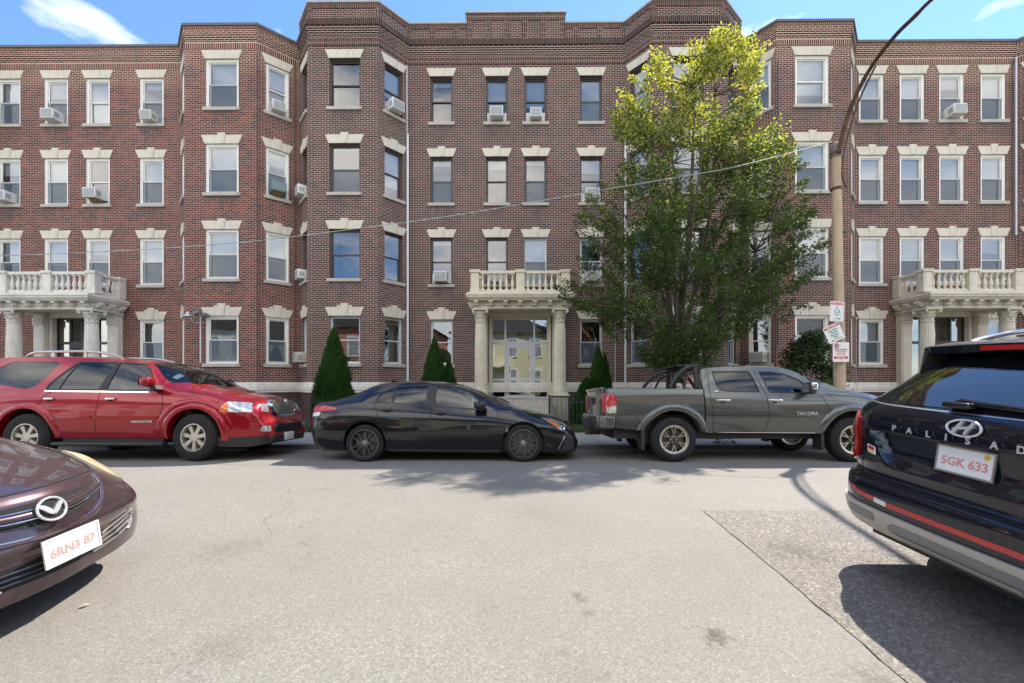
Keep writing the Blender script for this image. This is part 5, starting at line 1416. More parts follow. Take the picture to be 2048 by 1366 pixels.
zs_ = sorted(set([round(.28 + (1.735 - .28) * k / 60, 4) for k in range(61)] + [.675, .685, .69, .70, .705, .71, .72, 1.04, 1.045, 1.05, 1.055, 1.06, .80, .805, 1.235, 1.24, 1.25]))
for z in zs_:
    w_ = pchip(WW, z); ring = []
    ys_ = [-(w_ - .36) + 2 * (w_ - .36) * k / 44 for k in range(45)]
    ang = [math.pi / 2 * k / 12 for k in range(1, 13)]
    full = [-(w_ - .36 + .36 * math.sin(a)) for a in ang[::-1]] + ys_ + [(w_ - .36 + .36 * math.sin(a)) for a in ang]
    for y in full: ring.append(bm.verts.new((rxv(y, z), y, z)))
    x0 = rxv(w_, z); xf = pchip(XF, z); fe = .5
    for k in range(1, 30): ring.append(bm.verts.new((x0 + (xf - fe - x0) * k / 29, w_, z)))
    for k in range(1, 24):
        a = math.pi * k / 24; ring.append(bm.verts.new((xf - fe + fe * math.sin(a), w_ * math.cos(a) , z)))
    for k in range(29, 0, -1): ring.append(bm.verts.new((x0 + (xf - fe - x0) * k / 29, -w_, z)))
    rings.append(ring)
m_ = len(rings[0])
for a, b in zip(rings[:-1], rings[1:]):
    for k in range(m_): bm.faces.new((a[k], a[(k + 1) % m_], b[(k + 1) % m_], b[k])).smooth = True
bm.faces.new(rings[0]); bm.faces.new(rings[-1])
bmesh.ops.recalc_face_normals(bm, faces=bm.faces[:])
me = bpy.data.meshes.new('body'); bm.to_mesh(me); bm.free(); me.materials.append(navy_paint); me.materials.append(blackplas)
pb_ = mk('tmp_body', None, me)
cuts = []
for x in (1.15, 4.05):
    for sy in (-1, 1): cuts.append(cut_cyl(x, .38, .44, *sorted((sy * .66, sy * 1.2))))
cut_list(pb_, cuts); pb_.name = 'body'; pb_.parent = pal; pb_.data.set_sharp_from_angle(angle=R(30))
def ppatch(name, poly, mt, off, cuts=5, thick=0, parent=None, both=False):
    for sg in ((1, -1) if both else (1,)):
        mb = MB(); project_patch(mb, [(sg * a, b) for a, b in poly], lambda a, b, o: rx(a, b, off + (o if thick else 0)), cuts, thick)
        o = mb.build(name, mt, parent or pal)
    return o
rglass_m = plain('tinted_rear_glass', (.004, .005, .006), .03, var=0, spec=1, coat=1)
ppatch('rear_window', smooth_poly([(-.50, 1.255), (.50, 1.255), (.60, 1.36), (.575, 1.50), (.50, 1.60), (-.50, 1.60), (-.575, 1.50), (-.60, 1.36)], .05), rglass_m, .006, 5)
mb = MB(); ribbon(mb, bez([(.90, 1.20), (.80, 1.247), (.5, 1.238), (0, 1.236), (-.5, 1.238), (-.80, 1.247), (-.9, 1.20)], 8), .007, rx, off=.004); mb.build('crease_highlight', satin, pal, recalc=False)  # satin strip standing in for the bright highlight along the body crease
mb = MB(); ribbon(mb, bez([(.80, 1.062), (.4, 1.060), (0, 1.060), (-.4, 1.060), (-.80, 1.062)], 8), .005, rx, off=.001)
ribbon(mb, bez([(.66, 1.15), (.70, 1.0), (.72, .85), (.76, .76), (.74, .70)], 6), .006, rx, off=.002); ribbon(mb, bez([(-.66, 1.15), (-.70, 1.0), (-.72, .85), (-.76, .76), (-.74, .70)], 6), .006, rx, off=.002)
ribbon(mb, [(.74, .702), (.4, .698), (0, .697), (-.4, .698), (-.74, .702)], .010, rx, off=.001); mb.build('panel_gap', gapm, pal, sharp=0, recalc=False)
# spoiler
mb = MB(); n = 30; rows = []
for k in range(n + 1):
    y = -.72 + 1.44 * k / n; e = abs(y) / .72; back = .40 + .05 * e ** 2 + .07 * max(0, (e - .88) / .12) ** 2; dz = -.012 * e * e - .02 * max(0, (e - .88) / .12) ** 2
    rows.append([mb.bm.verts.new(p) for p in ((.85, y, 1.70 + dz), (.60, y, 1.688 + dz), (back + .02, y, 1.665 + dz), (back, y, 1.655 + dz), (back + .005, y, 1.605 + dz), (back + .05, y, 1.592 + dz), (.62, y, 1.60 + dz))])
for a, b in zip(rows[:-1], rows[1:]):
    for k in range(6): mb.bm.faces.new((a[k], b[k], b[k + 1], a[k + 1])).smooth = True
for r_ in (rows[0], rows[-1]): mb.bm.faces.new(r_)
mb.build('spoiler', navy_paint, pal)
for sg in (-1, 1):
    mb = MB(); A = [(.47, .60), (.58, .685), (.66, .66), (.62, .60)]
    lo = [(.40, sg * .64, 1.46), (.50, sg * .735, 1.475), (.70, sg * .76, 1.50), (.60, sg * .62, 1.50)]; hi = [(.44, sg * .62, 1.62), (.50, sg * .715, 1.64), (.76, sg * .70, 1.66), (.66, sg * .58, 1.64)]
    va = [mb.bm.verts.new(p) for p in lo]; vb = [mb.bm.verts.new(p) for p in hi]
    for k in range(4): mb.bm.faces.new((va[k], va[(k + 1) % 4], vb[(k + 1) % 4], vb[k]))
    mb.bm.faces.new(va); mb.bm.faces.new(vb); mb.build('spoiler_fin', blackplas, pal)
mb = MB(); 
for k in range(20):
    y0, y1 = -.26 + .52 * k / 20, -.26 + .52 * (k + 1) / 20; f = lambda y: .402 + .05 * (abs(y) / .66) ** 2 - .004
    mb.face([(f(y0), y0, 1.614), (f(y1), y1, 1.614), (f(y1) - .001, y1, 1.642), (f(y0) - .001, y0, 1.642)], smooth=True)
mb.build('brake_light', redlens, pal, recalc=False)
for sg in (-1, 1):
    mb = MB(); mb.tube(bez([(.72, sg * .60, 1.675), (.85, sg * .605, 1.715), (1.15, sg * .61, 1.765), (1.8, sg * .62, 1.79), (2.3, sg * .62, 1.775), (2.6, sg * .62, 1.72)], 6), .02, 10); mb.build('roof_rail', chrome, pal)
# lamps
tl = smooth_poly([(.905, 1.165), (.845, 1.145), (.765, 1.12), (.74, 1.0), (.75, .90), (.79, .82), (.89, .775), (.945, .84), (.955, .97), (.945, 1.09)], .02)
deepred = plain('deep_red_lens', (.30, .010, .012), .08, coat=1, var=.2, vscale=14)
for sg in (1, -1):
    mb = MB(); project_patch(mb, [(sg * a, b) for a, b in tl], lambda a, b, o: rx(a, b, .008 + o), 5, .012); t_ = mb.build('tail_light', deepred, pal)
    mb = MB(); ribbon(mb, bez([(sg * .790, 1.125), (sg * .775, 1.0), (sg * .785, .91), (sg * .84, .81)], 6), .040, rx, off=.023); mb.build('light_bar', plain('bright_red_lens', (.60, .02, .012), .1, coat=1, var=.1), t_, recalc=False)
    mb = MB(); project_patch(mb, [(sg * a, b) for a, b in smooth_poly([(.93, .93), (.87, .93), (.86, .85), (.90, .81), (.93, .85)], .01)], lambda a, b, o: rx(a, b, .022), 3); mb.build('reversing_light', plain('smoked_lens', (.25, .17, .15), .1, coat=1), t_)
# bumper
ppatch('reflector_strip', [(-.42, .545), (.42, .545), (.42, .578), (-.42, .578)], plain('reflector_red', (.50, .03, .025), .35, coat=.4, var=.08, vscale=120), .003, 5)
ppatch('bumper_lamp', [(.422, .545), (.52, .552), (.52, .585), (.422, .578)], whitelens, .004, 4, both=True)
ppatch('bumper_reflector', [(.522, .552), (.68, .575), (.78, .615), (.80, .635), (.66, .605), (.522, .585)], redlens, .004, 5, both=True)
sk = [(0, .50), (.45, .505), (.70, .515), (.86, .535), (.93, .50), (.94, .40), (.90, .32), (.70, .31), (.50, .305), (.40, .33), (0, .33)]
mb = MB(); project_patch(mb, sk[:-1] + [(0, .33)] and [(-a, b) for a, b in sk[::-1][1:-1]] + sk, lambda a, b, o: rx(a, b, .004 + o), 6, .018)
skp = mb.build('skid_plate', skid, pal)
ppatch('skid_insert', smooth_poly([(-.36, .455), (.36, .455), (.40, .42), (.36, .365), (-.36, .365), (-.40, .42)], .02), skiddark, .026, 5, parent=skp)
ppatch('skid_insert', smooth_poly([(.50, .475), (.74, .485), (.76, .46), (.74, .42), (.50, .415)], .02), skiddark, .026, 4, parent=skp, both=True)
mb = MB(); ribbon(mb, [(-.36, .38), (.36, .38)], .02, rx, off=.034); mb.build('skid_bar', skid, skp, recalc=False)
# emblem: slanted letter in an oval ring
mb = MB(); n = 48; ring = [Vector((rxv(.0 + .092 * math.cos(a), 1.158 + .048 * math.sin(a)) - .014, .092 * math.cos(a), 1.158 + .047 * math.sin(a))) for a in [2 * math.pi * k / n for k in range(n)]]
for k in range(n):
    a, b = ring[k], ring[(k + 1) % n]; mb.tube([a, b + (b - a) * .05], .0068, 8, cap=False)
def strip(ptsw, off=.022):
    """ptsw: (y, z, halfwidth)"""
    Lf, Rt_ = [], []
    for i, (y, z, hw) in enumerate(ptsw):
        a = Vector(ptsw[max(i - 1, 0)][:2]); b = Vector(ptsw[min(i + 1, len(ptsw) - 1)][:2]); d = (b - a).normalized(); nn = Vector((-d.y, d.x)) * hw
        Lf.append((y + nn.x, z + nn.y)); Rt_.append((y - nn.x, z - nn.y))
    for i in range(len(ptsw) - 1):
        q = [Lf[i], Rt_[i], Rt_[i + 1], Lf[i + 1]]
        mb.prism(q, lambda a, b: rx(a, b, off), lambda a, b: rx(a, b, .002))
Zc = 1.158
# viewed from behind +y is on the left
strip([(.050, Zc - .034, .010), (.030, Zc, .009), (.012, Zc + .036, .007)][::-1])
strip([(-.050, Zc + .034, .010), (-.030, Zc, .009), (-.012, Zc - .036, .007)])
strip([(.055, Zc - .012, .004), (.02, Zc - .002, .008), (-.02, Zc + .004, .008), (-.055, Zc + .012, .004)])
mb.build('emblem', badgem, pal)
for ch, y in zip('PALISADE', [.43, .32, .195, .085, -.035, -.165, -.285, -.40]):
    o = text_obj('badge_letter', ch, .056, badgem, pal, (rxv(y, 1.088) - .018, y, 1.088), (R(90), 0, R(-90)), font_bold=.0012, depth=.003)
# wiper
mb = MB(); mb.tube([(rxv(y, z) - .035, y, z) for y, z in ((.14, 1.285), (.10, 1.30), (-.1, 1.292), (-.35, 1.28), (-.55, 1.275))], [.012, .02, .019, .014, .01], 10)
mb.rbox(.07, .13, .0, .16, 1.262, 1.30, .015, 3); mb.build('rear_wiper', plain('gloss_black', (.012, .012, .014), .15, var=0), pal)
# plate
def plate(car, loc, rot, txt, ys=True):
    p = mk('number_plate', car); me_ = MB(); me_.rbox(-.155, .155, -.0035, .0035, -.078, .078, .003, 1); p.data = None
    bpy.data.objects.remove(p); p = me_.build('number_plate', platem, car); p.location = loc; p.rotation_euler = rot
    fr = MB()
    for a, b, c, d in ((-.16, .16, .072, .082), (-.16, .16, -.082, -.072), (-.16, -.150, -.072, .072), (.150, .16, -.072, .072)): fr.box(a, b, -.008, .002, c, d)
    fr.build('plate_frame', satin if ys else platem, p)
    text_obj('plate_text', txt, .070, platered, p, (0, -.0045, -.012), (R(90), 0, 0), font_bold=.002, depth=.0006)
    if ys:
        d_ = MB(); d_.lathe([(.016, 0), (.016, .0015), (0.001, .0015)], 20, M=Matrix.Translation((.115, -.004, .05)) @ Matrix.Rotation(R(90), 4, 'X')); d_.build('inspection_sticker', ygreen, p)
    return p
plate(pal, (rxv(0, .95) - .012, .03, .952), (R(-6), 0, R(-90)), '5GK 633')
mb = MB(); mb.rbox(.055, .085, -.12, .12, 1.045, 1.058, .005, 2); mb.build('handle', blackplas, pal)
# small bumper sticker beside the lamp
ppatch('sticker', smooth_poly([(.675, .94), (.60, .925), (.60, .865), (.675, .88)], .012), platem, .003, 2)
ppatch('sticker_patch', smooth_poly([(.665, .932), (.61, .92), (.615, .895), (.668, .905)], .008), redlens, .0045, 1)
ppatch('sticker_patch', smooth_poly([(.668, .902), (.612, .890), (.61, .872), (.668, .885)], .006), ygreen, .0045, 1)
mb = MB(); mb.box(.25, 4.6, -.8, .8, .22, .40); mb.build('underbody', blackplas, pal)
add_wheels(pal, 'pal', (1.15, 4.05), 1.68, .375, .25, .25, 'ten', satin, satin)
fsd = smooth_poly([(.72, 1.26), (.80, 1.5), (1.0, 1.62), (2.7, 1.62), (3.35, 1.28)], .05)
def pside(sg): return lambda x, z, o: (x, sg * (pchip(WW, z) + .004), z)
for sg in (-1, 1):
    mb = MB(); project_patch(mb, fsd, pside(sg), 5); mb.build('side_window', rglass_m, pal)

# ================================================================== near left: plum saloon seen from the front
plum = paint('plum_car_paint', (.076, .046, .052), metal=.55, rough=.3, flake=.8, dirt=.10)
mz = thing('saloon_car', 'dusty plum saloon close on the left, seen from the front', 'car', (-2.715, 2.455, -.068)); mz.rotation_euler = (NL - .001, 0, 0)
COL = {
 0.0: [(-.24, .17), (-.035, .215), (-.02, .30), (-.03, .42), (.0, .50), (-.012, .57), (-.07, .745), (-.12, .792), (-.40, .862), (-.80, .93), (-1.30, .99), (-2.15, 1.42), (-3.0, 1.46), (-3.9, 1.24), (-4.75, 1.02), (-4.85, .35)],
 .43: [(-.29, .17), (-.10, .22), (-.085, .31), (-.095, .42), (-.07, .50), (-.10, .575), (-.185, .735), (-.235, .785), (-.50, .855), (-.85, .922), (-1.26, .985), (-2.1, 1.41), (-3.0, 1.45), (-3.9, 1.22), (-4.70, 1.01), (-4.80, .35)],
 .65: [(-.34, .17), (-.17, .23), (-.155, .32), (-.165, .42), (-.145, .50), (-.19, .59), (-.32, .70), (-.41, .765), (-.62, .84), (-.92, .905), (-1.17, .965), (-2.05, 1.33), (-3.0, 1.37), (-3.8, 1.18), (-4.6, 1.0), (-4.7, .35)],
 .80: [(-.42, .18), (-.27, .24), (-.25, .33), (-.255, .43), (-.25, .50), (-.30, .57), (-.40, .645), (-.50, .715), (-.70, .815), (-.98, .885), (-1.15, .925), (-2.0, .97), (-3.0, .99), (-3.7, .99), (-4.45, .96), (-4.6, .35)],
 .89: [(-.55, .19), (-.43, .25), (-.39, .33), (-.38, .43), (-.385, .50), (-.42, .55), (-.48, .60), (-.57, .66), (-.74, .755), (-1.0, .82), (-1.15, .85), (-2.0, .89), (-3.0, .90), (-3.7, .90), (-4.3, .88), (-4.4, .35)],
 .92: [(-.62, .19), (-.56, .25), (-.52, .33), (-.51, .42), (-.52, .47), (-.54, .51), (-.58, .55), (-.65, .60), (-.80, .66), (-1.0, .69), (-1.15, .70), (-2.0, .72), (-3.0, .72), (-3.7, .72), (-4.1, .7), (-4.15, .35)]}
KY = sorted(COL); NS = len(COL[0.0])
TABX = [[(y, COL[y][i][0]) for y in KY] for i in range(NS)]; TABZ = [[(y, COL[y][i][1]) for y in KY] for i in range(NS)]
mzc = {}
def mzcol(y):
    y = min(abs(y), .92); k = round(y, 4)
    if k not in mzc:
        # symmetric keys give a flat tangent at the centre line
        def ev(tab):
            t = [(-tab[1][0], tab[1][1])] + tab; return pchip(t, y)
        mzc[k] = [(ev(TABX[i]), ev(TABZ[i])) for i in range(NS)]
    return mzc[k]
def mzp(y, s):
    c = mzcol(y); i = min(int(s), NS - 2); t = s - i
    a, b, c_, d = c[max(i - 1, 0)], c[i], c[i + 1], c[min(i + 2, NS - 1)]
    # limited tangents, so that the creases stay tight
    def h(k):
        t0 = (c_[k] - a[k]) * .5; t1 = (d[k] - b[k]) * .5; D = c_[k] - b[k]; lim = 1.5 * abs(D)
        t0 = max(-lim, min(lim, t0)); t1 = max(-lim, min(lim, t1))
        return b[k] * (2 * t**3 - 3 * t * t + 1) + t0 * (t**3 - 2 * t * t + t) + c_[k] * (-2 * t**3 + 3 * t * t) + t1 * (t**3 - t * t)
    return h(0), h(1)
def mz_s(y, s, off):
    x, z = mzp(y, s); x1, z1 = mzp(y, min(s + .02, NS - 1.001)); d = Vector((x1 - x, z1 - z))
    if d.length < 1e-6: return (x, y, z)
    d.normalize(); n = Vector((d.y, -d.x)); 
    xa, za = mzp(abs(y) + .01, s); xb, zb = mzp(max(0, abs(y) - .01), s)
    ty = Vector((xa - xb, .02 * (1 if abs(y) > .01 else .5), za - zb)) * 1.0
    if y < 0: ty.y = -ty.y
    tv = Vector((d.x, 0, d.y)); nn = ty.cross(tv)
    if nn.length < 1e-9: nn = Vector((n.x, 0, n.y))
    nn.normalize()
    if nn.dot(Vector((1, 0, .6))) < 0: nn = -nn
    p = Vector((x, y, z)) + nn * off; return tuple(p)
def mz_f(y, z, off):
    """front face by height: find s in [0, 7.3]"""
    lo, hi = 0.0, 7.4
    for _ in range(26):
        m2 = (lo + hi) / 2
        if mzp(y, m2)[1] < z: lo = m2
        else: hi = m2
    return mz_s(y, lo, off)
mb = MB()
yl = sorted(set([round(.92 * math.sin(math.pi / 2 * k / 30), 4) for k in range(31)])); yl = [-v for v in yl[:0:-1]] + yl
sl_ = [i / 8 for i in range(0, 11 * 8)] + [11 + i / 4 for i in range(0, (NS - 12) * 4 + 1)]
sl_[-1] = NS - 1 - 1e-4
grid = [[mb.bm.verts.new((*[mzp(y, s)[0]], y, mzp(y, s)[1])) for s in sl_] for y in yl]
for a, b in zip(grid[:-1], grid[1:]):
    for k in range(len(sl_) - 1): mb.bm.faces.new((a[k], a[k + 1], b[k + 1], b[k])).smooth = True
for g_, sg in ((grid[0], 1), (grid[-1], -1)):
    low = [mb.bm.verts.new((v.co.x, v.co.y, .19)) for v in g_]
    for k in range(len(g_) - 1):
        if g_[k].co.z > .2 or g_[k + 1].co.z > .2: mb.bm.faces.new((g_[k], g_[k + 1], low[k + 1], low[k]))
mbody = mb.build('tmp_body', [plum, blackplas])
# close underneath so that no light leaks through
mb = MB(); mb.box(-4.5, -.40, -.80, .80, .20, .62); mb.build('underbody', blackplas, mz)
mbody.name = 'body'; mbody.parent = mz; mbody.data.set_sharp_from_angle(angle=R(34))
def mpatch(name, poly, mt, fn, off, cuts=5, thick=0, both=True, parent=None):
    for sg in ((1, -1) if both else (1,)):
        mb = MB(); project_patch(mb, [(sg * a, b) for a, b in poly], lambda a, b, o: fn(a, b, off + (o if thick else 0)), cuts, thick)
        o = mb.build(name, mt, parent or mz)
    return o
gr_ = [(0, .728), (.20, .727), (.395, .722), (.385, .69), (.33, .655), (.24, .622), (.12, .603), (0, .60)]
mpatch('grille', gr_ + [(-a, b) for a, b in gr_[::-1][1:-1]], gapm, mz_f, .003, both=False)
mb = MB()
def mtube(mb, pts, r, fn, off, seg=8): mb.tube([fn(a, b, off) for a, b in bez(pts, 6)], r, seg)
mtube(mb, [(0, .664), (.2, .672), (.395, .698)], .024, mz_f, .0, 12); mtube(mb, [(0, .664), (-.2, .672), (-.395, .698)], .024, mz_f, .0, 12); mb.build('grille_bar', plum, mz)
mb = MB()
for sg in (1, -1):
    mtube(mb, [(sg * .02, .640), (sg * .2, .648), (sg * .385, .680)], .004, mz_f, .018); mtube(mb, [(sg * .02, .690), (sg * .2, .698), (sg * .395, .712)], .003, mz_f, .014)
    mtube(mb, [(sg * .0, .548), (sg * .13, .550), (sg * .26, .566), (sg * .345, .605), (sg * .40, .665), (sg * .425, .73), (sg * .43, .765)], .0035, mz_f, .006)
mb.build('grille_trim', chrome, mz)
mb = MB()
for sg in (1, -1):
    mtube(mb, [(sg * .0, .535), (sg * .14, .537), (sg * .28, .553), (sg * .37, .595), (sg * .43, .66), (sg * .455, .725), (sg * .452, .768)], .016, mz_f, -.006, 10)
mb.build('grille_surround', plum, mz)
# emblem
mb = MB(); n = 48
EC = (0, .666)
def er(a, k=1.0): return mz_f(EC[0] + .070 * k * math.cos(a), EC[1] + .062 * k * math.sin(a), .034)
pts = [Vector(er(2 * math.pi * k / n)) for k in range(n)]
for k in range(n): mb.tube([pts[k], pts[(k + 1) % n]], .0072, 8, cap=False)
for sg in (1, -1):
    P = [(sg * .0, .640, .008), (sg * .016, .658, .013), (sg * .038, .683, .012), (sg * .062, .697, .007)]
    for (a, b, w0), (c, d, w1) in zip(P[:-1], P[1:]):
        dd = Vector((c - a, d - b)).normalized(); nn = Vector((-dd.y, dd.x))
        q = [(a + nn.x * w0, b + nn.y * w0), (a - nn.x * w0, b - nn.y * w0), (c - nn.x * w1, d - nn.y * w1), (c + nn.x * w1, d + nn.y * w1)]
        mb.prism(q, lambda y, z: mz_f(y, z, .040), lambda y, z: mz_f(y, z, .022))
mb.build('emblem', badgem, mz)
mb = MB(); project_patch(mb, [(.062 * math.cos(2 * math.pi * k / 28), .666 + .056 * math.sin(2 * math.pi * k / 28)) for k in range(28)], lambda a, b, o: mz_f(a, b, .027), 2); mb.build('emblem_backing', gapm, mz)
# intakes
mpatch('lower_intake', [(-.50, .405), (0, .415), (.50, .405), (.42, .30), (0, .295), (-.42, .30)], gapm, mz_f, .003, both=False)
mb = MB()
for z in (.325, .352, .380): mtube(mb, [(-.47, z + .004), (-.2, z), (0, z), (.2, z), (.47, z + .004)], .0065, mz_f, .008)
mb.build('intake_slat', plain('slat_gloss', (.05, .05, .055), .12, metal=.5, var=0), mz)
for sg in (1, -1):
    mb = MB()
    for q in range(4): mtube(mb, [(sg * (.24 + .03 * q), .305 + .027 * q), (sg * .42, .318 + .031 * q), (sg * .60, .352 + .031 * q)], .007, mz_f, .010)
    mtube(mb, [(sg * .60, .46), (sg * .64, .43), (sg * .62, .36), (sg * .56, .325)], .014, mz_f, .006)
    mb.build('intake_chrome', satin, mz)
mb = MB(); mtube(mb, [(-.84, .232), (-.6, .218), (-.3, .206), (0, .203), (.3, .206), (.6, .218), (.84, .232)], .012, mz_f, .004); mb.build('lip_spoiler', plum, mz)
p = plate(mz, (.030, .065, .437), (R(0), 0, R(90)), '6RN3 87', False); p.rotation_euler = (R(-4), R(-2), R(90))
# lamps and shut lines
hl = smooth_poly([(.735, 8.35), (.66, 7.75), (.575, 7.05), (.60, 6.35), (.68, 5.85), (.76, 5.55), (.865, 5.9), (.875, 6.9), (.84, 7.8)], .05)
mpatch('headlight', hl, yellowlens, mz_s, .006, thick=.008)
mb = MB()
ribbon(mb, bez([(-.455, 7.05), (-.2, 6.98), (0, 6.96), (.2, 6.98), (.455, 7.05)], 8), .05, mz_s, step=.05, off=.0015)
mb.bm.free(); mb = MB()
def sline(pts, r=.0035):
    mb.tube([mz_s(a, b, .0005) for a, b in bez(pts, 8)], r, 5)
sline([(-.45, 7.02), (-.2, 6.99), (0, 6.98), (.2, 6.99), (.45, 7.02)])
for sg in (1, -1): sline([(sg * .45, 7.02), (sg * .56, 7.3), (sg * .65, 7.9), (sg * .72, 8.6), (sg * .77, 9.4), (sg * .78, 10)])
mb.build('panel_gap', gapm, mz)
wsm = [(-.62, 10.12), (0, 10.1), (.62, 10.12), (.56, 10.9), (0, 10.92), (-.56, 10.9)]
mpatch('windscreen', wsm, rglass_m, mz_s, .004, both=False)
add_wheels(mz, 'mz', (-3.75, -.97), 1.60, .33, .225, .215, 'ten', satin, satin)
for sg in (-1, 1): pass
# ------------------------------------------------------------------ leaf helpers
def leaf_mat(name, a, b, trans=.45):
    t = NT(name); c = t.ramp(t.noise(1.1, 3), [(.3, a), (.7, b)])
    d = t.n('BsdfPrincipled'); d.inputs['Roughness'].default_value = .45; d.inputs['Specular IOR Level'].default_value = .5; t.l(c, d.inputs['Base Color'])
    tr = t.n('BsdfTranslucent'); t.l(t.mix(1.0, c, (1.5, 1.6, .45), 'MULTIPLY'), tr.inputs[0])
    m = t.n('MixShader'); m.inputs[0].default_value = trans; t.l(d.outputs[0], m.inputs[1]); t.l(tr.outputs[0], m.inputs[2]); t.l(m.outputs[0], t.out.inputs[0])
    MATS[name] = t.m; return t.m
class Leaves:
    def __init__(s): s.v = []; s.f = []
    def leaf(s, p, ln, wd, rr, down=.35):
        a = rr.uniform(0, 6.283); el_ = rr.gauss(-.15, .6)
        d = np.array([math.cos(a) * math.cos(el_), math.sin(a) * math.cos(el_), math.sin(el_)])
        q = np.cross(d, [rr.gauss(0, 1), rr.gauss(0, 1), rr.gauss(0, 1)]); q /= (np.linalg.norm(q) + 1e-9)
        n = np.cross(d, q); p = np.array(p); i = len(s.v)
        s.v += [tuple(p - d * ln * .5), tuple(p + q * wd * .5 + n * wd * .12), tuple(p + d * ln * .5), tuple(p - q * wd * .5 + n * wd * .12)]
        s.f.append((i, i + 1, i + 2, i + 3))
    def build(s, name, mt, parent):
        me = bpy.data.meshes.new(name); me.from_pydata(s.v, [], s.f); me.materials.append(mt); return mk(name, parent, me)
bark = plain('bark', (.085, .065, .05), .9, var=.35, vscale=14, bump=.8, bscale=30)
leafm = leaf_mat('tree_leaves', (.036, .074, .016), (.088, .145, .028), .42)
leafy = leaf_mat('sunlit_leaves', (.33, .33, .09), (.58, .53, .19), .55)  # paler yellow copy of the leaf colour: sunlight painted into the upper sprays
# ------------------------------------------------------------------ street tree
rt = random.Random(21)
TY = 11.6
tree = thing('street_tree', 'tall leafy tree with yellow-green sunlit top, growing behind the grey pickup truck', 'tree', (fx(1352, TY), TY, .05))
tbx = fx(1352, TY)
# crown outline read as real widths at real heights
OUT = [(60, 1400, 1495), (85, 1368, 1508), (120, 1340, 1512), (160, 1262, 1510), (200, 1240, 1516), (240, 1232, 1520), (280, 1240, 1545), (330, 1215, 1575), (370, 1205, 1585), (410, 1185, 1610), (450, 1150, 1630), (490, 1165, 1636), (530, 1160, 1625), (570, 1140, 1610), (600, 1140, 1590), (640, 1190, 1545), (680, 1225, 1470), (715, 1275, 1430), (745, 1310, 1410)]
prof = [(fz(1352, py, TY), fx(a, TY) - tbx, fx(b, TY) - tbx) for py, a, b in OUT][::-1]
pl_ = [(p[0], p[1]) for p in prof]; pr_ = [(p[0], p[2]) for p in prof]
zlo, zhi = prof[0][0], prof[-1][0]
LV = Leaves(); LT = Leaves(); wood = MB()
def blob(c, sx, sy, sz, n, size):
    for _ in range(n):
        r = rt.random() ** .45
        d = Vector((rt.gauss(0, 1), rt.gauss(0, 1), rt.gauss(0, 1))).normalized() * r
        p = (c[0] + d.x * sx, c[1] + d.y * sy, c[2] + d.z * sz)
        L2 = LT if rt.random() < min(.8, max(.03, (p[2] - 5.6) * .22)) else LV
        L2.leaf(p, size * rt.uniform(.7, 1.3), size * rt.uniform(.40, .62), rt)
# stems
stems = []
def limb(p0, p1, r0, r1, bend=.25, n=7):
    a, b = Vector(p0), Vector(p1); L_ = (b - a).length
    o = Vector((rt.uniform(-1, 1), rt.uniform(-1, 1), rt.uniform(0, 1))) * bend * L_ * .3
    pts = [a.lerp(b, t / n) + o * math.sin(math.pi * t / n) * 1 for t in range(n + 1)]
    wood.tube(pts, [r0 + (r1 - r0) * t / n for t in range(n + 1)], 7)
    return pts
trunk = limb((0, 0, -.1), (.10, 0, 2.4), .15, .12, .05)
mains = []
for k, (dx, dy, hz) in enumerate([(.55, .1, 10.8), (.95, -.2, 10.0), (-.6, .3, 9.2), (-.95, -.4, 7.6), (1.9, .3, 7.2), (-1.8, .3, 6.2), (2.5, -.2, 6.0), (.2, .9, 8.5), (.3, -1.1, 7.8), (-2.2, -.3, 5.0), (2.9, .4, 4.9)]):
    a = trunk[-1 - (k % 4)]
    mains.append(limb(a, (dx, dy, hz - .3), .075 if k < 4 else .05, .012, .3, 12))
allp = [p for m_ in mains for p in m_[2:]]
n_cl = 0; gx0, gx1 = fx(1328, TY) - tbx, fx(1352, TY) - tbx
def spray(base, d, ln, n, size, spread):
    b = Vector(base); q = d.normalized(); tip = b + q * ln
    mid = b.lerp(tip, .5) + Vector((rt.gauss(0, .03), rt.gauss(0, .03), .03))
    wood.tube([b, mid, tip], [.007, .005, .002], 4, cap=False)
    for _ in range(n):
        t = rt.random() ** .8; s0 = spread * (1 - .45 * t)
        p = b.lerp(tip, t) + Vector((rt.gauss(0, s0), rt.gauss(0, s0), rt.gauss(0, s0 * .8)))
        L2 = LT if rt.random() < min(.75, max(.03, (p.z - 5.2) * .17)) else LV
        L2.leaf(tuple(p), size * rt.uniform(.6, 1.35), size * rt.uniform(.40, .62), rt)
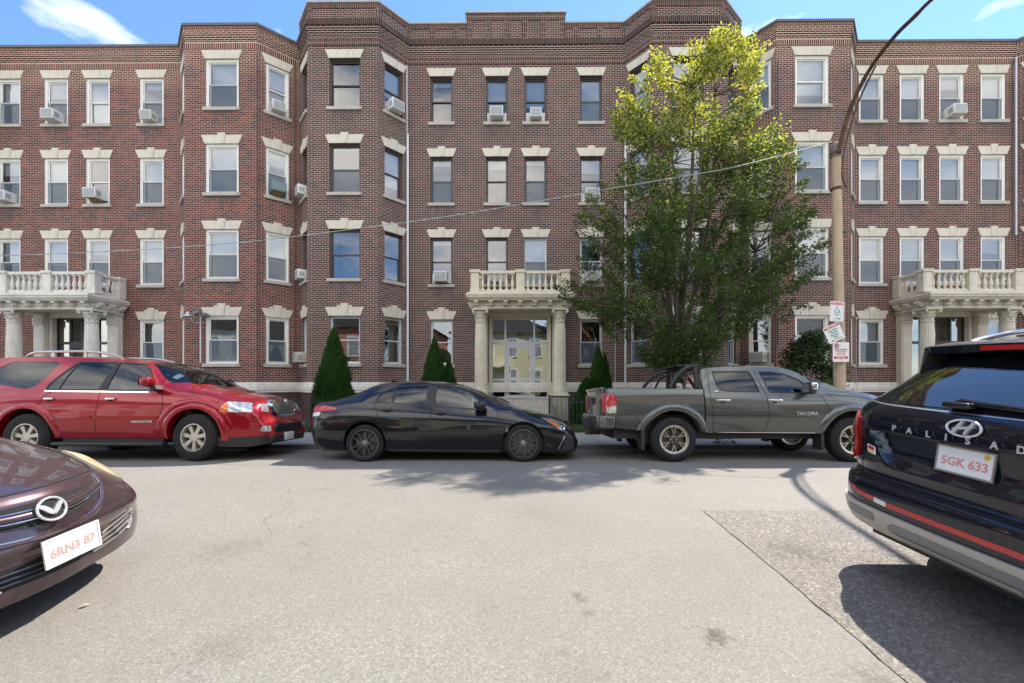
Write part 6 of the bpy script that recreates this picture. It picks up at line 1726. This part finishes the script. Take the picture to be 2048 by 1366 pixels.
while n_cl < 1550:
    z = rt.uniform(zlo, zhi - .62); a, b = pchip(pl_, z), pchip(pr_, z); cx_ = (a + b) / 2; hw = (b - a) / 2
    if z < 3.2 and rt.random() < .25: continue
    ang = rt.uniform(0, 6.283); rr = math.sqrt(rt.random())
    dep = min(hw, 1.7 if z < 7 else max(.35, 1.3 - (z - 7) * .24))
    x = cx_ + math.cos(ang) * rr * (hw - .10); y = math.sin(ang) * rr * dep
    if z > 8.0 and gx0 < x < gx1 + .1 and rt.random() < .8: continue
    nz_ = mnoise.noise(Vector((x * 1.15, y * 1.15, z * 1.0 + 4)))
    if nz_ < (-.07 if z < 6.5 else -.05): continue
    d = Vector(((x - cx_) * .55 + rt.gauss(0, .25), y * .4 + rt.gauss(0, .25), .75 + .5 * rt.random()))
    spray((x, y, z - .12), d, rt.uniform(.28, .62), rt.randint(42, 74), .078, rt.uniform(.07, .125))
    if rt.random() < .42:
        q = min((p for p in allp if p.z < z + .1), key=lambda p: (p - Vector((x, y, z))).length + .6 * max(0, p.z - z + .4), default=None)
        if q is not None: limb(q, (x, y, z - .12), .017, .005, .2, 4)
    n_cl += 1
# side sprays that reach past the outline
for py, px in ((405, 1180), (440, 1158), (600, 1125), (615, 1150), (330, 1597), (395, 1625), (375, 1600), (420, 1632), (470, 1640), (585, 1120), (640, 1560), (620, 1590), (300, 1550), (350, 1590), (455, 1600), (500, 1625), (430, 1175), (620, 1170)):
    x, z = fx(px, TY) - tbx, fz(px, py, TY); yy0 = rt.uniform(-.3, .3); sg = 1 if x > 0 else -1
    for _ in range(2): spray((x - sg * .25, yy0 + rt.gauss(0, .12), z - .08), Vector((sg, rt.gauss(0, .3), .35 + rt.gauss(0, .2))), .42, 46, .075, .06)
    q = min(allp, key=lambda p: (p - Vector((x, 0, z))).length); limb(q, (x - sg * .25, yy0, z - .08), .016, .004, .25, 5)
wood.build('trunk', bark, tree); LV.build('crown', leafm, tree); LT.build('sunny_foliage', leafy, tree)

# ------------------------------------------------------------------ conical evergreens
everm = leaf_mat('evergreen_leaves', (.02, .065, .012), (.05, .13, .025), .15)
def evergreen(cx_, cy, h, r, label, seed, n=9000):
    r3 = random.Random(seed); t = thing('conical_evergreen', label, 'shrub', (cx_, cy, .0), group='clipped evergreens in front of the middle block')
    lv = Leaves(); 
    for _ in range(n):
        z = h * (1 - math.sqrt(r3.random())) if r3.random() < .8 else r3.uniform(0, h)
        a = r3.uniform(0, 6.283); rr = r * (1 - (z / h) ** 1.9) ** .95 * (1 + .20 * mnoise.noise(Vector((math.cos(a) * 2.5, math.sin(a) * 2.5, z * 3 + seed)))) * (.84 + .22 * r3.random() ** 2)
        if z < .25: rr *= .75 + z
        s_ = r3.uniform(.05, .10)
        p = Vector((rr * math.cos(a), rr * math.sin(a), z + .05)); d = Vector((math.cos(a) * .55, math.sin(a) * .55, .85)).normalized() * s_
        q = Vector((-math.sin(a), math.cos(a), 0)) * s_ * r3.uniform(.2, .38) + Vector((r3.gauss(0, .012), r3.gauss(0, .012), 0)); i = len(lv.v)
        lv.v += [tuple(p - d * .5), tuple(p + q), tuple(p + d), tuple(p - q)]; lv.f.append((i, i + 1, i + 2, i + 3))
    lv.build('foliage', everm, t)
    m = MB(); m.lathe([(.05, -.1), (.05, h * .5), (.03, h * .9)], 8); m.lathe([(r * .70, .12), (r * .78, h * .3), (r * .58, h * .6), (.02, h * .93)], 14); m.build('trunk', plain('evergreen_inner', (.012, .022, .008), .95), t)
def eg(px, ptop, Y, r, label, seed, n=9000): evergreen(fx(px, Y), Y, fz(px, ptop, Y), r, label, seed, n)
eg(668, 660, 13.0, .62, 'tall pointed evergreen between the red SUV and the black saloon', 1, 11000)
eg(869, 678, 13.6, .52, 'pointed evergreen just left of the cream porch, taller of its pair', 2)
eg(898, 722, 13.9, .36, 'short evergreen tucked against the cream porch, lower of its pair', 3, 5000)
eg(1196, 698, 13.4, .42, 'pointed evergreen between the cream porch and the pickup bed', 4, 8000)
eg(1209, 712, 13.9, .34, 'narrow evergreen behind the one beside the pickup bed', 5, 5000)
eg(1172, 760, 13.0, .50, 'low round evergreen at the right foot of the cream porch', 6, 7000)
# ------------------------------------------------------------------ broad bush on the right
def bush(px, py_top, py_bot, Y, hw, label, seed, n, mt, name='leafy_bush', size=.11):
    r3 = random.Random(seed); t = thing(name, label, 'bush', (fx(px, Y), Y, 0)); lv = Leaves(); wd = MB(); ht = fz(px, py_top, Y)
    for _ in range(n):
        a = r3.uniform(0, 6.283); z = ht * r3.random() ** .8; rr = hw * math.sqrt(max(.05, 1 - (z / ht) ** 2.2)) * math.sqrt(r3.random())
        c_ = (rr * math.cos(a), rr * math.sin(a) * .6, z)
        if mnoise.noise(Vector((c_[0] * 1.6 + seed, c_[1] * 1.6, c_[2] * 1.6))) < -.18: continue
        for _ in range(16):
            p = (c_[0] + r3.gauss(0, .10), c_[1] + r3.gauss(0, .09), c_[2] + r3.gauss(0, .08)); lv.leaf(p, size * r3.uniform(.8, 1.3), size * .5 * r3.uniform(.7, 1.2), r3)
    for k in range(9):
        a = k * .7; wd.tube([(.08 * math.cos(a), .08 * math.sin(a), -.05), (.35 * hw * math.cos(a), .2 * hw * math.sin(a), ht * .45), (.6 * hw * math.cos(a), .35 * hw * math.sin(a), ht * .8)], [.02, .014, .006], 6)
    wd.build('stem', bark, t); lv.build('foliage', mt, t)
bushm = leaf_mat('bush_leaves', (.022, .05, .016), (.05, .095, .03), .3)
bush(1618, 668, 800, 12.4, 1.0, 'tall dark-leaved bush behind the pickup bonnet, left of the lamp post', 31, 620, bushm, size=.12)
bush(1660, 770, 850, 11.9, .55, 'low bright green bush under the dark one, at the lamp post', 32, 160, leaf_mat('bright_leaves', (.05, .10, .02), (.10, .17, .04), .3), size=.10)
bush(1300, 815, 850, 12.6, .35, 'small shrub at the foot of the street tree', 33, 60, bushm, size=.09)

# ------------------------------------------------------------------ lamp post with long curved arm
PY = 9.9; PX = fx(1681, PY)
conc = stone_mat('aged_concrete', (.55, .42, .28), .45)
post = thing('street_lamp', 'tan concrete street lamp post with a long rusty curved arm, standing at the far kerb', 'street lamp', (PX, PY, 0))
ztop = fz(1672, 290, PY)
m = MB(); lx = fx(1672, PY) - PX
m.tube([(0, 0, -.2), (lx * .35, 0, ztop * .33), (lx * .7, 0, ztop * .66), (lx, 0, ztop)], [.132, .118, .106, .094], 20)
m.build('post', conc, post)
m = MB(); m.lathe([(.102, ztop - .30), (.11, ztop - .28), (.11, ztop - .05), (.085, ztop + .02), (.04, ztop + .06), (.001, ztop + .07)], 16, M=Matrix.Translation((lx, 0, 0)))
m.build('post_cap', plain('weathered_cap', (.16, .145, .12), .8, var=.3), post)
rust = plain('rusty_iron', (.11, .055, .032), .75, var=.45, vscale=5, bump=.4)
# the arm climbs to the right and towards the street: y shrinks as it goes out
def ap(px, py, Y): return (fx(px, Y) - PX, Y - PY, fz(px, py, Y))
m = MB(); m.tube(bez([ap(1678, 305, 9.78), ap(1690, 250, 9.6), ap(1712, 190, 9.3), ap(1745, 130, 8.85), ap(1790, 72, 8.2), ap(1830, 32, 7.6), ap(1862, 0, 7.15), ap(1900, -28, 6.6), ap(1945, -50, 6.0)], 6), [.045] * 12 + [.040] * 20 + [.032] * 17, 10)
m.build('arm', rust, post)
m = MB(); m.tube(bez([ap(1694, 378, 9.75), ap(1684, 350, 9.72), ap(1689, 300, 9.70), ap(1702, 250, 9.5), ap(1722, 192, 9.22), ap(1752, 130, 8.78)], 6), .018, 8); m.build('brace', rust, post)
m = MB(); m.rbox(-.30, .30, -.10, .10, -.06, .08, .05, 3, M=Matrix.Translation(ap(1955, -54, 5.8))); m.build('lamp_head', galv, post)
m = MB()
for z in (ztop - .20, fz(1690, 378, PY)): m.lathe([(.112, z - .03), (.12, z), (.112, z + .03), (.09, z + .03), (.09, z - .03)], 16, M=Matrix.Translation((lx, 0, 0)), close=True)
m.build('collar', rust, post)
# cable sagging across the street front
m = MB(); A = Vector((PX + lx - .10, PY - .05, fz(1664, 283, PY)))
pts = []
for px, py, Y in ((1664, 283, 9.85), (1580, 306, 9.85), (1460, 336, 9.85), (1340, 357, 9.85), (1205, 380, 9.85), (1050, 407, 9.85), (900, 432, 9.85), (700, 459, 9.85), (500, 483, 9.85), (300, 498, 9.85), (100, 508, 9.85), (0, 511, 9.85), (-150, 513, 9.85), (-400, 512, 9.85)):
    pts.append((fx(px, Y), Y, fz(px, py, Y)))
m.tube(bez(pts, 6), .009, 6); tag(m.build('overhead_cable', plain('cable_verdigris', (.36, .42, .38), .6, var=.3, vscale=9)), 'pale green overhead cable running left from the top of the lamp post', 'cable')
# ------------------------------------------------------------------ signs on the post
signw = plain('sign_white', (.78, .78, .78), .35, var=.02); signr = plain('sign_red', (.55, .02, .03), .4, var=.05); signg = plain('sign_green', (.02, .25, .20), .4, var=0); signb = plain('sign_blue', (.05, .32, .42), .4, var=0)
def sign(name, label, px, py, w_, h_, rot, parts, Y=PY - .20, yaw=0):
    s_ = thing(name, label, 'sign', (fx(px, Y), Y, fz(px, py, Y))); s_.rotation_euler = (0, R(rot), yaw); s_['group'] = 'parking signs on the lamp post'
    m = MB(); pol = smooth_poly([(-w_ / 2, -h_ / 2), (w_ / 2, -h_ / 2), (w_ / 2, h_ / 2), (-w_ / 2, h_ / 2)], .035, 5)
    m.prism(pol, lambda x, z: (x, 0, z), lambda x, z: (x, .003, z)); m.build('panel', signw, s_)
    for kind, *a in parts:
        if kind == 'box':
            x0, x1, z0, z1, mt = a; m = MB(); m.box(x0, x1, -.0015, -.0003, z0, z1); m.build('stripe', mt, s_)
        elif kind == 'txt':
            t_, x, z, sz, mt = a[:5]; text_obj('lettering', t_, sz, mt, s_, (x, -.0022, z), (R(90), 0, 0), depth=.0005, font_bold=.0012)
        elif kind == 'arrow':
            x0, x1, z, mt = a; m = MB(); d = 1 if x1 > x0 else -1
            m.prism([(x0, z - .005), (x1 - d * .05, z - .005), (x1 - d * .05, z - .018), (x1, z), (x1 - d * .05, z + .018), (x1 - d * .05, z + .005), (x0, z + .005)], lambda x, zz: (x, -.0022, zz), lambda x, zz: (x, -.0003, zz)); m.build('arrow', mt, s_)
        elif kind == 'line':
            pts_, r_, mt = a; m = MB(); m.tube([(x, -.002, z) for x, z in pts_], r_, 6); m.build('symbol', mt, s_)
    for z in (h_ * .36, -h_ * .36):
        m = MB(); m.lathe([(.012, 0), (.01, .006), (.001, .008)], 8, M=Matrix.Translation((0, -.002, z)) @ Matrix.Rotation(R(90), 4, 'X')); m.build('bolt', galv, s_)
circ = lambda cx_, cz, r, a0, a1, n=22: [(cx_ + r * math.cos(R(a0 + (a1 - a0) * k / n)), cz + r * math.sin(R(a0 + (a1 - a0) * k / n))) for k in range(n + 1)]
sign('parking_sign', 'white wheelchair parking sign headed TOW ZONE in red, topmost on the post', 1674, 623, .34, .47, 4, [('box', -.15, .15, .155, .215, signr), ('txt', 'TOW  ZONE', 0, .185, .058, signw),
     ('line', circ(0, .02, .052, 120, 380), .007, signb), ('line', [(-.005, .10), (-.003, .05), (.035, .045), (.055, -.02), (.075, -.01)], .007, signb), ('line', circ(-.005, .12, .008, 0, 360), .007, signb),
     ('txt', 'HP - DV PLATE', 0, -.07, .026, signb), ('txt', 'ONLY', 0, -.105, .026, signb), ('arrow', -.06, .10, -.165, blackp),
     ('line', [(-.155, .21), (-.155, -.215), (.155, -.215), (.155, .21)], .0025, signr)], Y=PY - .24)
sign('parking_sign', 'tilted white sign reading Resident Permit Parking Only in green, in the middle', 1668, 666, .40, .40, -25, [('box', -.18, .18, .125, .175, signr), ('txt', 'Allston', -.07, .150, .034, signw), ('txt', 'Brighton', .08, .150, .034, signw),
     ('txt', 'Resident', 0, .075, .066, signg), ('txt', 'Permit', 0, .018, .066, signg), ('txt', 'Parking', 0, -.04, .066, signg), ('txt', 'Only', 0, -.095, .066, signg), ('arrow', .14, -.14, -.155, blackp)], Y=PY - .22)
sign('parking_sign', 'white Street Cleaning sign with a crossed-out P, lowest on the post', 1682, 704, .38, .46, 0, [('line', circ(-.10, .145, .050, 0, 360), .008, signr), ('line', [(-.135, .180), (-.065, .110)], .007, signr), ('txt', 'P', -.10, .145, .08, blackp),
     ('txt', 'Street Cleaning', .0, .065, .047, signr), ('txt', '2nd & 4th Thursday', 0, .022, .030, blackp), ('txt', '12 Noon - 4 PM', 0, -.02, .030, signr), ('txt', 'April 1 - Nov 30', 0, -.06, .028, signr), ('box', -.16, .16, -.155, -.105, signr), ('txt', 'Tow Zone', 0, -.13, .046, signw)], Y=PY - .2)
# ------------------------------------------------------------------ iron fence
def fence(x0, x1, y, label, zt=.90):
    f = thing('iron_fence', label, 'fence', (x0, y, 0)); m = MB(); L_ = x1 - x0
    m.box(0, L_, -.012, .012, zt - .10, zt - .075); m.box(0, L_, -.012, .012, .10, .125)
    m.build('rail', darkmetal, f); m = MB(); n = int(L_ / .115)
    for k in range(n + 1):
        x = L_ * k / n; m.box(x - .007, x + .007, -.007, .007, .02, zt - .02); m.prism([(x - .012, zt - .02), (x + .012, zt - .02), (x, zt + .03)], lambda a, b: (a, -.008, b), lambda a, b: (a, .008, b))
    m.build('picket', darkmetal, f)
    for k in range(int(L_ / 2.3) + 1):
        m = MB(); x = min(L_, k * 2.3); m.box(x - .022, x + .022, -.022, .022, 0, zt + .06); m.build('fence_post', darkmetal, f)
FY = 11.28
fence(fx(120, FY), fx(985, FY), FY, 'black iron picket fence in front of the evergreens, left of the cream porch path')
fence(fx(1137, FY), fx(1655, FY), FY, 'black iron picket fence behind the pickup truck')
fence(fx(1700, FY), fx(2060, FY), FY, 'black iron picket fence right of the lamp post')
# open gate leaf standing into the path, with its cream gate post
g_ = thing('iron_gate', 'open black iron gate leaf beside the path to the cream porch', 'gate', (fx(1098, 12.1), 12.15, 0)); g_.rotation_euler = (0, 0, R(-58))
m = MB(); m.box(0, .95, -.012, .012, .93, .97); m.box(0, .95, -.012, .012, .12, .15); m.box(0, .03, -.015, .015, .05, 1.0); m.box(.92, .95, -.015, .015, .05, 1.0); m.build('gate_frame', darkmetal, g_)
m = MB()
for k in range(15): m.box(.06 + .058 * k, .072 + .058 * k, -.008, .008, .15, .93)
m.build('picket', darkmetal, g_)
pth = MB(); pth.face([(cxc - .9, 11.12, .012), (cxc + .95, 11.12, .012), (cxc + .95, 13.5, .016), (cxc - .9, 13.5, .016)]); tag(pth.build('path', concrete.m), kind='structure')
# ------------------------------------------------------------------ window air conditioners
acw = plain('ac_white', (.66, .66, .64), .45, var=.06); acg = plain('ac_grille', (.24, .26, .27), .5, var=.3, vscale=60); acy = plain('ac_beige', (.50, .46, .36), .5, var=.1); acfoam = plain('side_panel', (.62, .61, .58), .6, var=.1)
def ac_proto(body, w_=.50, h_=.37, d_=.36):
    m = MB(); m.rbox(-w_ / 2, w_ / 2, -d_, .16, 0, h_, .012, 2); a = m.mesh('casing', body)
    m = MB(); m.box(-w_ / 2 + .035, w_ / 2 - .035, -d_ - .004, -d_ - .0005, .035, h_ - .035); 
    for k in range(9):
        for sx in (-1, 1): m.box(*sorted((sx * (w_ / 2 + .0005), sx * (w_ / 2 + .003))), -d_ + .05 + .02 * k, -d_ + .062 + .02 * k, .08, h_ - .10)
    b = m.mesh('grille', acg)
    m = MB()
    for k in range(7): z = .06 + (h_ - .12) * k / 6; m.box(-w_ / 2 + .03, w_ / 2 - .03, -d_ - .008, -d_ - .004, z - .005, z + .005)
    c_ = m.mesh('louvre', body); return a, b, c_
ACM = {'w': ac_proto(acw), 'y': ac_proto(acy), 'b': ac_proto(acw, .44, .34, .30), 't': ac_proto(plain('ac_teal', (.10, .22, .24), .4, var=.1), .48, .36, .34)}
def ac(frame, s, row, label, kind='w', zo=.06, side=.17, tilt=0, bracket=0):
    o, ang, _ = frame; p = mat4(o, ang) @ Vector((s, .02, ROWS[row][0] + zo))
    t = thing('air_conditioner', label, 'air conditioner', p, ang, 'window air conditioners'); t.rotation_euler = (R(tilt), 0, ang)
    a, b, c_ = ACM[kind]; mk('casing', t, a); mk('grille', t, b); mk('louvre', t, c_)
    wd = max(v.co.x for v in a.vertices)
    for sx in (-1, 1):
        m = MB(); m.box(*sorted((sx * wd, sx * (wd + side))), .075, .09, 0, .36); m.build('side_panel', acfoam, t)
    if bracket:
        m = MB(); m.prism([(-.28, 0), (-.02, -.16), (-.02, 0)], lambda a, b: (-.16, a, b), lambda a, b: (.16, a, b)); m.build('bracket', plain('raw_plywood', (.22, .14, .08), .8), t)
FL, FC, FR = frames(lp), frames(cp), frames(rp)
ac(FL[4], Wc[1] - x4, 3, 'white air conditioner in the top floor window second from the left edge', 'w', bracket=0)
ac(FL[4], Wc[3] - x4, 3, 'white air conditioner in the top window next to the left bay', 'b', tilt=4)
ac(FL[4], Wc[2] - x4, 2, 'air conditioner on a rough wooden bracket, third floor of the left block', 'w', zo=.16, tilt=2, bracket=1)
ac(FL[4], Wc[0] - x4, 2, 'air conditioner at the left edge of the photo, third floor', 'w', bracket=0)
ac(FL[7], .65, 3, 'small air conditioner in the top slanted window of the left bay', 'b', side=.10)
ac(FL[7], .65, 2, 'teal-fronted air conditioner in the third-floor slanted window of the left bay', 't', side=.08, bracket=1, zo=.15)
for row, l_ in ((2, 'white air conditioner in the recessed corner, third floor of the middle block'), (1, 'white air conditioner in the recessed corner, second floor of the middle block'), (0, 'cream air conditioner in the corner, ground floor of the middle block')):
    ac(FC[0], .64, row, l_, 'y' if row == 0 else 'b', side=.08)
ac(FC[2], .63, 3, 'large white air conditioner in the top slanted window right of the middle block bay', 'w', side=.06)
cs = [fx(px, 16) - x3 for px in (882.9, 993.6, 1071.3, 1182.4)]
ac(FC[3], cs[1], 3, 'white air conditioner in the top window above the left half of the cream porch', 'w', side=.13)
ac(FC[3], cs[2], 3, 'fan-backed air conditioner in the top window above the right half of the cream porch', 'b', side=.15)
ac(FC[3], cs[3], 2, 'white air conditioner on the third floor, left of the tree crown', 'w', side=.13)
ac(FC[3], cs[0], 1, 'white louvred air conditioner on the second floor, left of the balcony', 'w', side=.12)
ac(FC[3], cs[1], 1, 'air conditioner half hidden by the balcony balusters of the cream porch', 'w', side=.12)
ac(FC[3], cs[3], 1, 'beige air conditioner on the second floor, right of the balcony', 'y', side=.13)
ac(FR[0], .66, 0, 'cream air conditioner in the ground floor slanted window behind the bush', 'y', side=.06)
cr_ = [fx(px, 16) - x3r for px in (1743, 1824.5, 1903.4, 1986.5)]
ac(FR[3], cr_[2], 3, 'white air conditioner on the top floor of the right block', 'w', tilt=-3)
ac(FR[3], cr_[3], 1, 'air conditioner behind the balcony of the right porch', 'w')
# ------------------------------------------------------------------ pipes and lamps on the walls
def pipe(bld, pts, r, mt, name='downspout'):
    m = MB(); m.tube(pts, r, 8); 
    return m.build(name, mt, bld)
def vp(px, Y, y0, y1): X = fx(px, Y); return [(X, Y, fz(px, y0, Y)), (X, Y, fz(px, y1, Y))]
pipe(centre, vp(815.5, 15.9, 268, 770), .045, pvc); pipe(centre, vp(815.5, 15.9, 770, 830), .040, darkmetal); pipe(centre, vp(814, 15.92, 132, 266), .03, galv)
pipe(centre, vp(1251, 15.9, 272, 790), .045, pvc); pipe(right, vp(1556, 15.0, 120, 690), .02, darkmetal); pipe(left, vp(515, 15.0, 110, 760), .018, darkmetal)
pipe(left, vp(590, 15.9, 120, 700), .03, plain('copper_brown', (.10, .07, .05), .6)); pipe(right, vp(2032, 15.9, 115, 470), .04, galv)
pipe(right, vp(1707, 15.9, 130, 780), .03, plain('painted_pipe', (.24, .20, .19), .6))
pipe(centre, vp(1230.5, 15.93, 648, 770), .012, pvc, 'conduit'); pipe(centre, vp(1131, 15.93, 656, 790), .014, creampaint, 'conduit')
pipe(right, vp(1712, 15.93, 640, 790), .012, galv, 'conduit'); pipe(left, vp(401, 15.0, 632, 725), .02, pvc, 'conduit')
def dome(px, py, Y, label):
    t = thing('security_camera', label, 'security camera', (fx(px, Y), Y, fz(px, py, Y))); t['group'] = 'security cameras on the walls'
    m = MB(); m.lathe([(.055, .02), (.06, 0), (.05, -.03), (.03, -.055), (.001, -.065)], 16); m.build('dome', acw, t); m = MB(); m.rbox(-.05, .05, .0, .12, -.02, .06, .01, 2); m.build('mount', darkmetal, t)
dome(1231, 645, 15.85, 'small white security camera on the wall behind the tree, by the white downspout'); dome(1712, 636, 15.85, 'small white security camera at the edge of the right bay')
fl = thing('security_lamp', 'grey bell-shaped security lamp with floodlight on the left bay corner', 'lamp', (fx(376, 14.7), 14.7, fz(376, 632, 14.7)))
m = MB(); m.lathe([(.001, .16), (.05, .15), (.06, .06), (.15, .03), (.16, -.01), (.10, -.02), (.08, -.05), (.001, -.06)], 20); m.build('lamp_shade', galv, fl)
m = MB(); m.tube(bez([(.06, 0, .02), (.12, .05, -.18), (.25, .15, -.22), (.42, .32, -.20)], 5), .016, 8); m.build('arm', galv, fl)
m = MB(); m.rbox(.18, .42, -.02, .16, .04, .16, .02, 2, M=Matrix.Rotation(R(-8), 4, 'Y')); m.rbox(.40, .50, .1, .35, .0, .14, .02, 2); m.build('floodlight', plain('lamp_grey', (.16, .16, .16), .5), fl)
# weeds and fallen leaves
wm_ = leaf_mat('weed_leaves', (.04, .09, .02), (.08, .14, .03), .3)
for px, label, sd in ((1437, 'larger green weed growing at the kerb under the pickup', 5), (1462, 'smaller weed at the kerb under the pickup', 6)):
    t = thing('kerb_weed', label, 'weed', (fx(px, 9.2), 9.2, -.03)); lv = Leaves(); r3 = random.Random(sd)
    for k in range(60 if sd == 5 else 26):
        a = r3.uniform(0, 6.28); q = r3.random(); lv.leaf((math.cos(a) * .16 * q, math.sin(a) * .06 * q, .02 + .12 * (1 - q) * r3.random() + .02), .07, .018, r3)
    lv.build('foliage', wm_, t)
    m = MB(); m.tube([(0, 0, -.02), (.01, 0, .10)], .004, 5); m.build('stem', wm_, t)
def fallen(px, py, col, label, L_=.06):
    x, y = gp(px, py); m = MB(); z = road_h(y) + .012
    m.face([(-L_ / 2, 0, 0), (0, -.012, .006), (0, .0, .002)], smooth=True); m.face([(0, -.012, .006), (L_ / 2, .004, .0), (0, .0, .002)], smooth=True); m.face([(-L_ / 2, 0, 0), (0, 0, .002), (0, .014, .008)]); m.face([(0, 0, .002), (L_ / 2, .004, 0), (0, .014, .008)])
    o = m.build('fallen_leaf', plain('dry_leaf_' + label[:5], col, .8, var=.15), None, sharp=0); o.location = (x, y, z); o.rotation_euler = (0, 0, rnd.uniform(0, 3)); tag(o, label, 'leaf')
fallen(170, 1214, (.42, .33, .22), 'pale curled leaf lying on the road near the plum saloon'); fallen(1753, 1180, (.40, .16, .05), 'orange dry leaf lying in the shadow of the dark SUV', .035)

# ------------------------------------------------------------------ across the street (seen only in reflections, lights the shade)
clap = NT('clapboard_pale'); clap.bsdf((.62, .58, .36), .7)
def clapboard(t, col):
    wv = t.n('TexWave', wave_type='BANDS', bands_direction='Z', wave_profile='SAW'); wv.inputs['Scale'].default_value = 1.3; t.l(t.coord('Object'), wv.inputs[0])
    t.l(t.mix(t.ramp(wv.outputs['Fac'], [(.0, (1, 1, 1)), (.12, (0, 0, 0))]), col, tuple(v * .45 for v in col)), t.b.inputs['Base Color'])
clapboard(clap, (.66, .62, .40))
pinkb = NT('stucco_pink'); pinkb.bsdf((.5, .25, .2), .8); clapboard(pinkb, (.58, .24, .18))
def house(name, label, x0, x1, y, h, mt, trim, seed):
    t = thing(name, label, 'house', ((x0 + x1) / 2, y, 0)); hw = (x1 - x0) / 2
    m = MB(); m.box(-hw, hw, -9, 0, -.1, h); m.build('wall', mt, t)
    m = MB(); m.prism([(-hw - .4, h), (hw + .4, h), (0, h + hw * .62)], lambda a, b: (a, -9.3, b), lambda a, b: (a, .35, b)); m.build('roof', roofm, t)
    n = max(2, int(hw))
    for r_ in range(int(h // 3)):
        for k in range(n):
            x = -hw + 2 * hw * (k + .5) / n; z = .9 + 3 * r_
            f = MB(); f.box(x - .62, x + .62, 0, .06, z - .1, z + 1.9); w2 = f.build('window', trim, t); f = MB(); f.box(x - .48, x + .48, .06, .07, z + .05, z + 1.72); f.build('pane', plain('pale_pane', (.30, .34, .38), .1, var=.3, vscale=2), w2)
            f = MB(); f.box(x - .5, x + .5, .07, .09, z + .86, z + .92); f.build('sash', trim, w2)
    m = MB(); m.box(-1.1, 1.1, 0, 1.6, 2.9, 3.05); 
    for sx in (-1, 1): m.box(sx * 1.0 - .07, sx * 1.0 + .07, 1.4, 1.54, 0, 2.9)
    m.build('porch', trim, t); m = MB(); m.box(-.5, .5, 0, .08, 0, 2.2); m.build('door', trim, t)
house('clapboard_house', 'pale yellow clapboard house with white trim across the street', -6.2, 3.2, -8.5, 6.2, clap.m, whitewood, 1)
house('brick_house', 'orange-red brick house across the street on the right', 5.5, 15.5, -9.5, 8.6, plain('orange_brick_wall', (.42, .20, .13), .85), whitewood, 2)
house('pink_house', 'pinkish red house across the street on the left', -18.5, -8.2, -9.0, 6.6, pinkb.m, whitewood, 3)
house('white_house', 'white clapboard house across the street far left', -32, -21, -9.0, 6.4, whitewood, whitewood, 4)
house('tan_house', 'tan clapboard house across the street far right', 18, 30, -9.0, 6.4, plain('tan_boards', (.45, .38, .27), .8), whitewood, 5)
for k, (x, y, h) in enumerate(((-7.0, -5.2, 4.6), (4.4, -5.0, 5.2), (9.5, -5.4, 4.0), (16.6, -5.5, 5.0), (-14.5, -5.0, 3.6))):
    t = thing('garden_tree', ['round garden tree left of the yellow house', 'round garden tree right of the yellow house', 'low garden tree before the brick house', 'garden tree at the tan house', 'small garden tree before the pink house'][k], 'tree', (x, y, 0)); lv = Leaves(); r3 = random.Random(60 + k)
    for _ in range(5200):
        d = Vector((r3.gauss(0, 1), r3.gauss(0, 1), r3.gauss(0, 1))).normalized() * r3.random() ** .4
        p = (d.x * 1.5, d.y * 1.2, h * .62 + d.z * h * .36)
        if mnoise.noise(Vector(p) * 1.2) < -.15: continue
        lv.leaf(p, .22, .14, r3)
    lv.build('crown', leafm, t); m = MB(); m.tube([(0, 0, -.1), (.05, 0, h * .7)], [.12, .05], 8); m.build('trunk', bark, t)
